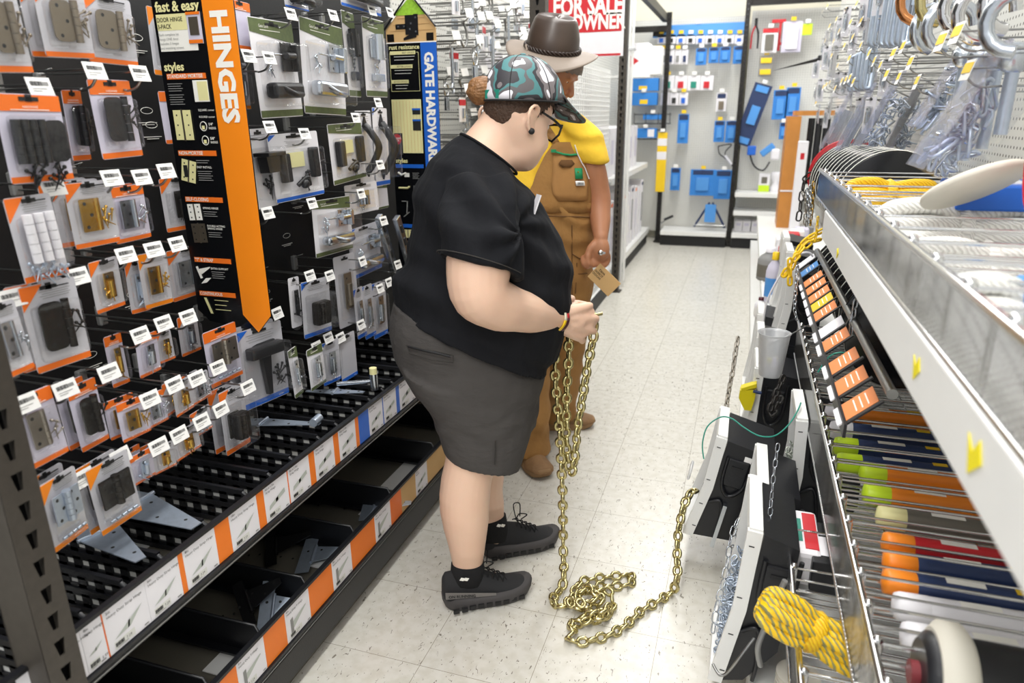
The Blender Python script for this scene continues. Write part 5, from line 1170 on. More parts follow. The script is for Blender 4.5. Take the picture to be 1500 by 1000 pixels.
for i, (px, py, c1, c2, L_) in enumerate(TB):
    p = onZ(px, py, .655); t = thing('sealant_tube', TN[i], 'tube', p, random.uniform(-.03, .03), None)
    MB().lathe([(.005, .0), (.021, .004), (.024, .012), (.024, .055), (.02, .06)], c2, 20, axis='x').build('cap', t)
    MB().cyl((.055, 0, 0), (.055 + L_, 0, 0), .0235, c1, 20).build('tube', t)
    b = MB().box((.13, 0, .0235), (.06, .014, .001), 'print_white').box((.22, 0, .0235), (.03, .014, .001), 'yellow')
    b.build('label', t)
    MB().lathe([(.012, .055 + L_), (.012, .07 + L_), (.005, .11 + L_)], c2 if i in (4, 5) else 'white_card', 12, axis='x').build('nozzle', t)
t = thing('coil_roll', 'dark round roll with white collar at the bottom right corner', 'roll', onX(1462, 1010, .40)); MB().lathe([(.05, -.10), (.062, -.09), (.062, .07), (.05, .08)], 'black_plastic', 30, axis='x').build('roll', t)
MB().lathe([(.068, -.085), (.08, -.075), (.08, -.05), (.068, -.04)], 'cream_disc', 30, axis='x').build('collar', t); MB().lathe([(.018, -.112), (.018, -.1)], 'maroon_hub', 20, axis='x').build('hub', t)
t = thing('net_pack', 'red and green printed net pack in the lower basket', 'pack', onZ(1178, 800, .44)); MB().box((0, 0, 0), (.06, .2, .09), 'white_card', bev=.012).build('bag', t); MB().box((.008, 0, .037), (.03, .16, .02), 'red').box((-.018, 0, .037), (.014, .1, .019), 'teal').box((-.0305, 0, 0), (.002, .15, .05), 'red').build('label', t)
t = thing('boxed_part', 'black and grey box beside the red net pack', 'box', onZ(1206, 815, .44)); MB().box((0, 0, 0), (.07, .18, .08), 'black_plastic', bev=.004).build('box', t); MB().box((0, -.02, .041), (.05, .08, .001), 'white_card').build('label', t)
for i in range(4):
    o = MB().lathe([(.045, 0), (.05, .01), (.046, .018), (.05, .02)], 'cream_disc', 28).build('white_cup'); p = onZ(1148, 995, .16); o.location = (p.x + .03, p.y, .105 + .02 * i); tag(o, 'stacked cream cup in lowest basket, %s from bottom' % ORD[i], 'cup', 'stacked cream cups')
# ---- chain boxes
def chain_box(loc, tilt, label, fill=None, h=.37, W_=.24, dp=.2, lab=False):
    t = thing('chain_box', label, 'chain box', loc); t.rotation_euler = (0, tilt, 0)
    b = MB(); b.prism([(.03, .0), (.045, h * .5), (.05, h), (dp, h * .96), (dp + .01, h * .3), (dp - .05, .02)], 'y', .004, W_ - .004, 'black_plastic')
    b.box((.10, .003, h * .72), (.07, .012, .1), 'black_plastic', bev=.006); b.tube(bez([(.065, 0, h * .86), (.07, -.004, h * .6), (.10, -.006, h * .5), (.135, -.004, h * .62), (.14, 0, h * .9)], 5), .006, 'black_plastic', 6)
    b.tube(bez([(.05, 0, h * .38), (.085, -.003, h * .42), (.10, -.003, h * .2), (.10, 0, .03)], 5), .005, 'black_plastic', 6); b.box((.10, -.004, h * .78), (.035, .004, .008), 'black_matte')
    b.build('body', t)
    f = MB(); prof = [(0, 0), (.018, h * .52), (.012, h * 1.02)]
    for (y0, y1) in ((-.006, .008), (W_ - .008, W_ + .006)):
        f.prism([(0, 0), (.033, 0), (.05, h * .52), (.046, h * 1.02), (.012, h * 1.02), (.018, h * .52)], 'y', y0, y1, 'white_metal')
    f.box((.016, W_ / 2, .01), (.03, W_, .03), 'white_metal'); f.box((.03, W_ / 2, h * 1.0), (.03, W_, .028), 'white_metal'); f.build('frame', t)
    q = MB()
    for z in (.04, h * .35, h * .6, h * .93): q.box((.028, -.0068, z), (.012, .001, .0025), 'print_black')
    q.build('slot_mark', t)
    if lab: MB().box((.14, .0025, h * .8), (.055, .002, .075), 'white_paper').build('sticker', t)
    if fill:
        g = MB(); rnd = random.Random(5)
        for k in range(200):
            c_ = Vector((rnd.uniform(.012, .05), rnd.uniform(.03, W_ - .03), rnd.uniform(.02, h * .55))); R = Matrix.Rotation(rnd.uniform(0, 6), 3, 'Z') @ Matrix.Rotation(rnd.uniform(0, 6), 3, 'X')
            g.tube([c_ + R @ Vector((.007 * math.cos(a * PI / 4), 0, .011 * math.sin(a * PI / 4))) for a in range(8)], .002, fill, 5, True)
        o = g.build('chain_heap', t); o['kind'] = 'stuff'
    return t
R1 = chain_box((-.095, 2.08, .14), .19, 'tilted black chain box with white frame and sticker, gold chain leaving it', lab=True, h=.36)
MB().lathe([(.03, -.004), (.034, 0), (.03, .004)], 'clear_haze', 20, axis='x', T=Matrix.Translation((-.03, .05, .2))).build('guide_wheel', R1)
MB().box((.10, -.01, .07), (.012, .02, .16), 'steel').build('bracket', R1)
chain_box((.045, 1.76, .12), .10, 'black chain box with white frame between the tilted one and the nearest', 'steel', h=.40, dp=.13)
chain_box((.02, 1.47, .125), .10, 'nearest black chain box with white frame and silver chain inside', 'zinc', h=.43, W_=.26, dp=.13)
chain_box((.06, 2.62, .12), .06, 'black chain box behind the yellow clip', None, h=.42)
chain_box((.07, 3.0, .125), .06, 'black chain box, second behind the yellow clip', None, h=.42)
chain_box((.075, 3.38, .125), .06, 'black chain box in lower row, farthest', None, h=.42)
chain_box((.17, 3.02, .50), .06, 'upper white framed chain box beside the plastic cup, near one', None, h=.34, dp=.16)
chain_box((.18, 3.42, .50), .06, 'upper white framed chain box behind the near one', None, h=.34, dp=.16)
chain_box((.18, 3.8, .50), .06, 'upper white framed chain box standing before the bottles', None, h=.34, dp=.16)
chain_box((.19, 2.02, .24), .0, 'inner white framed box heaped with green and white sash chain', 'sash', h=.36, dp=.2)
# ================================================================== PEOPLE
from mathutils import noise as NZ
def skin_mat(nm, c, c2, mottled=.12):
    m = mat(nm, c, .48, noise=.05, nscale=25, bump=.08, bscale=350)
    nt = m.node_tree; b = nt.nodes['Principled BSDF']; b.inputs['Subsurface Weight'].default_value = .12; b.inputs['Subsurface Radius'].default_value = (.02, .008, .004); b.inputs['Subsurface Scale'].default_value = .3
    n = nt.nodes.new('ShaderNodeTexNoise'); n.inputs['Scale'].default_value = 9; tc = nt.nodes.new('ShaderNodeTexCoord'); nt.links.new(tc.outputs['Object'], n.inputs['Vector'])
    mx = nt.nodes.new('ShaderNodeMixRGB'); mx.inputs[1].default_value = (*lin(c), 1); mx.inputs[2].default_value = (*lin(c2), 1); nt.links.new(n.outputs[0], mx.inputs[0]); nt.links.new(mx.outputs[0], b.inputs['Base Color'])
    M[nm] = m
skin_mat('skin', 'edcbb2', 'e2b79d'); skin_mat('skin_tan', 'c08a66', 'a86c4c'); skin_mat('leg_skin', 'd6ad86', 'cda079')
defm('cloth_black', '141519', .9, noise=.12, nscale=8, bump=.9, bscale=11, stretch=(1, 1, .6), spec=.25); defm('shorts_grey', '4a4745', .9, noise=.12, nscale=10, bump=.5, bscale=22, stretch=(1, 1, 2.2), spec=.25); defm('stitch', '35322f', .9)
defm('sock_black', '101012', .9, bump=.3, bscale=600, stretch=(1, 1, .2)); defm('shoe_black', '232325', .75, bump=.4, bscale=900); defm('shoe_sole', '464343', .7); defm('shoe_grey', '6e6a66', .6)
defm('hair_brown', '8a6038', .45, noise=.45, nscale=60, bump=.8, bscale=90, stretch=(1, 1, 1)); defm('hair_dark', '4a3527', .55, noise=.4, nscale=120, bump=.7, bscale=160)
defm('yellow_shirt', 'f2c636', .85, noise=.08, bump=.8, bscale=14); defm('duck_brown', 'a07540', .9, noise=.3, nscale=9, bump=.9, bscale=16); defm('duck_dark', '6b4a28', .9, noise=.2)
defm('hat_crown', '46382f', .35, noise=.3, nscale=12); defm('hat_brim', '85776a', .6, noise=.2, nscale=10); defm('hat_braid', '2e2019', .4); defm('boot_brown', '8a6844', .7, noise=.3, nscale=25, bump=.3, bscale=60); defm('boot_sole', '9c7b55', .7); defm('grey_beard', '8c8078', .9, noise=.3, nscale=120, bump=.6, bscale=150)
defm('green_trim', '1f8f5a', .6); defm('lips', 'b8746a', .5); defm('eye_white', 'eeeae6', .2)
def camo():
    m = bpy.data.materials.new('camouflage'); m.use_nodes = True; nt = m.node_tree; b = nt.nodes['Principled BSDF']; b.inputs['Roughness'].default_value = .6
    tc = nt.nodes.new('ShaderNodeTexCoord'); n = nt.nodes.new('ShaderNodeTexNoise'); n.inputs['Scale'].default_value = 13; n.inputs['Detail'].default_value = 1.6; n.inputs['Distortion'].default_value = .15
    r = nt.nodes.new('ShaderNodeValToRGB'); r.color_ramp.interpolation = 'CONSTANT'; e = r.color_ramp.elements
    e[0].position = 0; e[0].color = (*lin('e8e6ec'), 1); e[1].position = .39; e[1].color = (*lin('5f5b5d'), 1)
    for p, c in ((.465, '4c8183'), (.535, '323035'), (.60, '7b7476'), (.66, 'e8e6ec')): k = e.new(p); k.color = (*lin(c), 1)
    nt.links.new(tc.outputs['Object'], n.inputs['Vector']); nt.links.new(n.outputs['Fac'], r.inputs[0]); nt.links.new(r.outputs[0], b.inputs['Base Color']); M['camo'] = m
camo()
def organic(name, mb, voxel, smooth, parent, disp=None, post=0):
    o = mb.build(name); me0 = o.data
    md = o.modifiers.new('r', 'REMESH'); md.mode = 'VOXEL'; md.voxel_size = voxel; md.use_smooth_shade = True
    if smooth: ms = o.modifiers.new('s', 'SMOOTH'); ms.factor = .5; ms.iterations = smooth
    dg = bpy.context.evaluated_depsgraph_get(); dg.update(); me = bpy.data.meshes.new_from_object(o.evaluated_get(dg)); o.modifiers.clear()
    me.materials.clear()
    for m in mb.mats: me.materials.append(m)
    o.data = me; me.name = name; bpy.data.meshes.remove(me0)
    me.polygons.foreach_set('material_index', [0] * len(me.polygons)); me.polygons.foreach_set('use_smooth', [True] * len(me.polygons))
    if disp:
        ns = [v.normal.copy() for v in me.vertices]
        for v, n in zip(me.vertices, ns): v.co = v.co + n * disp(v.co, n)
        me.update()
    if parent: o.parent = parent; o.location = -parent.location
    return o
def limb(b, pts, rs, m='skin', seg=16, n=5):
    P = bez(pts, n); R = []
    for i in range(len(pts) - 1):
        for k in range(n): t = k / n; t = t * t * (3 - 2 * t); R.append(rs[i] * (1 - t) + rs[i + 1] * t)
    R.append(rs[-1]); b.tube(P, R, m, seg); b.ball(P[0], R[0] * .98, m); b.ball(P[-1], R[-1] * .98, m); return b
def head_mesh(b, T, m='skin', s=1., cheeks=1.):
    S_ = [(-.128, .045, .078, .022), (-.118, .012, .092, .042), (-.098, -.02, .099, .059), (-.075, -.045, .099, .068), (-.05, -.068, .097, .073), (-.02, -.088, .094, .075), (.01, -.098, .096, .077), (.04, -.102, .1, .078), (.07, -.1, .095, .075), (.095, -.085, .078, .064), (.115, -.055, .05, .045), (.126, -.02, .018, .018)]
    rings = []
    for (z, xb, xf, w_) in S_:
        c = ((xb + xf) / 2 * s, 0, z * s); w2 = w_ * s * (cheeks if z < 0 else 1)
        rings.append([T @ p for p in oring(c, (1, 0, 0), (0, 1, 0), (xf - xb) / 2 * s, w2, 24, 2.2)])
    b.loft(rings, m)
    P = lambda x, y, z: T @ Vector((x * s, y * s, z * s)); R = T.to_3x3()
    b.tube([P(.092, 0, .012), P(.106, 0, -.01), P(.118, 0, -.032)], [.007 * s, .009 * s, .012 * s], m, 10); b.ball(P(.112, 0, -.034), (.014 * s, .016 * s, .011 * s), m, R=R)
    b.ball(P(.104, 0, -.066), (.01 * s, .024 * s, .006 * s), m, R=R); b.ball(P(.102, 0, -.078), (.01 * s, .022 * s, .007 * s), m, R=R); b.ball(P(.088, 0, -.108), (.018 * s, .022 * s, .016 * s), m, R=R)
    for y in (-1, 1):
        b.ball(P(.09, y * .032, .022), (.012 * s, .022 * s, .008 * s), m, R=R); b.ball(P(.074, y * .042, -.045), (.026 * s, .026 * s, .028 * s), m, R=R)
        # ear: helix, lobe, concha
        pts = [P(-.002 + .019 * math.cos(a), y * (.079 + .004 * math.cos(a) * -1), -.008 + .030 * math.sin(a)) for a in [k * PI / 7 - .6 * PI * 0 for k in range(15)]]
        ear = [P(.012 - .02, y * .080, -0.001), P(-.015, y * .092, 0.015), P(-.036, y * .097, 0.017), P(-.050, y * .099, 0.000), P(-.045, y * .095, -0.024), P(-.026, y * .089, -0.046), P(-.014, y * .084, -0.050), P(-.010, y * .081, -0.030)]
        b.tube(bez(ear, 4), .0058 * s, m, 8, False); b.ball(P(-.026, y * .082, -.014), (.016 * s, .007 * s, .028 * s), m, R=R)
def eyes(parent, T, s=1., inv=None):
    for y in (-1, 1):
        b = MB(); c = T @ Vector((.086 * s, y * .032 * s, .006 * s)); b.ball(c - (T.to_3x3() @ Vector((.005, 0, 0))), .0125 * s, 'eye_white'); b.ball(T @ Vector((.0885 * s, y * .032 * s, .004 * s)), .0058 * s, 'print_black')
        o = b.build('eye', parent); o.location = inv
def hair_shell(T, s, m, zlim, sc=1.05, extra=0):
    b = MB(); seg, rg = 80, 64; c = Vector((0, 0, .028)); r = (.107 * s * sc, .083 * s * sc, .1 * s * sc); vs = []; keep = []
    for i in range(rg + 1):
        th = PI * i / rg
        for k in range(seg):
            a = 2 * PI * k / seg; p = Vector((r[0] * math.sin(th) * math.cos(a), r[1] * math.sin(th) * math.sin(a), r[2] * math.cos(th))) + c * s
            keep.append(p.z > zlim(p.x / s)); vs.append(T @ (p * (1 + .012 * math.sin(a * 23) * (1 - abs(math.cos(th))))))
    fs = []
    for i in range(rg):
        for k in range(seg):
            q = (i * seg + k, (i + 1) * seg + k, (i + 1) * seg + (k + 1) % seg, i * seg + (k + 1) % seg)
            if all(keep[j] for j in q): fs.append(q)
    b.add(vs, fs, m, True); return b
def shoe(name, loc, ang, parent, L=.278, w_=.098, lace=True, text=None, side=-1, boot=False, lab=None):
    inv = -parent.location; T = Matrix.Translation(Vector(loc)) @ Matrix.Rotation(ang, 4, 'Z') @ Matrix.Diagonal((1, 1.05, 1.0 if boot else 1.32, 1))
    mu, ms = ('boot_brown', 'boot_sole') if boot else ('shoe_black', 'shoe_sole')
    def outline(z, k, n=40):
        pts = []
        for i in range(n):
            a = 2 * PI * i / n; x = L * .5 * math.cos(a); wd = w_ / 2 * (1 + .12 * math.cos(a) - .10 * math.exp(-((math.cos(a) + .15) / .35) ** 2)); y = wd * math.copysign(abs(math.sin(a)) ** .75, math.sin(a))
            pts.append(T @ Vector((x * k + L * .12, y * k, z)))
        return pts
    sole = MB(); tr = lambda z, x: z
    rings = [outline(0.0, .93), outline(.004, .99), outline(.014, 1.04), outline(.026, 1.05 if not boot else 1.02), outline(.034, .99)]
    for r_ in rings:
        for p in r_:
            q = T.inverted() @ p; lift = max(0, (q.x - L * .40) / (L * .25)) ** 2 * .022 + max(0, (-L * .30 - q.x) / (L * .1)) ** 2 * .01
            p.z += lift + (.010 * max(0, -q.x / (L * .4)) * (q.z / .034) if not boot else 0)
    sole.loft(rings, ms)
    if not boot:
        for i in range(9):
            x = -L * .28 + i * L * .095
            for s_ in (-1, 1):
                yy = s_ * (w_ / 2) * (1.0 if i not in (2, 3, 4) else .93) * (1.0 if i < 7 else .9)
                sole.box((x, yy, .013), (.018, .008, .009), 'print_black', T=T)
    o = sole.build('sole', parent); o.location = inv
    up = MB()
    # stations: x, width, top z
    ST = [(-.13, .030, .085), (-.118, .062, .098), (-.09, .072, .098), (-.055, .074, .092), (-.02, .078, .090), (.02, .084, .082), (.06, .092, .066), (.10, .096, .055), (.135, .090, .048), (.16, .074, .042), (.176, .040, .034)]
    if boot: ST = [(-.13, .03, .12), (-.12, .068, .15), (-.09, .08, .155), (-.05, .082, .15), (-.02, .086, .13), (.02, .092, .10), (.06, .1, .082), (.10, .105, .074), (.14, .1, .066), (.168, .08, .055), (.186, .04, .04)]
    k_ = L / .306
    R = []
    for (x, wd, zt) in ST:
        ring = []
        for i in range(24):
            a = 2 * PI * i / 24; ca, sa = math.cos(a), math.sin(a); z0 = .022 + .008 * max(0, x > .12) + .01 * max(0, -x / .12) * (0 if boot else 1)
            y = wd / 2 * ca * (1 - .32 * max(0, sa) ** 1.5); z = z0 + (zt - z0) * (max(0, sa) ** .9) - .004 * max(0, -sa)
            ring.append(T @ Vector((x * k_ + L * .03, y * k_ * w_ / .098, z)))
        R.append(ring)
    up.loft(R, mu)
    o = organic('upper', up, .004, 2, None); o.parent = parent; o.location = inv
    if lab: o['label'] = lab
    if lace:
        l = MB()
        for i in range(5):
            x = (.005 + i * .018) * k_ + L * .03; z = .090 - i * .0075
            l.tube(bez([T @ Vector((x, -.022, z - .008)), T @ Vector((x + .012, 0, z + .002)), T @ Vector((x, .022, z - .008))], 4), .0022, 'sock_black' if not boot else 'bronze_dark', 6)
            l.tube(bez([T @ Vector((x, .022, z - .008)), T @ Vector((x + .006, 0, z + .001)), T @ Vector((x + .018, -.022, z - .014))], 4), .0022, 'sock_black' if not boot else 'bronze_dark', 6)
        for s_ in (-1, 1): l.tube(bez([T @ Vector((.01 + L * .03, 0, .092)), T @ Vector((.02, s_ * .03, .122)), T @ Vector((.045, s_ * .035, .118)), T @ Vector((.035, s_ * .008, .094))], 5), .002, 'sock_black' if not boot else 'bronze_dark', 6)
        o = l.build('laces', parent); o.location = inv
    if text:
        q = MB(); R3 = T.to_3x3(); zz = .040
        pts = [(-.095, -.0395), (.0, -.0420), (.07, -.0475)]
        b0 = [T @ Vector((-.107, -.036, .062)), T @ Vector((-.107, -.038, .044)), T @ Vector((.05, -.0475, .034)), T @ Vector((.05, -.046, .040))]
        q.quad(b0, 'shoe_grey')
        q.text(text, T @ Vector((-.098, -.0395, .047)), (T.to_3x3() @ Vector((1, -.06, -.09))), T.to_3x3() @ Vector((0, .12, 1)), .009, 'print_black', .03)
        o = q.build('side_lettering', parent); o.location = inv
# ------------------------------------------------------------------ woman with the chain
U = Vector((.82, .57, 0)).normalized(); V = Vector((-U.y, U.x, 0)); M0 = Vector((-.65, 1.88, 0)); Z = Vector((0, 0, 1))
def S(px, py, lat=0.):
    d = ray(px, py); n = V; t = ((M0 + V * lat) - O0).dot(n) / d.dot(n); return O0 + d * t
def prof(rows, lat=0., grow=0., n=28, p=2.15):
    R = []
    for (xb, yb, xf, yf, rv) in rows:
        a, c = S(xb, yb, lat), S(xf, yf, lat); ax = (c - a); ln = ax.length / 2; R.append(oring((a + c) / 2, ax.normalized(), V, ln + grow, rv + grow, n, p))
    return R
W = thing('person', 'person in black t-shirt, grey shorts and camouflage cap holding a gold chain', 'person', M0)
winv = -W.location
torso = [(584, 462, 780, 540, .19), (578, 436, 806, 515, .222), (583, 408, 824, 462, .225), (598, 382, 828, 415, .222), (606, 352, 826, 378, .215), (606, 322, 812, 345, .21), (611, 292, 796, 322, .205), (620, 264, 780, 298, .2), (636, 236, 764, 275, .18), (658, 214, 748, 258, .125), (680, 200, 738, 243, .075)]
shorts = [(579, 446, 786, 522, .205), (574, 470, 790, 540, .21), (573, 495, 786, 556, .212), (578, 525, 782, 572, .21), (592, 553, 780, 592, .205), (606, 575, 778, 612, .185)]
BT = Matrix(((1, 0, 0, 0), (0, 1, 0, 0), (0, 0, 1, 0), (0, 0, 0, 1)))
body = MB()
body.loft(prof([(a + 6, b_, c - 6, d, r - .02) for (a, b_, c, d, r) in torso]), 'skin')
body.loft(prof([(a + 6, b_, c - 6, d, r - .02) for (a, b_, c, d, r) in shorts]), 'skin')
# neck
body.loft([oring(S(x, y, 0), (S(x + dx, y + dy, 0) - S(x, y, 0)).normalized(), V, ru, rv, 20) for (x, y, dx, dy, ru, rv) in [(708, 238, 1, .8, .09, .1), (715, 222, 1, .75, .078, .075), (724, 207, 1, .7, .074, .064), (738, 190, 1, .6, .075, .06), (752, 172, 1, .5, .078, .06)]], 'skin')
# head
HU = (Matrix.Rotation(math.radians(27), 3, 'Z') @ U); HC_ = S(757, 172, 0.)
pitch = math.radians(22)
HX = (HU * math.cos(pitch) - Z * math.sin(pitch)).normalized(); HY = Z.cross(HU).normalized(); HZ = HX.cross(HY)
def frame(o_, x, y, z): return Matrix(((x.x, y.x, z.x, o_.x), (x.y, y.y, z.y, o_.y), (x.z, y.z, z.z, o_.z), (0, 0, 0, 1)))
HT = frame(HC_, HX, HY, HZ)
head_mesh(body, HT, 'skin', 1.0, 1.1)
body.ball(HT @ Vector((.025, 0, -.095)), (.062, .062, .045), 'skin', R=HT.to_3x3())
for s_ in (-1, 1): body.ball(HT @ Vector((.035, s_ * .038, -.06)), (.052, .044, .055), 'skin', R=HT.to_3x3())
# right arm (towards camera)
limb(body, [S(700, 285, -.12), S(704, 325, -.20), S(703, 372, -.262), S(702, 424, -.285), S(728, 446, -.27), S(765, 456, -.22), S(812, 466, -.13)], [.05, .062, .083, .076, .066, .056, .0385], 'skin', 20)
# left arm
limb(body, [S(700, 268, .15), S(712, 330, .22), S(735, 390, .25), S(758, 430, .24), S(800, 440, .14), S(822, 446, .03)], [.05, .06, .07, .066, .05, .034], 'skin', 18)
wr = S(813, 466, -.128); F0_ = (S(869, 466, -.10) - wr).normalized()
kn = [S(860, 449, -.105), S(869, 466, -.10), S(866, 483, -.098), S(850, 495, -.098)]
for i, k in enumerate(kn):
    a = wr + (k - wr) * .12 + Z * (.012 - .008 * i)
    body.tube(bez([wr + Z * (.012 - .008 * i), a.lerp(k, .5) - V * .004, k], 5), [.02] * 5 + [.018, .017, .016, .015, .014] + [.013], 'skin', 10); body.ball(k, .0125, 'skin')
body.ball(wr.lerp((kn[1] + kn[2]) / 2, .78) + V * .006, (.026, .018, .038), 'skin', R=frame(wr, U, V, Z).to_3x3())
for i in range(3):
    for f_ in (.35, .5, .65, .8, .93): body.ball(wr.lerp((kn[i] + kn[i + 1]) / 2, f_) + V * .002, .0135 + .006 * (1 - f_), 'skin')
for i in range(3):
    q = (kn[i] + kn[i + 1]) / 2; body.tube(bez([q, q + F0_ * .014 + V * .014, q + F0_ * .01 + V * .034], 4), .0085, 'skin', 8)
body.ball(wr.lerp((kn[1] + kn[2]) / 2, .5), (.042, .022, .036), 'skin', R=frame(wr, U, V, Z).to_3x3())
F_ = (kn[1] - wr).normalized()
for i, k in enumerate(kn):
    s_ = [1, 1.06, 1, .82][i]; q = [k, k + F_ * .016 * s_ + V * .012 - Z * .004 * i, k + F_ * .012 * s_ + V * .036 - Z * .004, k - F_ * .016 * s_ + V * .044, k - F_ * .028 * s_ + V * .03]
    body.tube(bez(q, 5), [.0115 - .002 * j / 20 for j in range(21)], 'skin', 10); body.ball(q[-1], .0095, 'skin')
# thumb
tb = [wr + F_ * .025 + Z * .014 + V * .008, wr + F_ * .06 + Z * .028 + V * .022, wr + F_ * .088 + Z * .020 + V * .03, wr + F_ * .108 + Z * .008 + V * .026]
body.tube(bez(tb, 5), [.016] * 5 + [.0135] * 5 + [.0115] * 5 + [.009], 'skin', 10); body.ball(tb[-1], .009, 'skin')
# left hand beside the wrist, fingers closed on the chain
wl = S(822, 446, .03)
body.ball(S(826, 447, -.005), (.03, .026, .032), 'skin')
for i in range(4):
    k = S(826, 436 + i * 7.5, -.01); q = [k - V * -.02, k + U * .018, k + U * .02 - V * .02, k + U * .004 - V * .032]
    body.tube(bez(q, 5), .0098, 'skin', 8); body.ball(q[-1], .0092, 'skin')
q = [S(818, 432, .02), S(824, 426, .0), S(829, 432, -.02)]; body.tube(bez(q, 5), .0105, 'skin', 8); body.ball(q[-1], .0095, 'skin')
# legs
def leg(rows, lat):
    R = []
    for (xa, ya, xb, yb) in rows:
        a, c = S(xa, ya, lat), S(xb, yb, lat); ax = (c - a); R.append(oring((a + c) / 2, ax.normalized(), V, ax.length / 2, min(ax.length / 2 * .97, .034 if (lat < 0 and ya > 812) or (lat > 0 and ya > 745) else .085), 24))
    return R
body.loft(leg([(615, 560, 765, 585), (640, 610, 758, 626), (655, 650, 735, 656), (653, 676, 723, 680), (647, 702, 718, 706), (644, 728, 716, 732), (645, 752, 715, 756), (650, 776, 712, 779), (657, 800, 709, 803), (663, 826, 706, 826), (662, 850, 706, 850)], -.11), 'skin')
body.loft(leg([(640, 560, 774, 580), (662, 620, 768, 630), (670, 660, 740, 664), (672, 684, 738, 686), (668, 710, 735, 712), (675, 732, 737, 732), (688, 752, 738, 752), (700, 772, 741, 770), (702, 792, 744, 790)], .11), 'skin')
bo = organic('body', body, .0042, 3, W)
bmh = bmesh.new(); bmh.from_mesh(bo.data); Hi = HT.inverted(); sel = []
for v in bmh.verts:
    q = Hi @ v.co
    if q.length < .26 and q.z < -.02 and q.z > -.24 and not (q.x > .075 and abs(q.y) < .035 and q.z > -.1) and not (abs(q.y) > .078 and q.z > -.05 and -.06 < q.x < .01) and v.co.z > 1.30: sel.append(v)
for _ in range(40): bmesh.ops.smooth_vert(bmh, verts=sel, factor=.5, use_axis_x=True, use_axis_y=True, use_axis_z=True)
bmh.to_mesh(bo.data); bmh.free()
bo.data.materials.clear(); bo.data.materials.append(M['skin'])
eyes(W, HT, 1., winv)
MB().ball(HT @ Vector((-.022, -.094, -.046)), .0085, 'print_black').build('earring', W).location = winv
# glasses
g = MB(); P = lambda x, y, z: HT @ Vector((x, y, z))
for s_ in (-1, 1):
    g.tube([P(.005, s_ * .086, .016), P(.06, s_ * .084, .015), P(.104, s_ * .073, .012)], [.003, .0034, .0045], 'black_gloss', 6)
    rim = [(.112, s_ * .01, .02), (.113, s_ * .035, .023), (.105, s_ * .073, .018), (.105, s_ * .070, -.008), (.110, s_ * .045, -.026), (.113, s_ * .014, -.016)]
    g.tube([P(*r_) for r_ in rim], .0034, 'black_gloss', 6, True)
g.tube([P(.112, -.012, .014), P(.116, 0, .016), P(.112, .012, .014)], .003, 'black_gloss', 6)
o = g.build('glasses_frame', W); o.location = winv
g = MB()
for s_ in (-1, 1): g.quad([P(.1122, s_ * .01, .02), P(.113, s_ * .035, .023), P(.105, s_ * .073, .018), P(.105, s_ * .070, -.008), P(.110, s_ * .045, -.026), P(.113, s_ * .014, -.016)], 'clear')
o = g.build('lens', W); o.location = winv
# hair: cap of hair, bun, loose nape strands
o = hair_shell(HT, 1.0, 'hair_dark', lambda x: -.06 + .25 * max(0, x + .1) if x < -.03 else (-.0425 + (x + .03) * 1.25 if x < .04 else .045), 1.02).build('hair', W); o.location = winv
b = MB(); bc = S(706, 132, 0); R_ = frame(bc, U, V, Z).to_3x3() @ Matrix.Rotation(.5, 3, 'Y')
b.ball(bc, (.040, .030, .032), 'hair_brown', R=R_, seg=28, rg=18)
for k in range(26):
    a = 2 * PI * k / 26; c_, s_ = math.cos(a), math.sin(a)
    b.tube(bez([S(724, 133, 0) + V * .014 * c_ + Z * .016 * s_, bc + U * .014 + V * .030 * c_ + Z * .031 * s_, bc - U * .018 + V * .028 * c_ + Z * .03 * s_ - Z * .003, bc - U * .040 + V * .006 * c_ - Z * .006], 5), .0042, 'hair_brown', 7)
o = organic('hair_bun', b, .0019, 1, W)
# cap
CT = frame(S(770, 149, 0), HU, Z.cross(HU).normalized(), Z); CT = CT @ Matrix.Rotation(math.radians(2), 4, 'Y')
b = MB(); rg = []
for i in range(13):
    t = i / 12 * PI / 2; k = math.cos(t) ** .85; z = .117 * math.sin(t) ** 1.05
    rg.append([CT @ p for p in oring((-.004 - .010 * math.sin(t), 0, z), (1, 0, 0), (0, 1, 0), .123 * k + .0005, .097 * k + .0005, 36)])
b.loft(rg, 'camo', cap=False); o = b.build('cap_crown', W); o.location = winv; so = o.modifiers.new('t', 'SOLIDIFY'); so.thickness = .003
b = MB()
b.tube([CT @ p for p in oring((-.004, 0, -.001), (1, 0, 0), (0, 1, 0), .124, .098, 36)], .0028, 'black_matte', 6, True)
for a in (-90, -32, 32, 90, 148, 212): b.tube([CT @ Vector((-.004 - .010 * math.sin(t) + (.1245 * math.cos(t) ** .85) * math.cos(math.radians(a)), (.0985 * math.cos(t) ** .85) * math.sin(math.radians(a)), .1175 * math.sin(t) ** 1.05)) for t in [k * PI / 20 for k in range(10)]], .0011, 'black_matte', 5)
b.ball(CT @ Vector((-.014, 0, .118)), (.009, .009, .004), 'camo')
for a in (-62, 0, 62, 120, 180, -120): b.lathe([(.004, 0), (.002, .0015)], 'grey_metal', 8, T=CT @ Matrix.Translation((-.012 + .083 * math.cos(math.radians(a)), .066 * math.sin(math.radians(a)), .085)))
b.box((-.122, 0, .014), (.008, .05, .022), 'teal', T=CT)
o = b.build('cap_seam', W); o.location = winv
b = MB(); top, bot = [], []
nx, ny = 9, 15
vs = []
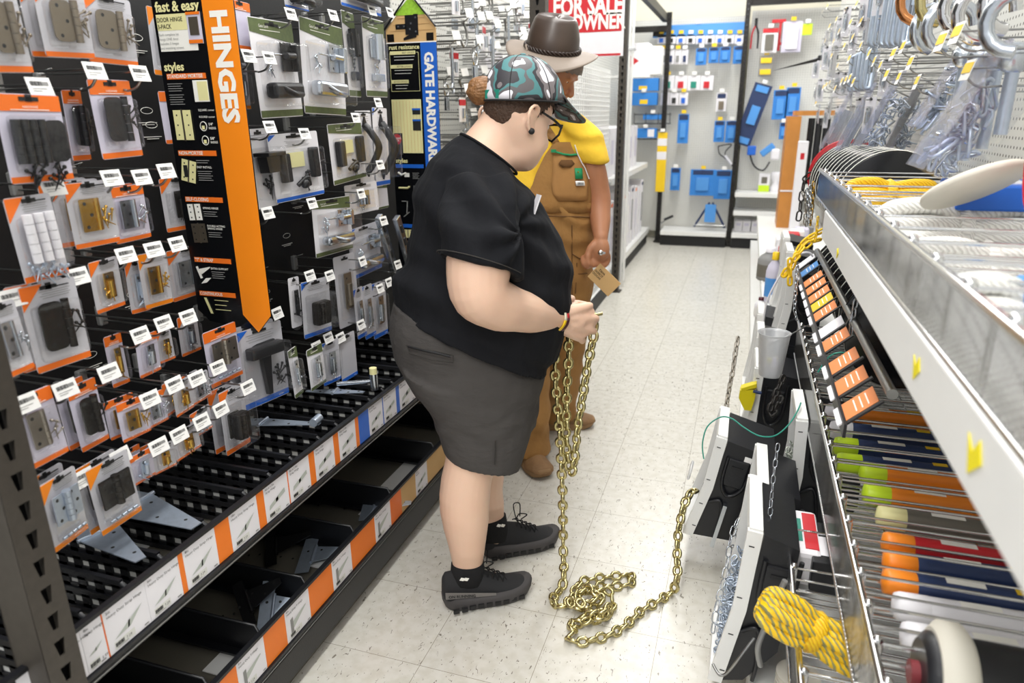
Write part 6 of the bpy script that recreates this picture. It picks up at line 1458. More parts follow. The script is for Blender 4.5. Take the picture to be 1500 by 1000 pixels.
for i in range(nx):
    u_ = i / (nx - 1)
    for j in range(ny):
        w__ = -1 + 2 * j / (ny - 1); yy = .088 * w__ * (1 - .15 * u_); x0 = .118 * math.sqrt(max(0, 1 - (yy / .1) ** 2)); xx = x0 + u_ * (.112 * math.sqrt(max(0, 1 - (w__ * .93) ** 2)) + .004)
        z = .002 - (xx - .10) * .42 - .30 * (yy * yy) / .088 * (.25 + .75 * u_); vs.append(CT @ Vector((xx, yy, z + .006)))
fs = [(i * ny + j, (i + 1) * ny + j, (i + 1) * ny + j + 1, i * ny + j + 1) for i in range(nx - 1) for j in range(ny - 1)]
b.add(vs, fs, 'camo', True); b.mi('teal_dark' if 'teal_dark' in M else defm('teal_dark', '24464a', .7)); o = b.build('cap_brim', W); o.location = winv
so = o.modifiers.new('t', 'SOLIDIFY'); so.thickness = .004; so.material_offset = 0; so.offset = -1
# shirt
def shirt_disp(p, n):
    q = p - M0; a = q.dot(U); l = q.dot(V); z = p.z
    d = .007 * NZ.noise(Vector((a * 7 + z * 5, l * 7, z * 3 - a * 9)) * 1.3) + .0045 * NZ.noise(Vector((a * 22, l * 20, z * 9)))
    # folds running from armpit and over belly
    d += .008 * math.sin(46 * (z + .55 * a) + 6 * l) * max(0, 1 - abs(z - 1.02) / .16) * (1 if l > -.26 else .5)
    d += .008 * math.sin(60 * (z * .45 + a)) * max(0, 1 - abs(z - 1.22) / .13)
    if l < -.05:
        e = p - APIT; r = e.length; g_ = math.atan2(e.z, e.dot(U)); d += .008 * math.sin(g_ * 8 + r * 14) * math.exp(-((r - .11) / .07) ** 2)
    return d
APIT = S(752, 335, -.24)
b = MB(); b.loft(prof(torso, 0, .006), 'cloth_black')
R = prof([(582, 440, 790, 518, .222), (581, 455, 790, 537, .228)], 0, .008)
b.loft(R, 'cloth_black')
P5 = [S(698, 262, -.12), S(702, 300, -.20), S(706, 345, -.25), S(704, 392, -.272)]
rg = []
for c_, dx, r1, r2, tl in [(P5[0], 0, .085, .085, .0), (P5[1], 0, .098, .09, .12), (P5[2], 0, .106, .1, .22), (P5[3], 0, .108, .1, .36)]:
    uu = (U * math.cos(tl) - Z * math.sin(tl)).normalized(); vv = (V * math.cos(.25) - Z * math.sin(.25)).normalized(); rg.append(oring(c_, uu, vv, r1, r2, 24))
b.loft(rg, 'cloth_black')
P5 = [S(700, 262, .12), S(712, 305, .20), S(724, 350, .24), S(735, 385, .26)]
b.loft([oring(c_, U, V, r_, r_, 20) for c_, r_ in zip(P5, (.085, .095, .1, .1))], 'cloth_black')
sh = organic('t_shirt', b, .0055, 4, W, shirt_disp)
b = MB()
b.tube([p for p in oring(S(716, 226, 0) , (S(752, 252, 0) - S(683, 200, 0)).normalized(), V, .093, .09, 28)], .0035, 'cloth_black', 8, True)
b.tube(oring(P5[0] * 0 + S(703.5, 386, -.27), (U * math.cos(.36) - Z * math.sin(.36)), (V * math.cos(.25) - Z * math.sin(.25)), .112, .1035, 28), .0016, 'stitch', 4, True)
o = b.build('shirt_trim', W); o.location = winv
b = MB(); b.box((0, 0, 0), (.004, .03, .075), 'white_card', T=frame(S(783, 305, -.14), U, V, Z) @ Matrix.Rotation(.35, 4, 'Y')); o = b.build('name_badge', W); o.location = winv
# shorts
def shorts_disp(p, n):
    return .003 * NZ.noise(Vector((p.x * 9, p.y * 9, p.z * 14))) + .0022 * math.sin(p.z * 95 + 5 * NZ.noise(p * 8)) * max(0, 1 - abs(p.z - .62) / .1)
b = MB(); b.loft(prof(shorts, 0, .004), 'shorts_grey')
b.loft(prof([(590, 545, 779, 585, .115), (610, 578, 778, 608, .118), (630, 605, 775, 630, .115), (643, 636, 767, 652, .112), (652, 666, 757, 678, .108)], -.095, .002), 'shorts_grey')
b.loft(prof([(610, 540, 782, 575, .112), (640, 580, 778, 605, .112), (655, 610, 772, 628, .108), (664, 640, 766, 652, .104)], .10, .002), 'shorts_grey')
organic('shorts', b, .0055, 4, W, shorts_disp)
b = MB()
def on_side(px, py, lat=-.215, out=.0): return S(px, py, lat - out)
def surf(px, py):
    """side of the shorts seen from the camera: lateral depth follows the ellipse of the hips"""
    f = (px - 680) / 105.0; return S(px, py, -.219 * math.sqrt(max(.1, 1 - f * f)) - .004)
b.tube([surf(x, y) for x, y in [(595, 505), (620, 511), (664, 520)]], .0022, 'stitch', 5); b.tube([surf(x, y) for x, y in [(595, 505), (600, 517), (632, 527), (664, 531), (664, 520)]], .0022, 'stitch', 5)
b.tube([surf(x, y) for x, y in [(598, 507), (620, 513), (640, 517), (660, 522)]], .0035, 'black_matte', 5)
b.tube([surf(x, y) for x, y in [(716, 516), (714, 545), (716, 565), (728, 581)]], .0016, 'stitch', 5)
b.tube([surf(x, y) for x, y in [(728, 581), (748, 572), (766, 560), (774, 545)]], .003, 'stitch', 5)
b.tube([surf(728, 581), surf(727, 620)] + [S(x, y, -.213) for x, y in [(726, 650), (725, 680)]], .0016, 'stitch', 5)
b.quad([surf(754, 556), surf(762, 543), surf(768, 552), surf(762, 562)], 'white_card')
o = b.build('pocket_seam', W); o.location = winv
# socks
for lat, rows in ((-.11, [(662, 826, 708, 820), (661, 838, 708, 836), (660, 852, 710, 850), (658, 866, 716, 864)]), (.11, [(700, 762, 740, 752), (700, 775, 743, 768), (700, 790, 748, 784), (698, 802, 756, 798)])):
    b = MB(); R = []
    for (xa, ya, xb, yb) in rows:
        a, c = S(xa, ya, lat), S(xb, yb, lat); ax = c - a; R.append(oring((a + c) / 2, ax.normalized(), V, ax.length / 2 + .002, min(ax.length / 2 * .95 + .003, .037 if ya > 800 or lat > 0 else .04), 24))
    b.loft(R[:3], 'sock_black')
    cx_, cy_ = ((676, 848) if lat < 0 else (730, 769)); 
    for d_ in (0, 6): p0 = S(cx_ + d_ - 3, cy_ + 2, lat - .048); b.quad([p0, p0 + U * .006 + Z * .009 - V * .0, p0 + U * .018 + Z * .004, p0 + U * .012 - Z * .005], 'print_white')
    o = b.build('sock', W); o.location = winv
shoe('shoe', (-.688, 1.716, 0), math.radians(35), W, text='ON RUNNING')
shoe('shoe', (-.668, 2.003, 0), math.radians(37), W)
# wristbands
fd = (S(812, 466, -.13) - S(765, 456, -.22)).normalized(); e1 = fd.cross(Z).normalized(); e2 = fd.cross(e1)
for k, (d_, c1, c2, nm) in enumerate([(-.004, 'cream_band', 'yellow', 'yellow'), (.012, 'red', 'maroon', 'dark red')]):
    if 'cream_band' not in M: defm('cream_band', 'e8e2c8', .5); defm('maroon', '4a1220', .4)
    b = MB(); c_ = S(812, 466, -.13) + fd * (d_ - .004); pts = oring(c_, e1, e2, .043 - k * .001, .041 - k * .001, 32)
    vs = []; 
    for p in pts: vs += [p - fd * .006, p + fd * .006]
    n = len(pts); up_ = [i for i in range(n) if pts[i].z > c_.z + (.0 if k == 0 else .012)]
    fs1 = [(2 * i, 2 * i + 1, 2 * ((i + 1) % n) + 1, 2 * ((i + 1) % n)) for i in range(n) if i in up_]; fs2 = [(2 * i, 2 * i + 1, 2 * ((i + 1) % n) + 1, 2 * ((i + 1) % n)) for i in range(n) if i not in up_]
    b.add(vs, fs1, c1, True); b.add(vs, fs2, c2, True); o = b.build('wristband', W); o.location = winv; o['label'] = nm + ' rubber wristband'
    so = o.modifiers.new('t', 'SOLIDIFY'); so.thickness = .002; so.offset = 0
# ------------------------------------------------------------------ man in hat and bib overalls
YM = 2.85
def Q(px, py, y=YM): return onY(px, py, y)
B0 = Vector((-.76, YM, 0)); K = thing('person', 'person in leather hat, yellow shirt and brown bib overalls standing behind', 'person', B0); kinv = -B0
FU = Vector((.35, -.94, 0)).normalized(); FV = Vector((-FU.y, FU.x, 0))      # facing, left
mt = [(150, 778, 812, .06), (158, 762, 826, .07), (170, 728, 852, .09), (185, 708, 866, .115), (210, 704, 871, .135), (250, 706, 872, .15), (290, 710, 870, .165), (330, 714, 867, .17), (380, 716, 863, .165), (430, 720, 860, .15), (462, 724, 856, .14)]
def mrings(rows, grow=0., y=YM): return [oring((Q(a, py, y) + Q(c, py, y)) / 2, Vector((1, .3, 0)).normalized(), Vector((-.3, 1, 0)).normalized(), (Q(c, py, y) - Q(a, py, y)).length / 2 * 1.0 + grow, r + grow, 28, 2.3) for (py, a, c, r) in rows]
mb = MB(); mb.loft(mrings([(py, a + 4, c - 4, r - .012) for (py, a, c, r) in mt]), 'skin_tan')
hp = Q(808, 104, 2.80); hx = Vector((.84, -.05, -.54)).normalized(); hy = Z.cross(hx).normalized(); hz = hx.cross(hy); MT = frame(hp, hx, hy, hz)
head_mesh(mb, MT, 'skin_tan', 1.0); limb(mb, [Q(790, 168, 2.84), Q(797, 145, 2.82), Q(806, 120, 2.8)], [.065, .06, .06], 'skin_tan')
limb(mb, [Q(845, 200, 2.82), Q(866, 240, 2.83), Q(876, 285, 2.85), Q(879, 318, 2.82), Q(880, 348, 2.77)], [.045, .052, .05, .043, .03], 'skin_tan', 16)
wm = Q(880, 348, 2.77); km = [wm + Vector((-.03 + .02 * i, -.02 + .012 * i, -.085 - .004 * abs(i - 1.5))) for i in range(4)]
mb.ball(wm + Vector((0, -.01, -.045)), (.04, .03, .055), 'skin_tan')
for i, k in enumerate(km):
    q = [wm + Vector((-.018 + .012 * i, -.01, -.04)), k, k + Vector((-.014, -.022, -.022)), k + Vector((-.03, -.028, -.004)), k + Vector((-.034, -.014, .014))]
    mb.tube(bez(q, 5), [.014] * 5 + [.0118] * 10 + [.0105] * 6, 'skin_tan', 8); mb.ball(q[-1], .0105, 'skin_tan')
q = [wm + Vector((-.02, -.02, -.02)), wm + Vector((-.04, -.035, -.05)), wm + Vector((-.042, -.045, -.078)), wm + Vector((-.036, -.048, -.1))]; mb.tube(bez(q, 5), [.016] * 5 + [.0135] * 5 + [.0115] * 6, 'skin_tan', 8); mb.ball(q[-1], .0115, 'skin_tan')
limb(mb, [Q(735, 200, 2.82), Q(706, 240, 2.78), Q(700, 300, 2.72), Q(730, 340, 2.62), Q(765, 360, 2.55)], [.045, .05, .05, .043, .03], 'skin_tan', 14)
mb.ball(Q(772, 364, 2.54), (.045, .03, .035), 'skin_tan')
for i in range(4): q = [Q(772, 358 + 5 * i, 2.54), Q(782, 358 + 5 * i, 2.54), Q(786, 362 + 5 * i, 2.56)]; mb.tube(bez(q, 4), .0105, 'skin_tan', 8); mb.ball(q[-1], .0105, 'skin_tan')
q = [Q(768, 356, 2.53), Q(776, 350, 2.52), Q(783, 353, 2.52)]; mb.tube(bez(q, 4), .011, 'skin_tan', 8); mb.ball(q[-1], .011, 'skin_tan')
fA, fB = Vector((-.775, 3.04, 0)), Vector((-.80, 2.66, 0))
hA, hB = Q(826, 470, 2.9), Q(766, 470, 2.78)
limb(mb, [hA, hA.lerp(fA, .5) + Vector((0, -.02, 0)), fA + Z * .08], [.1, .065, .045], 'skin_tan'); limb(mb, [hB, hB.lerp(fB, .5) + Vector((0, -.03, 0)), fB + Z * .08], [.1, .065, .045], 'skin_tan')
o = organic('body', mb, .006, 2, K); o.data.materials.clear(); o.data.materials.append(M['skin_tan'])
eyes(K, MT, .95, kinv)
b = hair_shell(MT, 1.0, 'grey_beard', lambda x: -.06 if x < -.03 else .0 + x * .4, 1.04); o = b.build('hair', K); o.location = kinv
b = MB(); b.ball(MT @ Vector((.06, 0, -.10)), (.045, .06, .035), 'grey_beard', R=MT.to_3x3()); o = b.build('beard', K); o.location = kinv
def cl(p, n): return .006 * NZ.noise(Vector((p.x * 10, p.y * 10, p.z * 16))) + .004 * math.sin(40 * p.z + 18 * p.x + 6 * NZ.noise(p * 5))
b = MB(); b.loft(mrings(mt, .006), 'yellow_shirt')
b.loft([oring(c_, (1, 0, 0), (0, 1, 0), r_, r_, 20) for c_, r_ in ((Q(838, 178, 2.82), .075), (Q(852, 198, 2.82), .082), (Q(862, 222, 2.83), .078), (Q(868, 238, 2.835), .072))], 'yellow_shirt')
b.loft([oring(c_, (1, 0, 0), (0, 1, 0), r_, r_, 20) for c_, r_ in ((Q(735, 178, 2.82), .075), (Q(716, 200, 2.81), .085), (Q(706, 225, 2.79), .082), (Q(702, 250, 2.77), .08))], 'yellow_shirt')
organic('yellow_shirt', b, .008, 2, K, cl)
# overalls: trousers and waist
b = MB(); b.loft(mrings([r for r in mt if r[0] >= 290], .016), 'duck_brown'); b.loft(mrings([(462, 722, 858, .15), (490, 726, 854, .14)], .014), 'duck_brown')
def tl(a, c, r0, r1, kn_): return [(a, r0), (a.lerp(c, .3) + kn_ * .6, r0 * .9), (a.lerp(c, .6) + kn_, (r0 + r1) / 2), (c + Z * .12, r1), (c + Z * .05, r1 * 1.08)]
for a, c, k_ in ((hA, fA, Vector((0, -.03, 0))), (hB, fB, Vector((.01, -.04, 0)))): b.loft([oring(p, (1, 0, 0), (0, 1, 0), r, r, 22) for p, r in tl(a + Z * .03, c, .122, .088, k_)], 'duck_brown')
organic('overalls', b, .008, 3, K, cl)
# bib panel follows the chest
def chest(px, py, g=.02):
    """point of the chest surface under a pixel"""
    rows = mt; k = max([i for i in range(len(rows)) if rows[i][0] <= py] or [0]); k = min(k, len(rows) - 2); t = (py - rows[k][0]) / (rows[k + 1][0] - rows[k][0])
    a = rows[k][1] * (1 - t) + rows[k + 1][1] * t; c = rows[k][2] * (1 - t) + rows[k + 1][2] * t; r = rows[k][3] * (1 - t) + rows[k + 1][3] * t
    L_, R_ = Q(a, py), Q(c, py); w_ = (R_ - L_).length / 2; ce = (L_ + R_) / 2; e1 = Vector((1, .3, 0)).normalized(); e2 = Vector((-.3, 1, 0)).normalized()
    d = ray(px, py); o_ = O0; # intersect with superellipse cylinder at this height
    best = None; lo, hi = (YM - .35) / d.y, YM / d.y
    for it in range(60):
        tt = lo + (hi - lo) * it / 59; p = O0 + d * tt; x = (p - ce).dot(e1) / (w_ + g); y = (p - ce).dot(e2) / (r + g)
        if abs(x) ** 2.3 + abs(y) ** 2.3 <= 1: best = p; break
    return best if best is not None else O0 + d * hi
def patch(b, rows, m, g=.02, n=10):
    vs = []; 
    for (py, a, c) in rows:
        for k in range(n + 1): vs.append(chest(a + (c - a) * k / n, py, g))
    fs = [(i * (n + 1) + k, i * (n + 1) + k + 1, (i + 1) * (n + 1) + k + 1, (i + 1) * (n + 1) + k) for i in range(len(rows) - 1) for k in range(n)]
    b.add(vs, fs, m, True)
def solid(o, th=.004):
    so = o.modifiers.new('t', 'SOLIDIFY'); so.thickness = th; so.offset = 1; o.location = kinv; return o
b = MB(); patch(b, [(208, 812, 860), (216, 806, 864), (226, 799, 867), (240, 792, 869), (255, 785, 870), (270, 780, 870), (285, 772, 870), (300, 762, 868), (312, 752, 866)], 'duck_brown'); solid(b.build('bib', K), .006)
b = MB(); patch(b, [(228, 811, 860), (240, 810, 861), (255, 809, 862), (270, 808, 862), (284, 810, 862), (294, 818, 860)], 'duck_pocket' if 'duck_pocket' in M else defm('duck_pocket', 'a87a45', .85, noise=.25, nscale=14, bump=.3), .028); solid(b.build('bib_pocket', K), .003)
b = MB(); patch(b, [(234, 822, 838), (240, 818, 842), (245, 824, 836)], 'duck_dark', .034, 4); o = solid(b.build('pocket_opening', K), .001)
b = MB(); b.tube([chest(x, y, .032) for x, y in [(808, 221), (816, 223), (826, 226), (836, 227), (846, 226), (852, 222), (858, 218)]], .0045, 'green_trim', 6); b.box((0, 0, 0), (.02, .006, .012), 'green_trim', T=Matrix.Translation(chest(811, 221, .034))); o = b.build('green_binding', K); o.location = kinv
b = MB(); patch(b, [(246, 842, 853), (262, 843, 854)], 'green_trim', .036, 3); patch(b, [(265, 843, 856), (272, 844, 857)], 'white_paper', .036, 3); o = solid(b.build('cloth_label', K), .002)
b = MB()
for k in range(4): b.box((0, 0, 0), (.003, .002, .009), 'print_black', T=Matrix.Translation(chest(847 + k * 2.3, 268.5, .042)))
b.ball(chest(847, 252, .04), .003, 'brass'); o = b.build('label_print', K); o.location = kinv
b = MB(); b.tube([chest(x, y, .036) for x, y in [(842, 212), (846, 225), (852, 238), (857, 246), (863, 262)]], .0022, 'white_card', 6); o = b.build('cord', K); o.location = kinv
b = MB()
for pts in ([(858, 210), (857, 200), (852, 188), (846, 176), (840, 163)], [(815, 210), (806, 195), (796, 180), (786, 168), (778, 160)]):
    for k in range(len(pts) - 1): patch(b, [(pts[k][1], pts[k][0] - 6, pts[k][0] + 6), (pts[k + 1][1], pts[k + 1][0] - 6, pts[k + 1][0] + 6)] if pts[k][1] < pts[k + 1][1] else [(pts[k + 1][1], pts[k + 1][0] - 6, pts[k + 1][0] + 6), (pts[k][1], pts[k][0] - 6, pts[k][0] + 6)], 'duck_brown', .02, 2)
solid(b.build('bib_strap', K), .005)
b = MB(); b.box(chest(857, 203, .03), (.03, .006, .02), 'brass', bev=.002); o = b.build('buckle', K); o.location = kinv
b = MB()
for (x0_, y0_, x1_, y1_) in [(838, 330, 838, 470), (768, 315, 866, 318), (836, 402, 860, 400), (838, 372, 860, 385), (845, 385, 843, 430)]: b.tube([chest(x0_ + (x1_ - x0_) * k / 6, y0_ + (y1_ - y0_) * k / 6, .022) for k in range(7)], .0024, 'duck_dark', 5)
o = b.build('overall_seam', K); o.location = kinv
shoe('boot', fA + Vector((.0, 0, 0)), math.radians(22), K, L=.30, w_=.108, boot=True)
shoe('boot', fB + Vector((.0, .0, 0)), math.radians(-52), K, L=.30, w_=.108, boot=True)
# hat (worn)
hc = Q(809, 73, 2.77); HTm = Matrix.Translation(hc) @ Matrix.Rotation(math.radians(14), 4, 'X') @ Matrix.Rotation(math.radians(12), 4, 'Y')
b = MB(); vs = []; nr, nk = 8, 48
for i in range(nr):
    for k in range(nk):
        a = 2 * PI * k / nk; t = i / (nr - 1); rx = .098 + t * .078; ry = .105 + t * .09; z = -.030 * t * t * (math.sin(a) ** 2) + .012 * t * t * (math.cos(a) ** 2) - .012 * t
        vs.append(HTm @ Vector((rx * math.cos(a), ry * math.sin(a), z)))
fs = [(i * nk + k, (i + 1) * nk + k, (i + 1) * nk + (k + 1) % nk, i * nk + (k + 1) % nk) for i in range(nr - 1) for k in range(nk)]
b.add(vs, fs, 'hat_brim', True); solid(b.build('hat_brim', K), .003)
b = MB(); rg = []
for (z, rx, ry, dp) in [(-.004, .1, .107, 0), (.02, .1, .106, 0), (.05, .097, .1, 0), (.08, .089, .09, 0), (.105, .081, .08, 0), (.118, .072, .07, .002), (.122, .058, .055, .008), (.12, .03, .03, .012), (.112, .004, .004, .014)]:
    ring = []
    for k in range(36):
        a = 2 * PI * k / 36; dent = .02 * math.exp(-((math.sin(a) + .75) / .4) ** 2) * max(0, z - .04) / .08; ring.append(HTm @ Vector(((rx) * math.cos(a), (ry - dent) * math.sin(a), z - dp * .8 * abs(math.cos(a)) ** .5)))
    rg.append(ring)
b.loft(rg, 'hat_crown', cap=False); o = b.build('hat_crown', K); o.location = kinv
b = MB()
for s_ in range(3): b.tube([HTm @ Vector(((.104 + .003 * math.sin(a * 14 + s_ * 2.1)) * math.cos(a), (.111 + .003 * math.sin(a * 14 + s_ * 2.1)) * math.sin(a), .009 + .006 * math.cos(a * 14 + s_ * 2.1))) for a in [k * 2 * PI / 140 for k in range(140)]], .0042, 'hat_braid', 6, True)
b.tube(bez([HTm @ Vector((-.085, -.07, .012)), HTm @ Vector((-.075, -.086, .002)), HTm @ Vector((-.082, -.09, -.012))], 4), .007, 'hat_brim', 6)
o = b.build('hat_braid', K); o.location = kinv
# what he holds
t = thing('paper_tag', 'brown kraft packet with handwriting held by the person in overalls', 'tag', onY(885, 410, 2.70)); t.rotation_euler = (0, math.radians(-38), 0)
MB().box((0, 0, 0), (.115, .003, .075), 'kraft', bev=.001).build('packet', t)
t.rotation_euler = (0, math.radians(42), 0)
b = MB()
for i, s_ in enumerate(('WOOD', 'SCREW', 'WIR2')): b.text(s_, (-.012 - .0 * i, -.0018, -.004 + i * .013), (-1, 0, 0), (0, 0, -1), .009, 'print_black', .01)
for p in b.v: pass
b.build('handwriting', t)
t = thing('steel_bolt', 'shiny steel bolt head in the hatted person\'s fist', 'bolt', onY(879.5, 370, 2.66)); MB().ball((0, 0, 0), (.011, .012, .011), 'chrome').build('head', t); MB().cyl((0, 0, 0), (.005, .05, -.01), .006, 'steel').build('shank', t)
# ================================================================== CHAINS
def link_mesh(b, c, tdir, side, L, Wd, r, m, seg=8, n=6):
    """one stadium link centred on c, long axis tdir, width axis side"""
    pts = []; h = (L - Wd) / 2; R = (Wd - 2 * r) / 2
    h = (L - 2 * r) / 2 - R
    for k in range(n + 1): a = -PI / 2 + PI * k / n; pts.append(c + tdir * (h + R * math.cos(a)) + side * (R * math.sin(a)))
    for k in range(n + 1): a = PI / 2 + PI * k / n; pts.append(c + tdir * (-h + R * math.cos(a)) + side * (R * math.sin(a)))
    b.tube(pts, r, m, seg, True)
def chain(b, path, L, Wd, r, m, roll0=0., jitter=.0, seg=8, rnd=random):
    P = bez(path, 12); D = [0]
    for i in range(1, len(P)): D.append(D[-1] + (P[i] - P[i - 1]).length)
    pitch = L - 2 * r * 1.08; s = 0; i = 0; up = Vector((0, 0, 1)); k = 0; prev = None
    while s < D[-1]:
        while i < len(D) - 2 and D[i + 1] < s: i += 1
        f = (s - D[i]) / max(1e-6, D[i + 1] - D[i]); c = P[i].lerp(P[i + 1], f); t = (P[min(i + 2, len(P) - 1)] - P[max(i - 1, 0)]).normalized()
        if prev is None: prev = t.orthogonal().normalized()
        u = (prev - t * prev.dot(t)); u = u.normalized() if u.length > 1e-4 else t.orthogonal().normalized(); prev = u
        a = roll0 + (PI / 2) * k + jitter * rnd.uniform(-1, 1); sd = u * math.cos(a) + t.cross(u) * math.sin(a)
        link_mesh(b, c, t, sd, L, Wd, r, m, seg); s += pitch; k += 1
    return k
GR = .0058; GL, GW = .041, .034
FZ = .012
fl = lambda x, y, z=FZ: onZ(x, y, z)
hand = S(862, 478, -.07)
b = MB()
# strand A: hand down to the floor pile
PA = [S(812, 470, -.06), S(812, 505, -.06), S(814, 560, -.06), S(820, 640, -.06), S(824, 720, -.06), S(825, 800, -.06), fl(826, 842, .05), fl(822, 862, .02)]
PILE = [fl(822, 862, .02), fl(812, 872, .014), fl(812, 884), fl(828, 886), fl(840, 868), fl(852, 852, .02), fl(878, 846, .014), fl(905, 843), fl(922, 842), fl(926, 852), fl(910, 858), fl(884, 858, .02), fl(862, 862, .03), fl(845, 872, .03), fl(836, 880, .035), fl(848, 892, .02), fl(862, 884, .035), fl(874, 872, .045), fl(858, 862, .045), fl(846, 874, .045), fl(856, 888, .035),
        fl(866, 892, .014), fl(882, 880, .03), fl(876, 866, .035), fl(892, 866, .03), fl(897, 882), fl(892, 898), fl(872, 908), fl(850, 906), fl(862, 900, .03), fl(880, 904, .03), fl(892, 890, .035), fl(878, 896, .04), fl(852, 912, .02), fl(836, 912), fl(840, 924, .02), fl(832, 934), fl(848, 940), fl(872, 936), fl(896, 928), fl(918, 914), fl(940, 894), fl(964, 880), fl(984, 866)]
UPW = [fl(984, 866), fl(992, 845, .06), onY(992, 800, 2.02), onY(996, 765, 2.05), onY(1004, 735, 2.09), onY(1012, 722, 2.12), onY(1022, 716, 2.16)]
chain(b, PA + PILE[1:] + UPW[1:], GL, GW, GR, 'gold_chain', .6, .18, rnd=random.Random(3))
PILE += []
PBC = [S(832, 480, -.05), S(833, 520, -.05), S(830, 580, -.05), S(829, 640, -.055), S(832, 676, -.06), S(838, 690, -.06), S(842, 672, -.065), S(846, 630, -.07), S(853, 585, -.075), S(861, 535, -.08), S(868, 500, -.082), S(872, 474, -.08), S(868, 464, -.07)]
chain(b, PBC, GL, GW, GR, 'gold_chain', .2, .15, rnd=random.Random(5))
o = b.build('gold_chain'); tag(o, 'heavy gold coloured chain running from the hands to floor pile and tilted box', 'chain')
b = MB(); p = S(872, 462, -.085); b.cyl(p - U * .02, p + U * .022 + Z * .004, .0055, 'gold_chain', 10); o = b.build('chain_pin'); tag(o, 'brass coloured end pin sticking out of the fist', 'pin')
# silver chains on the right
def one(path, L, w_, r, m, label, j=.3, grp=None):
    b = MB(); chain(b, path, L, w_, r, m, .3, j, 6, random.Random(len(path))); o = b.build('hanging_chain'); return tag(o, label, 'chain', grp)
one([onY(1139, 655, 1.62), onY(1134, 690, 1.6), onY(1130, 730, 1.58), onY(1127, 765, 1.56), onY(1125, 792, 1.56)], .022, .012, .0013, 'steel', 'thin twisted silver chain hanging in front of the black boxes')
one([onY(1079, 765, 1.62), onY(1070, 790, 1.58), onY(1066, 820, 1.56), onY(1060, 850, 1.53), onY(1052, 880, 1.5), onY(1047, 905, 1.48), onY(1044, 925, 1.47)], .03, .017, .0016, 'steel', 'thin silver chain draped over the nearest white frame')
one([onY(1068, 700 + 0, 2.4), onY(1073, 660, 2.45), onY(1068, 620, 2.5), onY(1064, 600, 2.55), onY(1068, 570, 2.6), onY(1074, 540, 2.65), onY(1078, 512, 2.7), onY(1082, 490, 2.75)], .03, .02, .004, 'nickel', 'grey chain hanging off the white frames above the tilted box', .3)
one([onY(1146, 555, 2.05), onY(1135, 580, 2.02), onY(1128, 600, 2.0), onY(1133, 604, 2.0), onY(1143, 585, 2.03)], .032, .021, .0042, 'dark_metal', 'dark chain ends hanging below the clear cup')
one([onY(1196, 250, 3.6), onY(1180, 262, 3.6), onY(1174, 290, 3.6), onY(1170, 318, 3.6), onY(1166, 325, 3.6)], .055, .03, .004, 'bronze_dark', 'black chain hanging at far end by the red spool')
for i in range(4): one([onY(1192 - i * 5, 270 + i * 5, 3.3), onY(1190 - i * 3, 300, 3.3), onY(1187 - i * 3, 330, 3.3)], .03, .018, .003, ['brass', 'steel', 'steel', 'nickel'][i], ['thin brass chain hanging by the far spools', 'first thin steel chain hanging by the far spools', 'second thin steel chain hanging by the far spools', 'nickel chain hanging by the far spools'][i])
one([onY(1216, 332, 2.9), onY(1200, 340, 2.9), onY(1180, 352, 2.9), onY(1168, 368, 2.88), onY(1160, 392, 2.86), onY(1148, 404, 2.84), onY(1152, 396, 2.84), onY(1164, 380, 2.84), onY(1186, 356, 2.88), onY(1205, 350, 2.88)], .045, .026, .0048, 'yellow', 'yellow plastic chain looping over the far right rack', .2)
one([onY(1157, 385, 2.8), onY(1157, 400, 2.8), onY(1157, 414, 2.8)], .045, .026, .0048, 'yellow', 'short hanging end of yellow plastic chain')
one([onY(1198, 320, 2.8), onY(1196, 340, 2.8), onY(1194, 352, 2.8)], .02, .012, .0022, 'yellow', 'small black and yellow chain above the yellow plastic one')
one([onY(1168, 392, 2.5), onY(1166, 420, 2.5), onY(1164, 450, 2.5), onY(1168, 470, 2.5)], .02, .014, .0024, 'steel', 'loose silver chain beside the orange price cards')
one([onY(1253, 445, 2.0), onY(1249, 470, 2.0), onY(1245, 492, 2.0)], .032, .02, .003, 'steel', 'short silver chain hanging in front of the cable spool')
# green cord, cable loops
def cord(pts, r, m, label, nm='cord'):
    o = MB().tube(bez(pts, 8), r, m, 8).build(nm); return tag(o, label, 'cord')
cord([onY(1031, 672, 2.02), onY(1029, 650, 2.04), onY(1036, 625, 2.06), onY(1055, 611, 2.08), onY(1072, 613, 2.06), onY(1090, 626, 2.03), onY(1112, 638, 2.0), onY(1135, 638, 1.98), onY(1155, 622, 2.0), onY(1168, 602, 2.05), onY(1173, 590, 2.1)], .0022, 'teal', 'green cord looping over the tilted chain box')
cord([onY(1198, 545, 1.9), onY(1215, 522, 1.9), onY(1232, 516, 1.9), onY(1240, 520, 1.9)], .002, 'teal', 'green cord end among the lower price cards')
cord([onY(1122, 508, 2.3), onY(1150, 494, 2.3), onY(1186, 475, 2.4)], .002, 'wire', 'thin wire running from clear cup to the price cards')
cord([onY(1118, 470, 3.0), onY(1124, 440, 3.0), onY(1140, 408, 3.0), onY(1158, 385, 3.0), onY(1172, 372, 3.0), onY(1185, 370, 3.0), onY(1191, 376, 3.0)], .004, 'white_card', 'white cable arching over the upper chain boxes')
cord([onY(1044, 972, 1.44), onY(1054, 988, 1.42), onY(1066, 984, 1.42), onY(1085, 960, 1.42), onY(1105, 934, 1.44)], .0035, 'wire', 'bent wire handle at the foot of nearest chain box')
cord([onY(1150, 850, 1.35), onY(1136, 880, 1.35), onY(1128, 905, 1.34), onY(1118, 925, 1.33), onY(1110, 950, 1.32), onY(1114, 975, 1.32)], .006, 'grey_metal', 'grey cable bending behind the small lower basket')
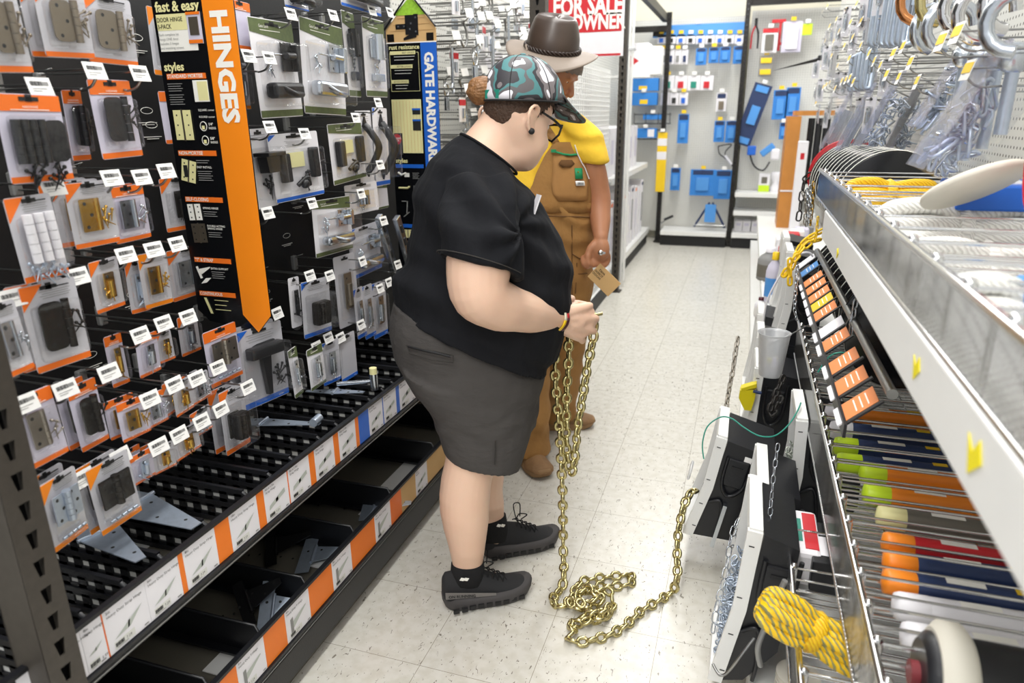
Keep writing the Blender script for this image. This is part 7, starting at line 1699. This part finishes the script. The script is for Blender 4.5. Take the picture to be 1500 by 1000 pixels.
# yellow clip, clear cup, bottles
t = thing('spring_clip', 'yellow plastic clip on the white frame beside the hanging chain', 'clip', onY(1094, 578, 2.6)); 
b = MB(); b.prism([(-.026, .022), (.028, .03), (.03, .0), (.02, -.055), (-.004, -.055), (-.028, -.01)], 'y', -.02, .02, 'yellow_clip' if 'yellow_clip' in M else defm('yellow_clip', 'dccb1a', .4)); b.build('body', t); MB().prism([(-.024, .03), (.03, .055), (.032, .04), (-.02, .02)], 'y', -.02, .02, 'yellow_clip').build('jaw', t); MB().cyl((.02, -.02, .025), (.05, -.02, .02), .006, 'navy').build('pin', t)
def bottle(px, py, y, h, r, body, cap, label, lm, tilt=0.):
    p = onY(px, py, y); t = thing('bottle', label, 'bottle', (p.x, p.y, .476))
    MB().lathe([(r * .9, 0), (r, .006), (r, h * .62), (r * .8, h * .74), (r * .38, h * .84), (r * .38, h * .9)], body, 24).build('body', t); MB().lathe([(r * .45, h * .86), (r * .42, h), (r * .3, h * 1.01)], cap, 20).build('cap', t); MB().lathe([(r * 1.01, h * .12), (r * 1.01, h * .5)], lm, 24).build('label', t)
bottle(1134, 400, 3.95, .27, .042, 'lilac_card', 'yellow', 'pale bottle with yellow cap and blue label on white shelf', 'pale_blue')
bottle(1142, 395, 4.15, .27, .045, 'red', 'red', 'red bottle right behind the yellow capped one', 'maroon')
bottle(1128, 378, 4.5, .2, .07, 'print_grey', 'white_card', 'dark grey jar behind the yellow capped bottle', 'shelf_grey')
bottle(1116, 430, 3.62, .1, .03, 'white_card', 'maroon', 'short white bottle with dark red cap beside the far boxes', 'white_paper')
bottle(1150, 372, 4.4, .24, .04, 'pale_blue', 'red', 'blue bottle with red cap behind the yellow chain', 'white_card')
for i in range(6):
    p = onY(1135 + i * 7, 355 - i * 3, 4.9 + i * .12); o = MB().box((0, 0, .1), (.09, .12, .2), ['white_card', 'shelf_grey', 'red', 'white_paper', 'lilac_card', 'grey_metal'][i], bev=.01).build('small_carton'); o.location = (p.x + .05, p.y, .476); tag(o, '%s small carton from the bottles, on white right shelf' % ORD[i], 'carton', 'small cartons behind the bottles')
t = thing('clear_cup', 'clear plastic cup of small parts hanging between white frames', 'cup', onY(1131, 520, 2.32))
MB().lathe([(.034, -.07), (.036, -.068), (.05, .075), (.053, .078), (.05, .078), (.047, .07), (.033, -.064)], 'clear_haze', 24).build('cup', t); b = MB()
for k in range(14): b.box((random.uniform(-.02, .02), random.uniform(-.02, .02), -.06 + random.random() * .05), (.012, .01, .012), random.choice(['cream', 'white_card', 'lilac_card']))
b.build('contents', t)
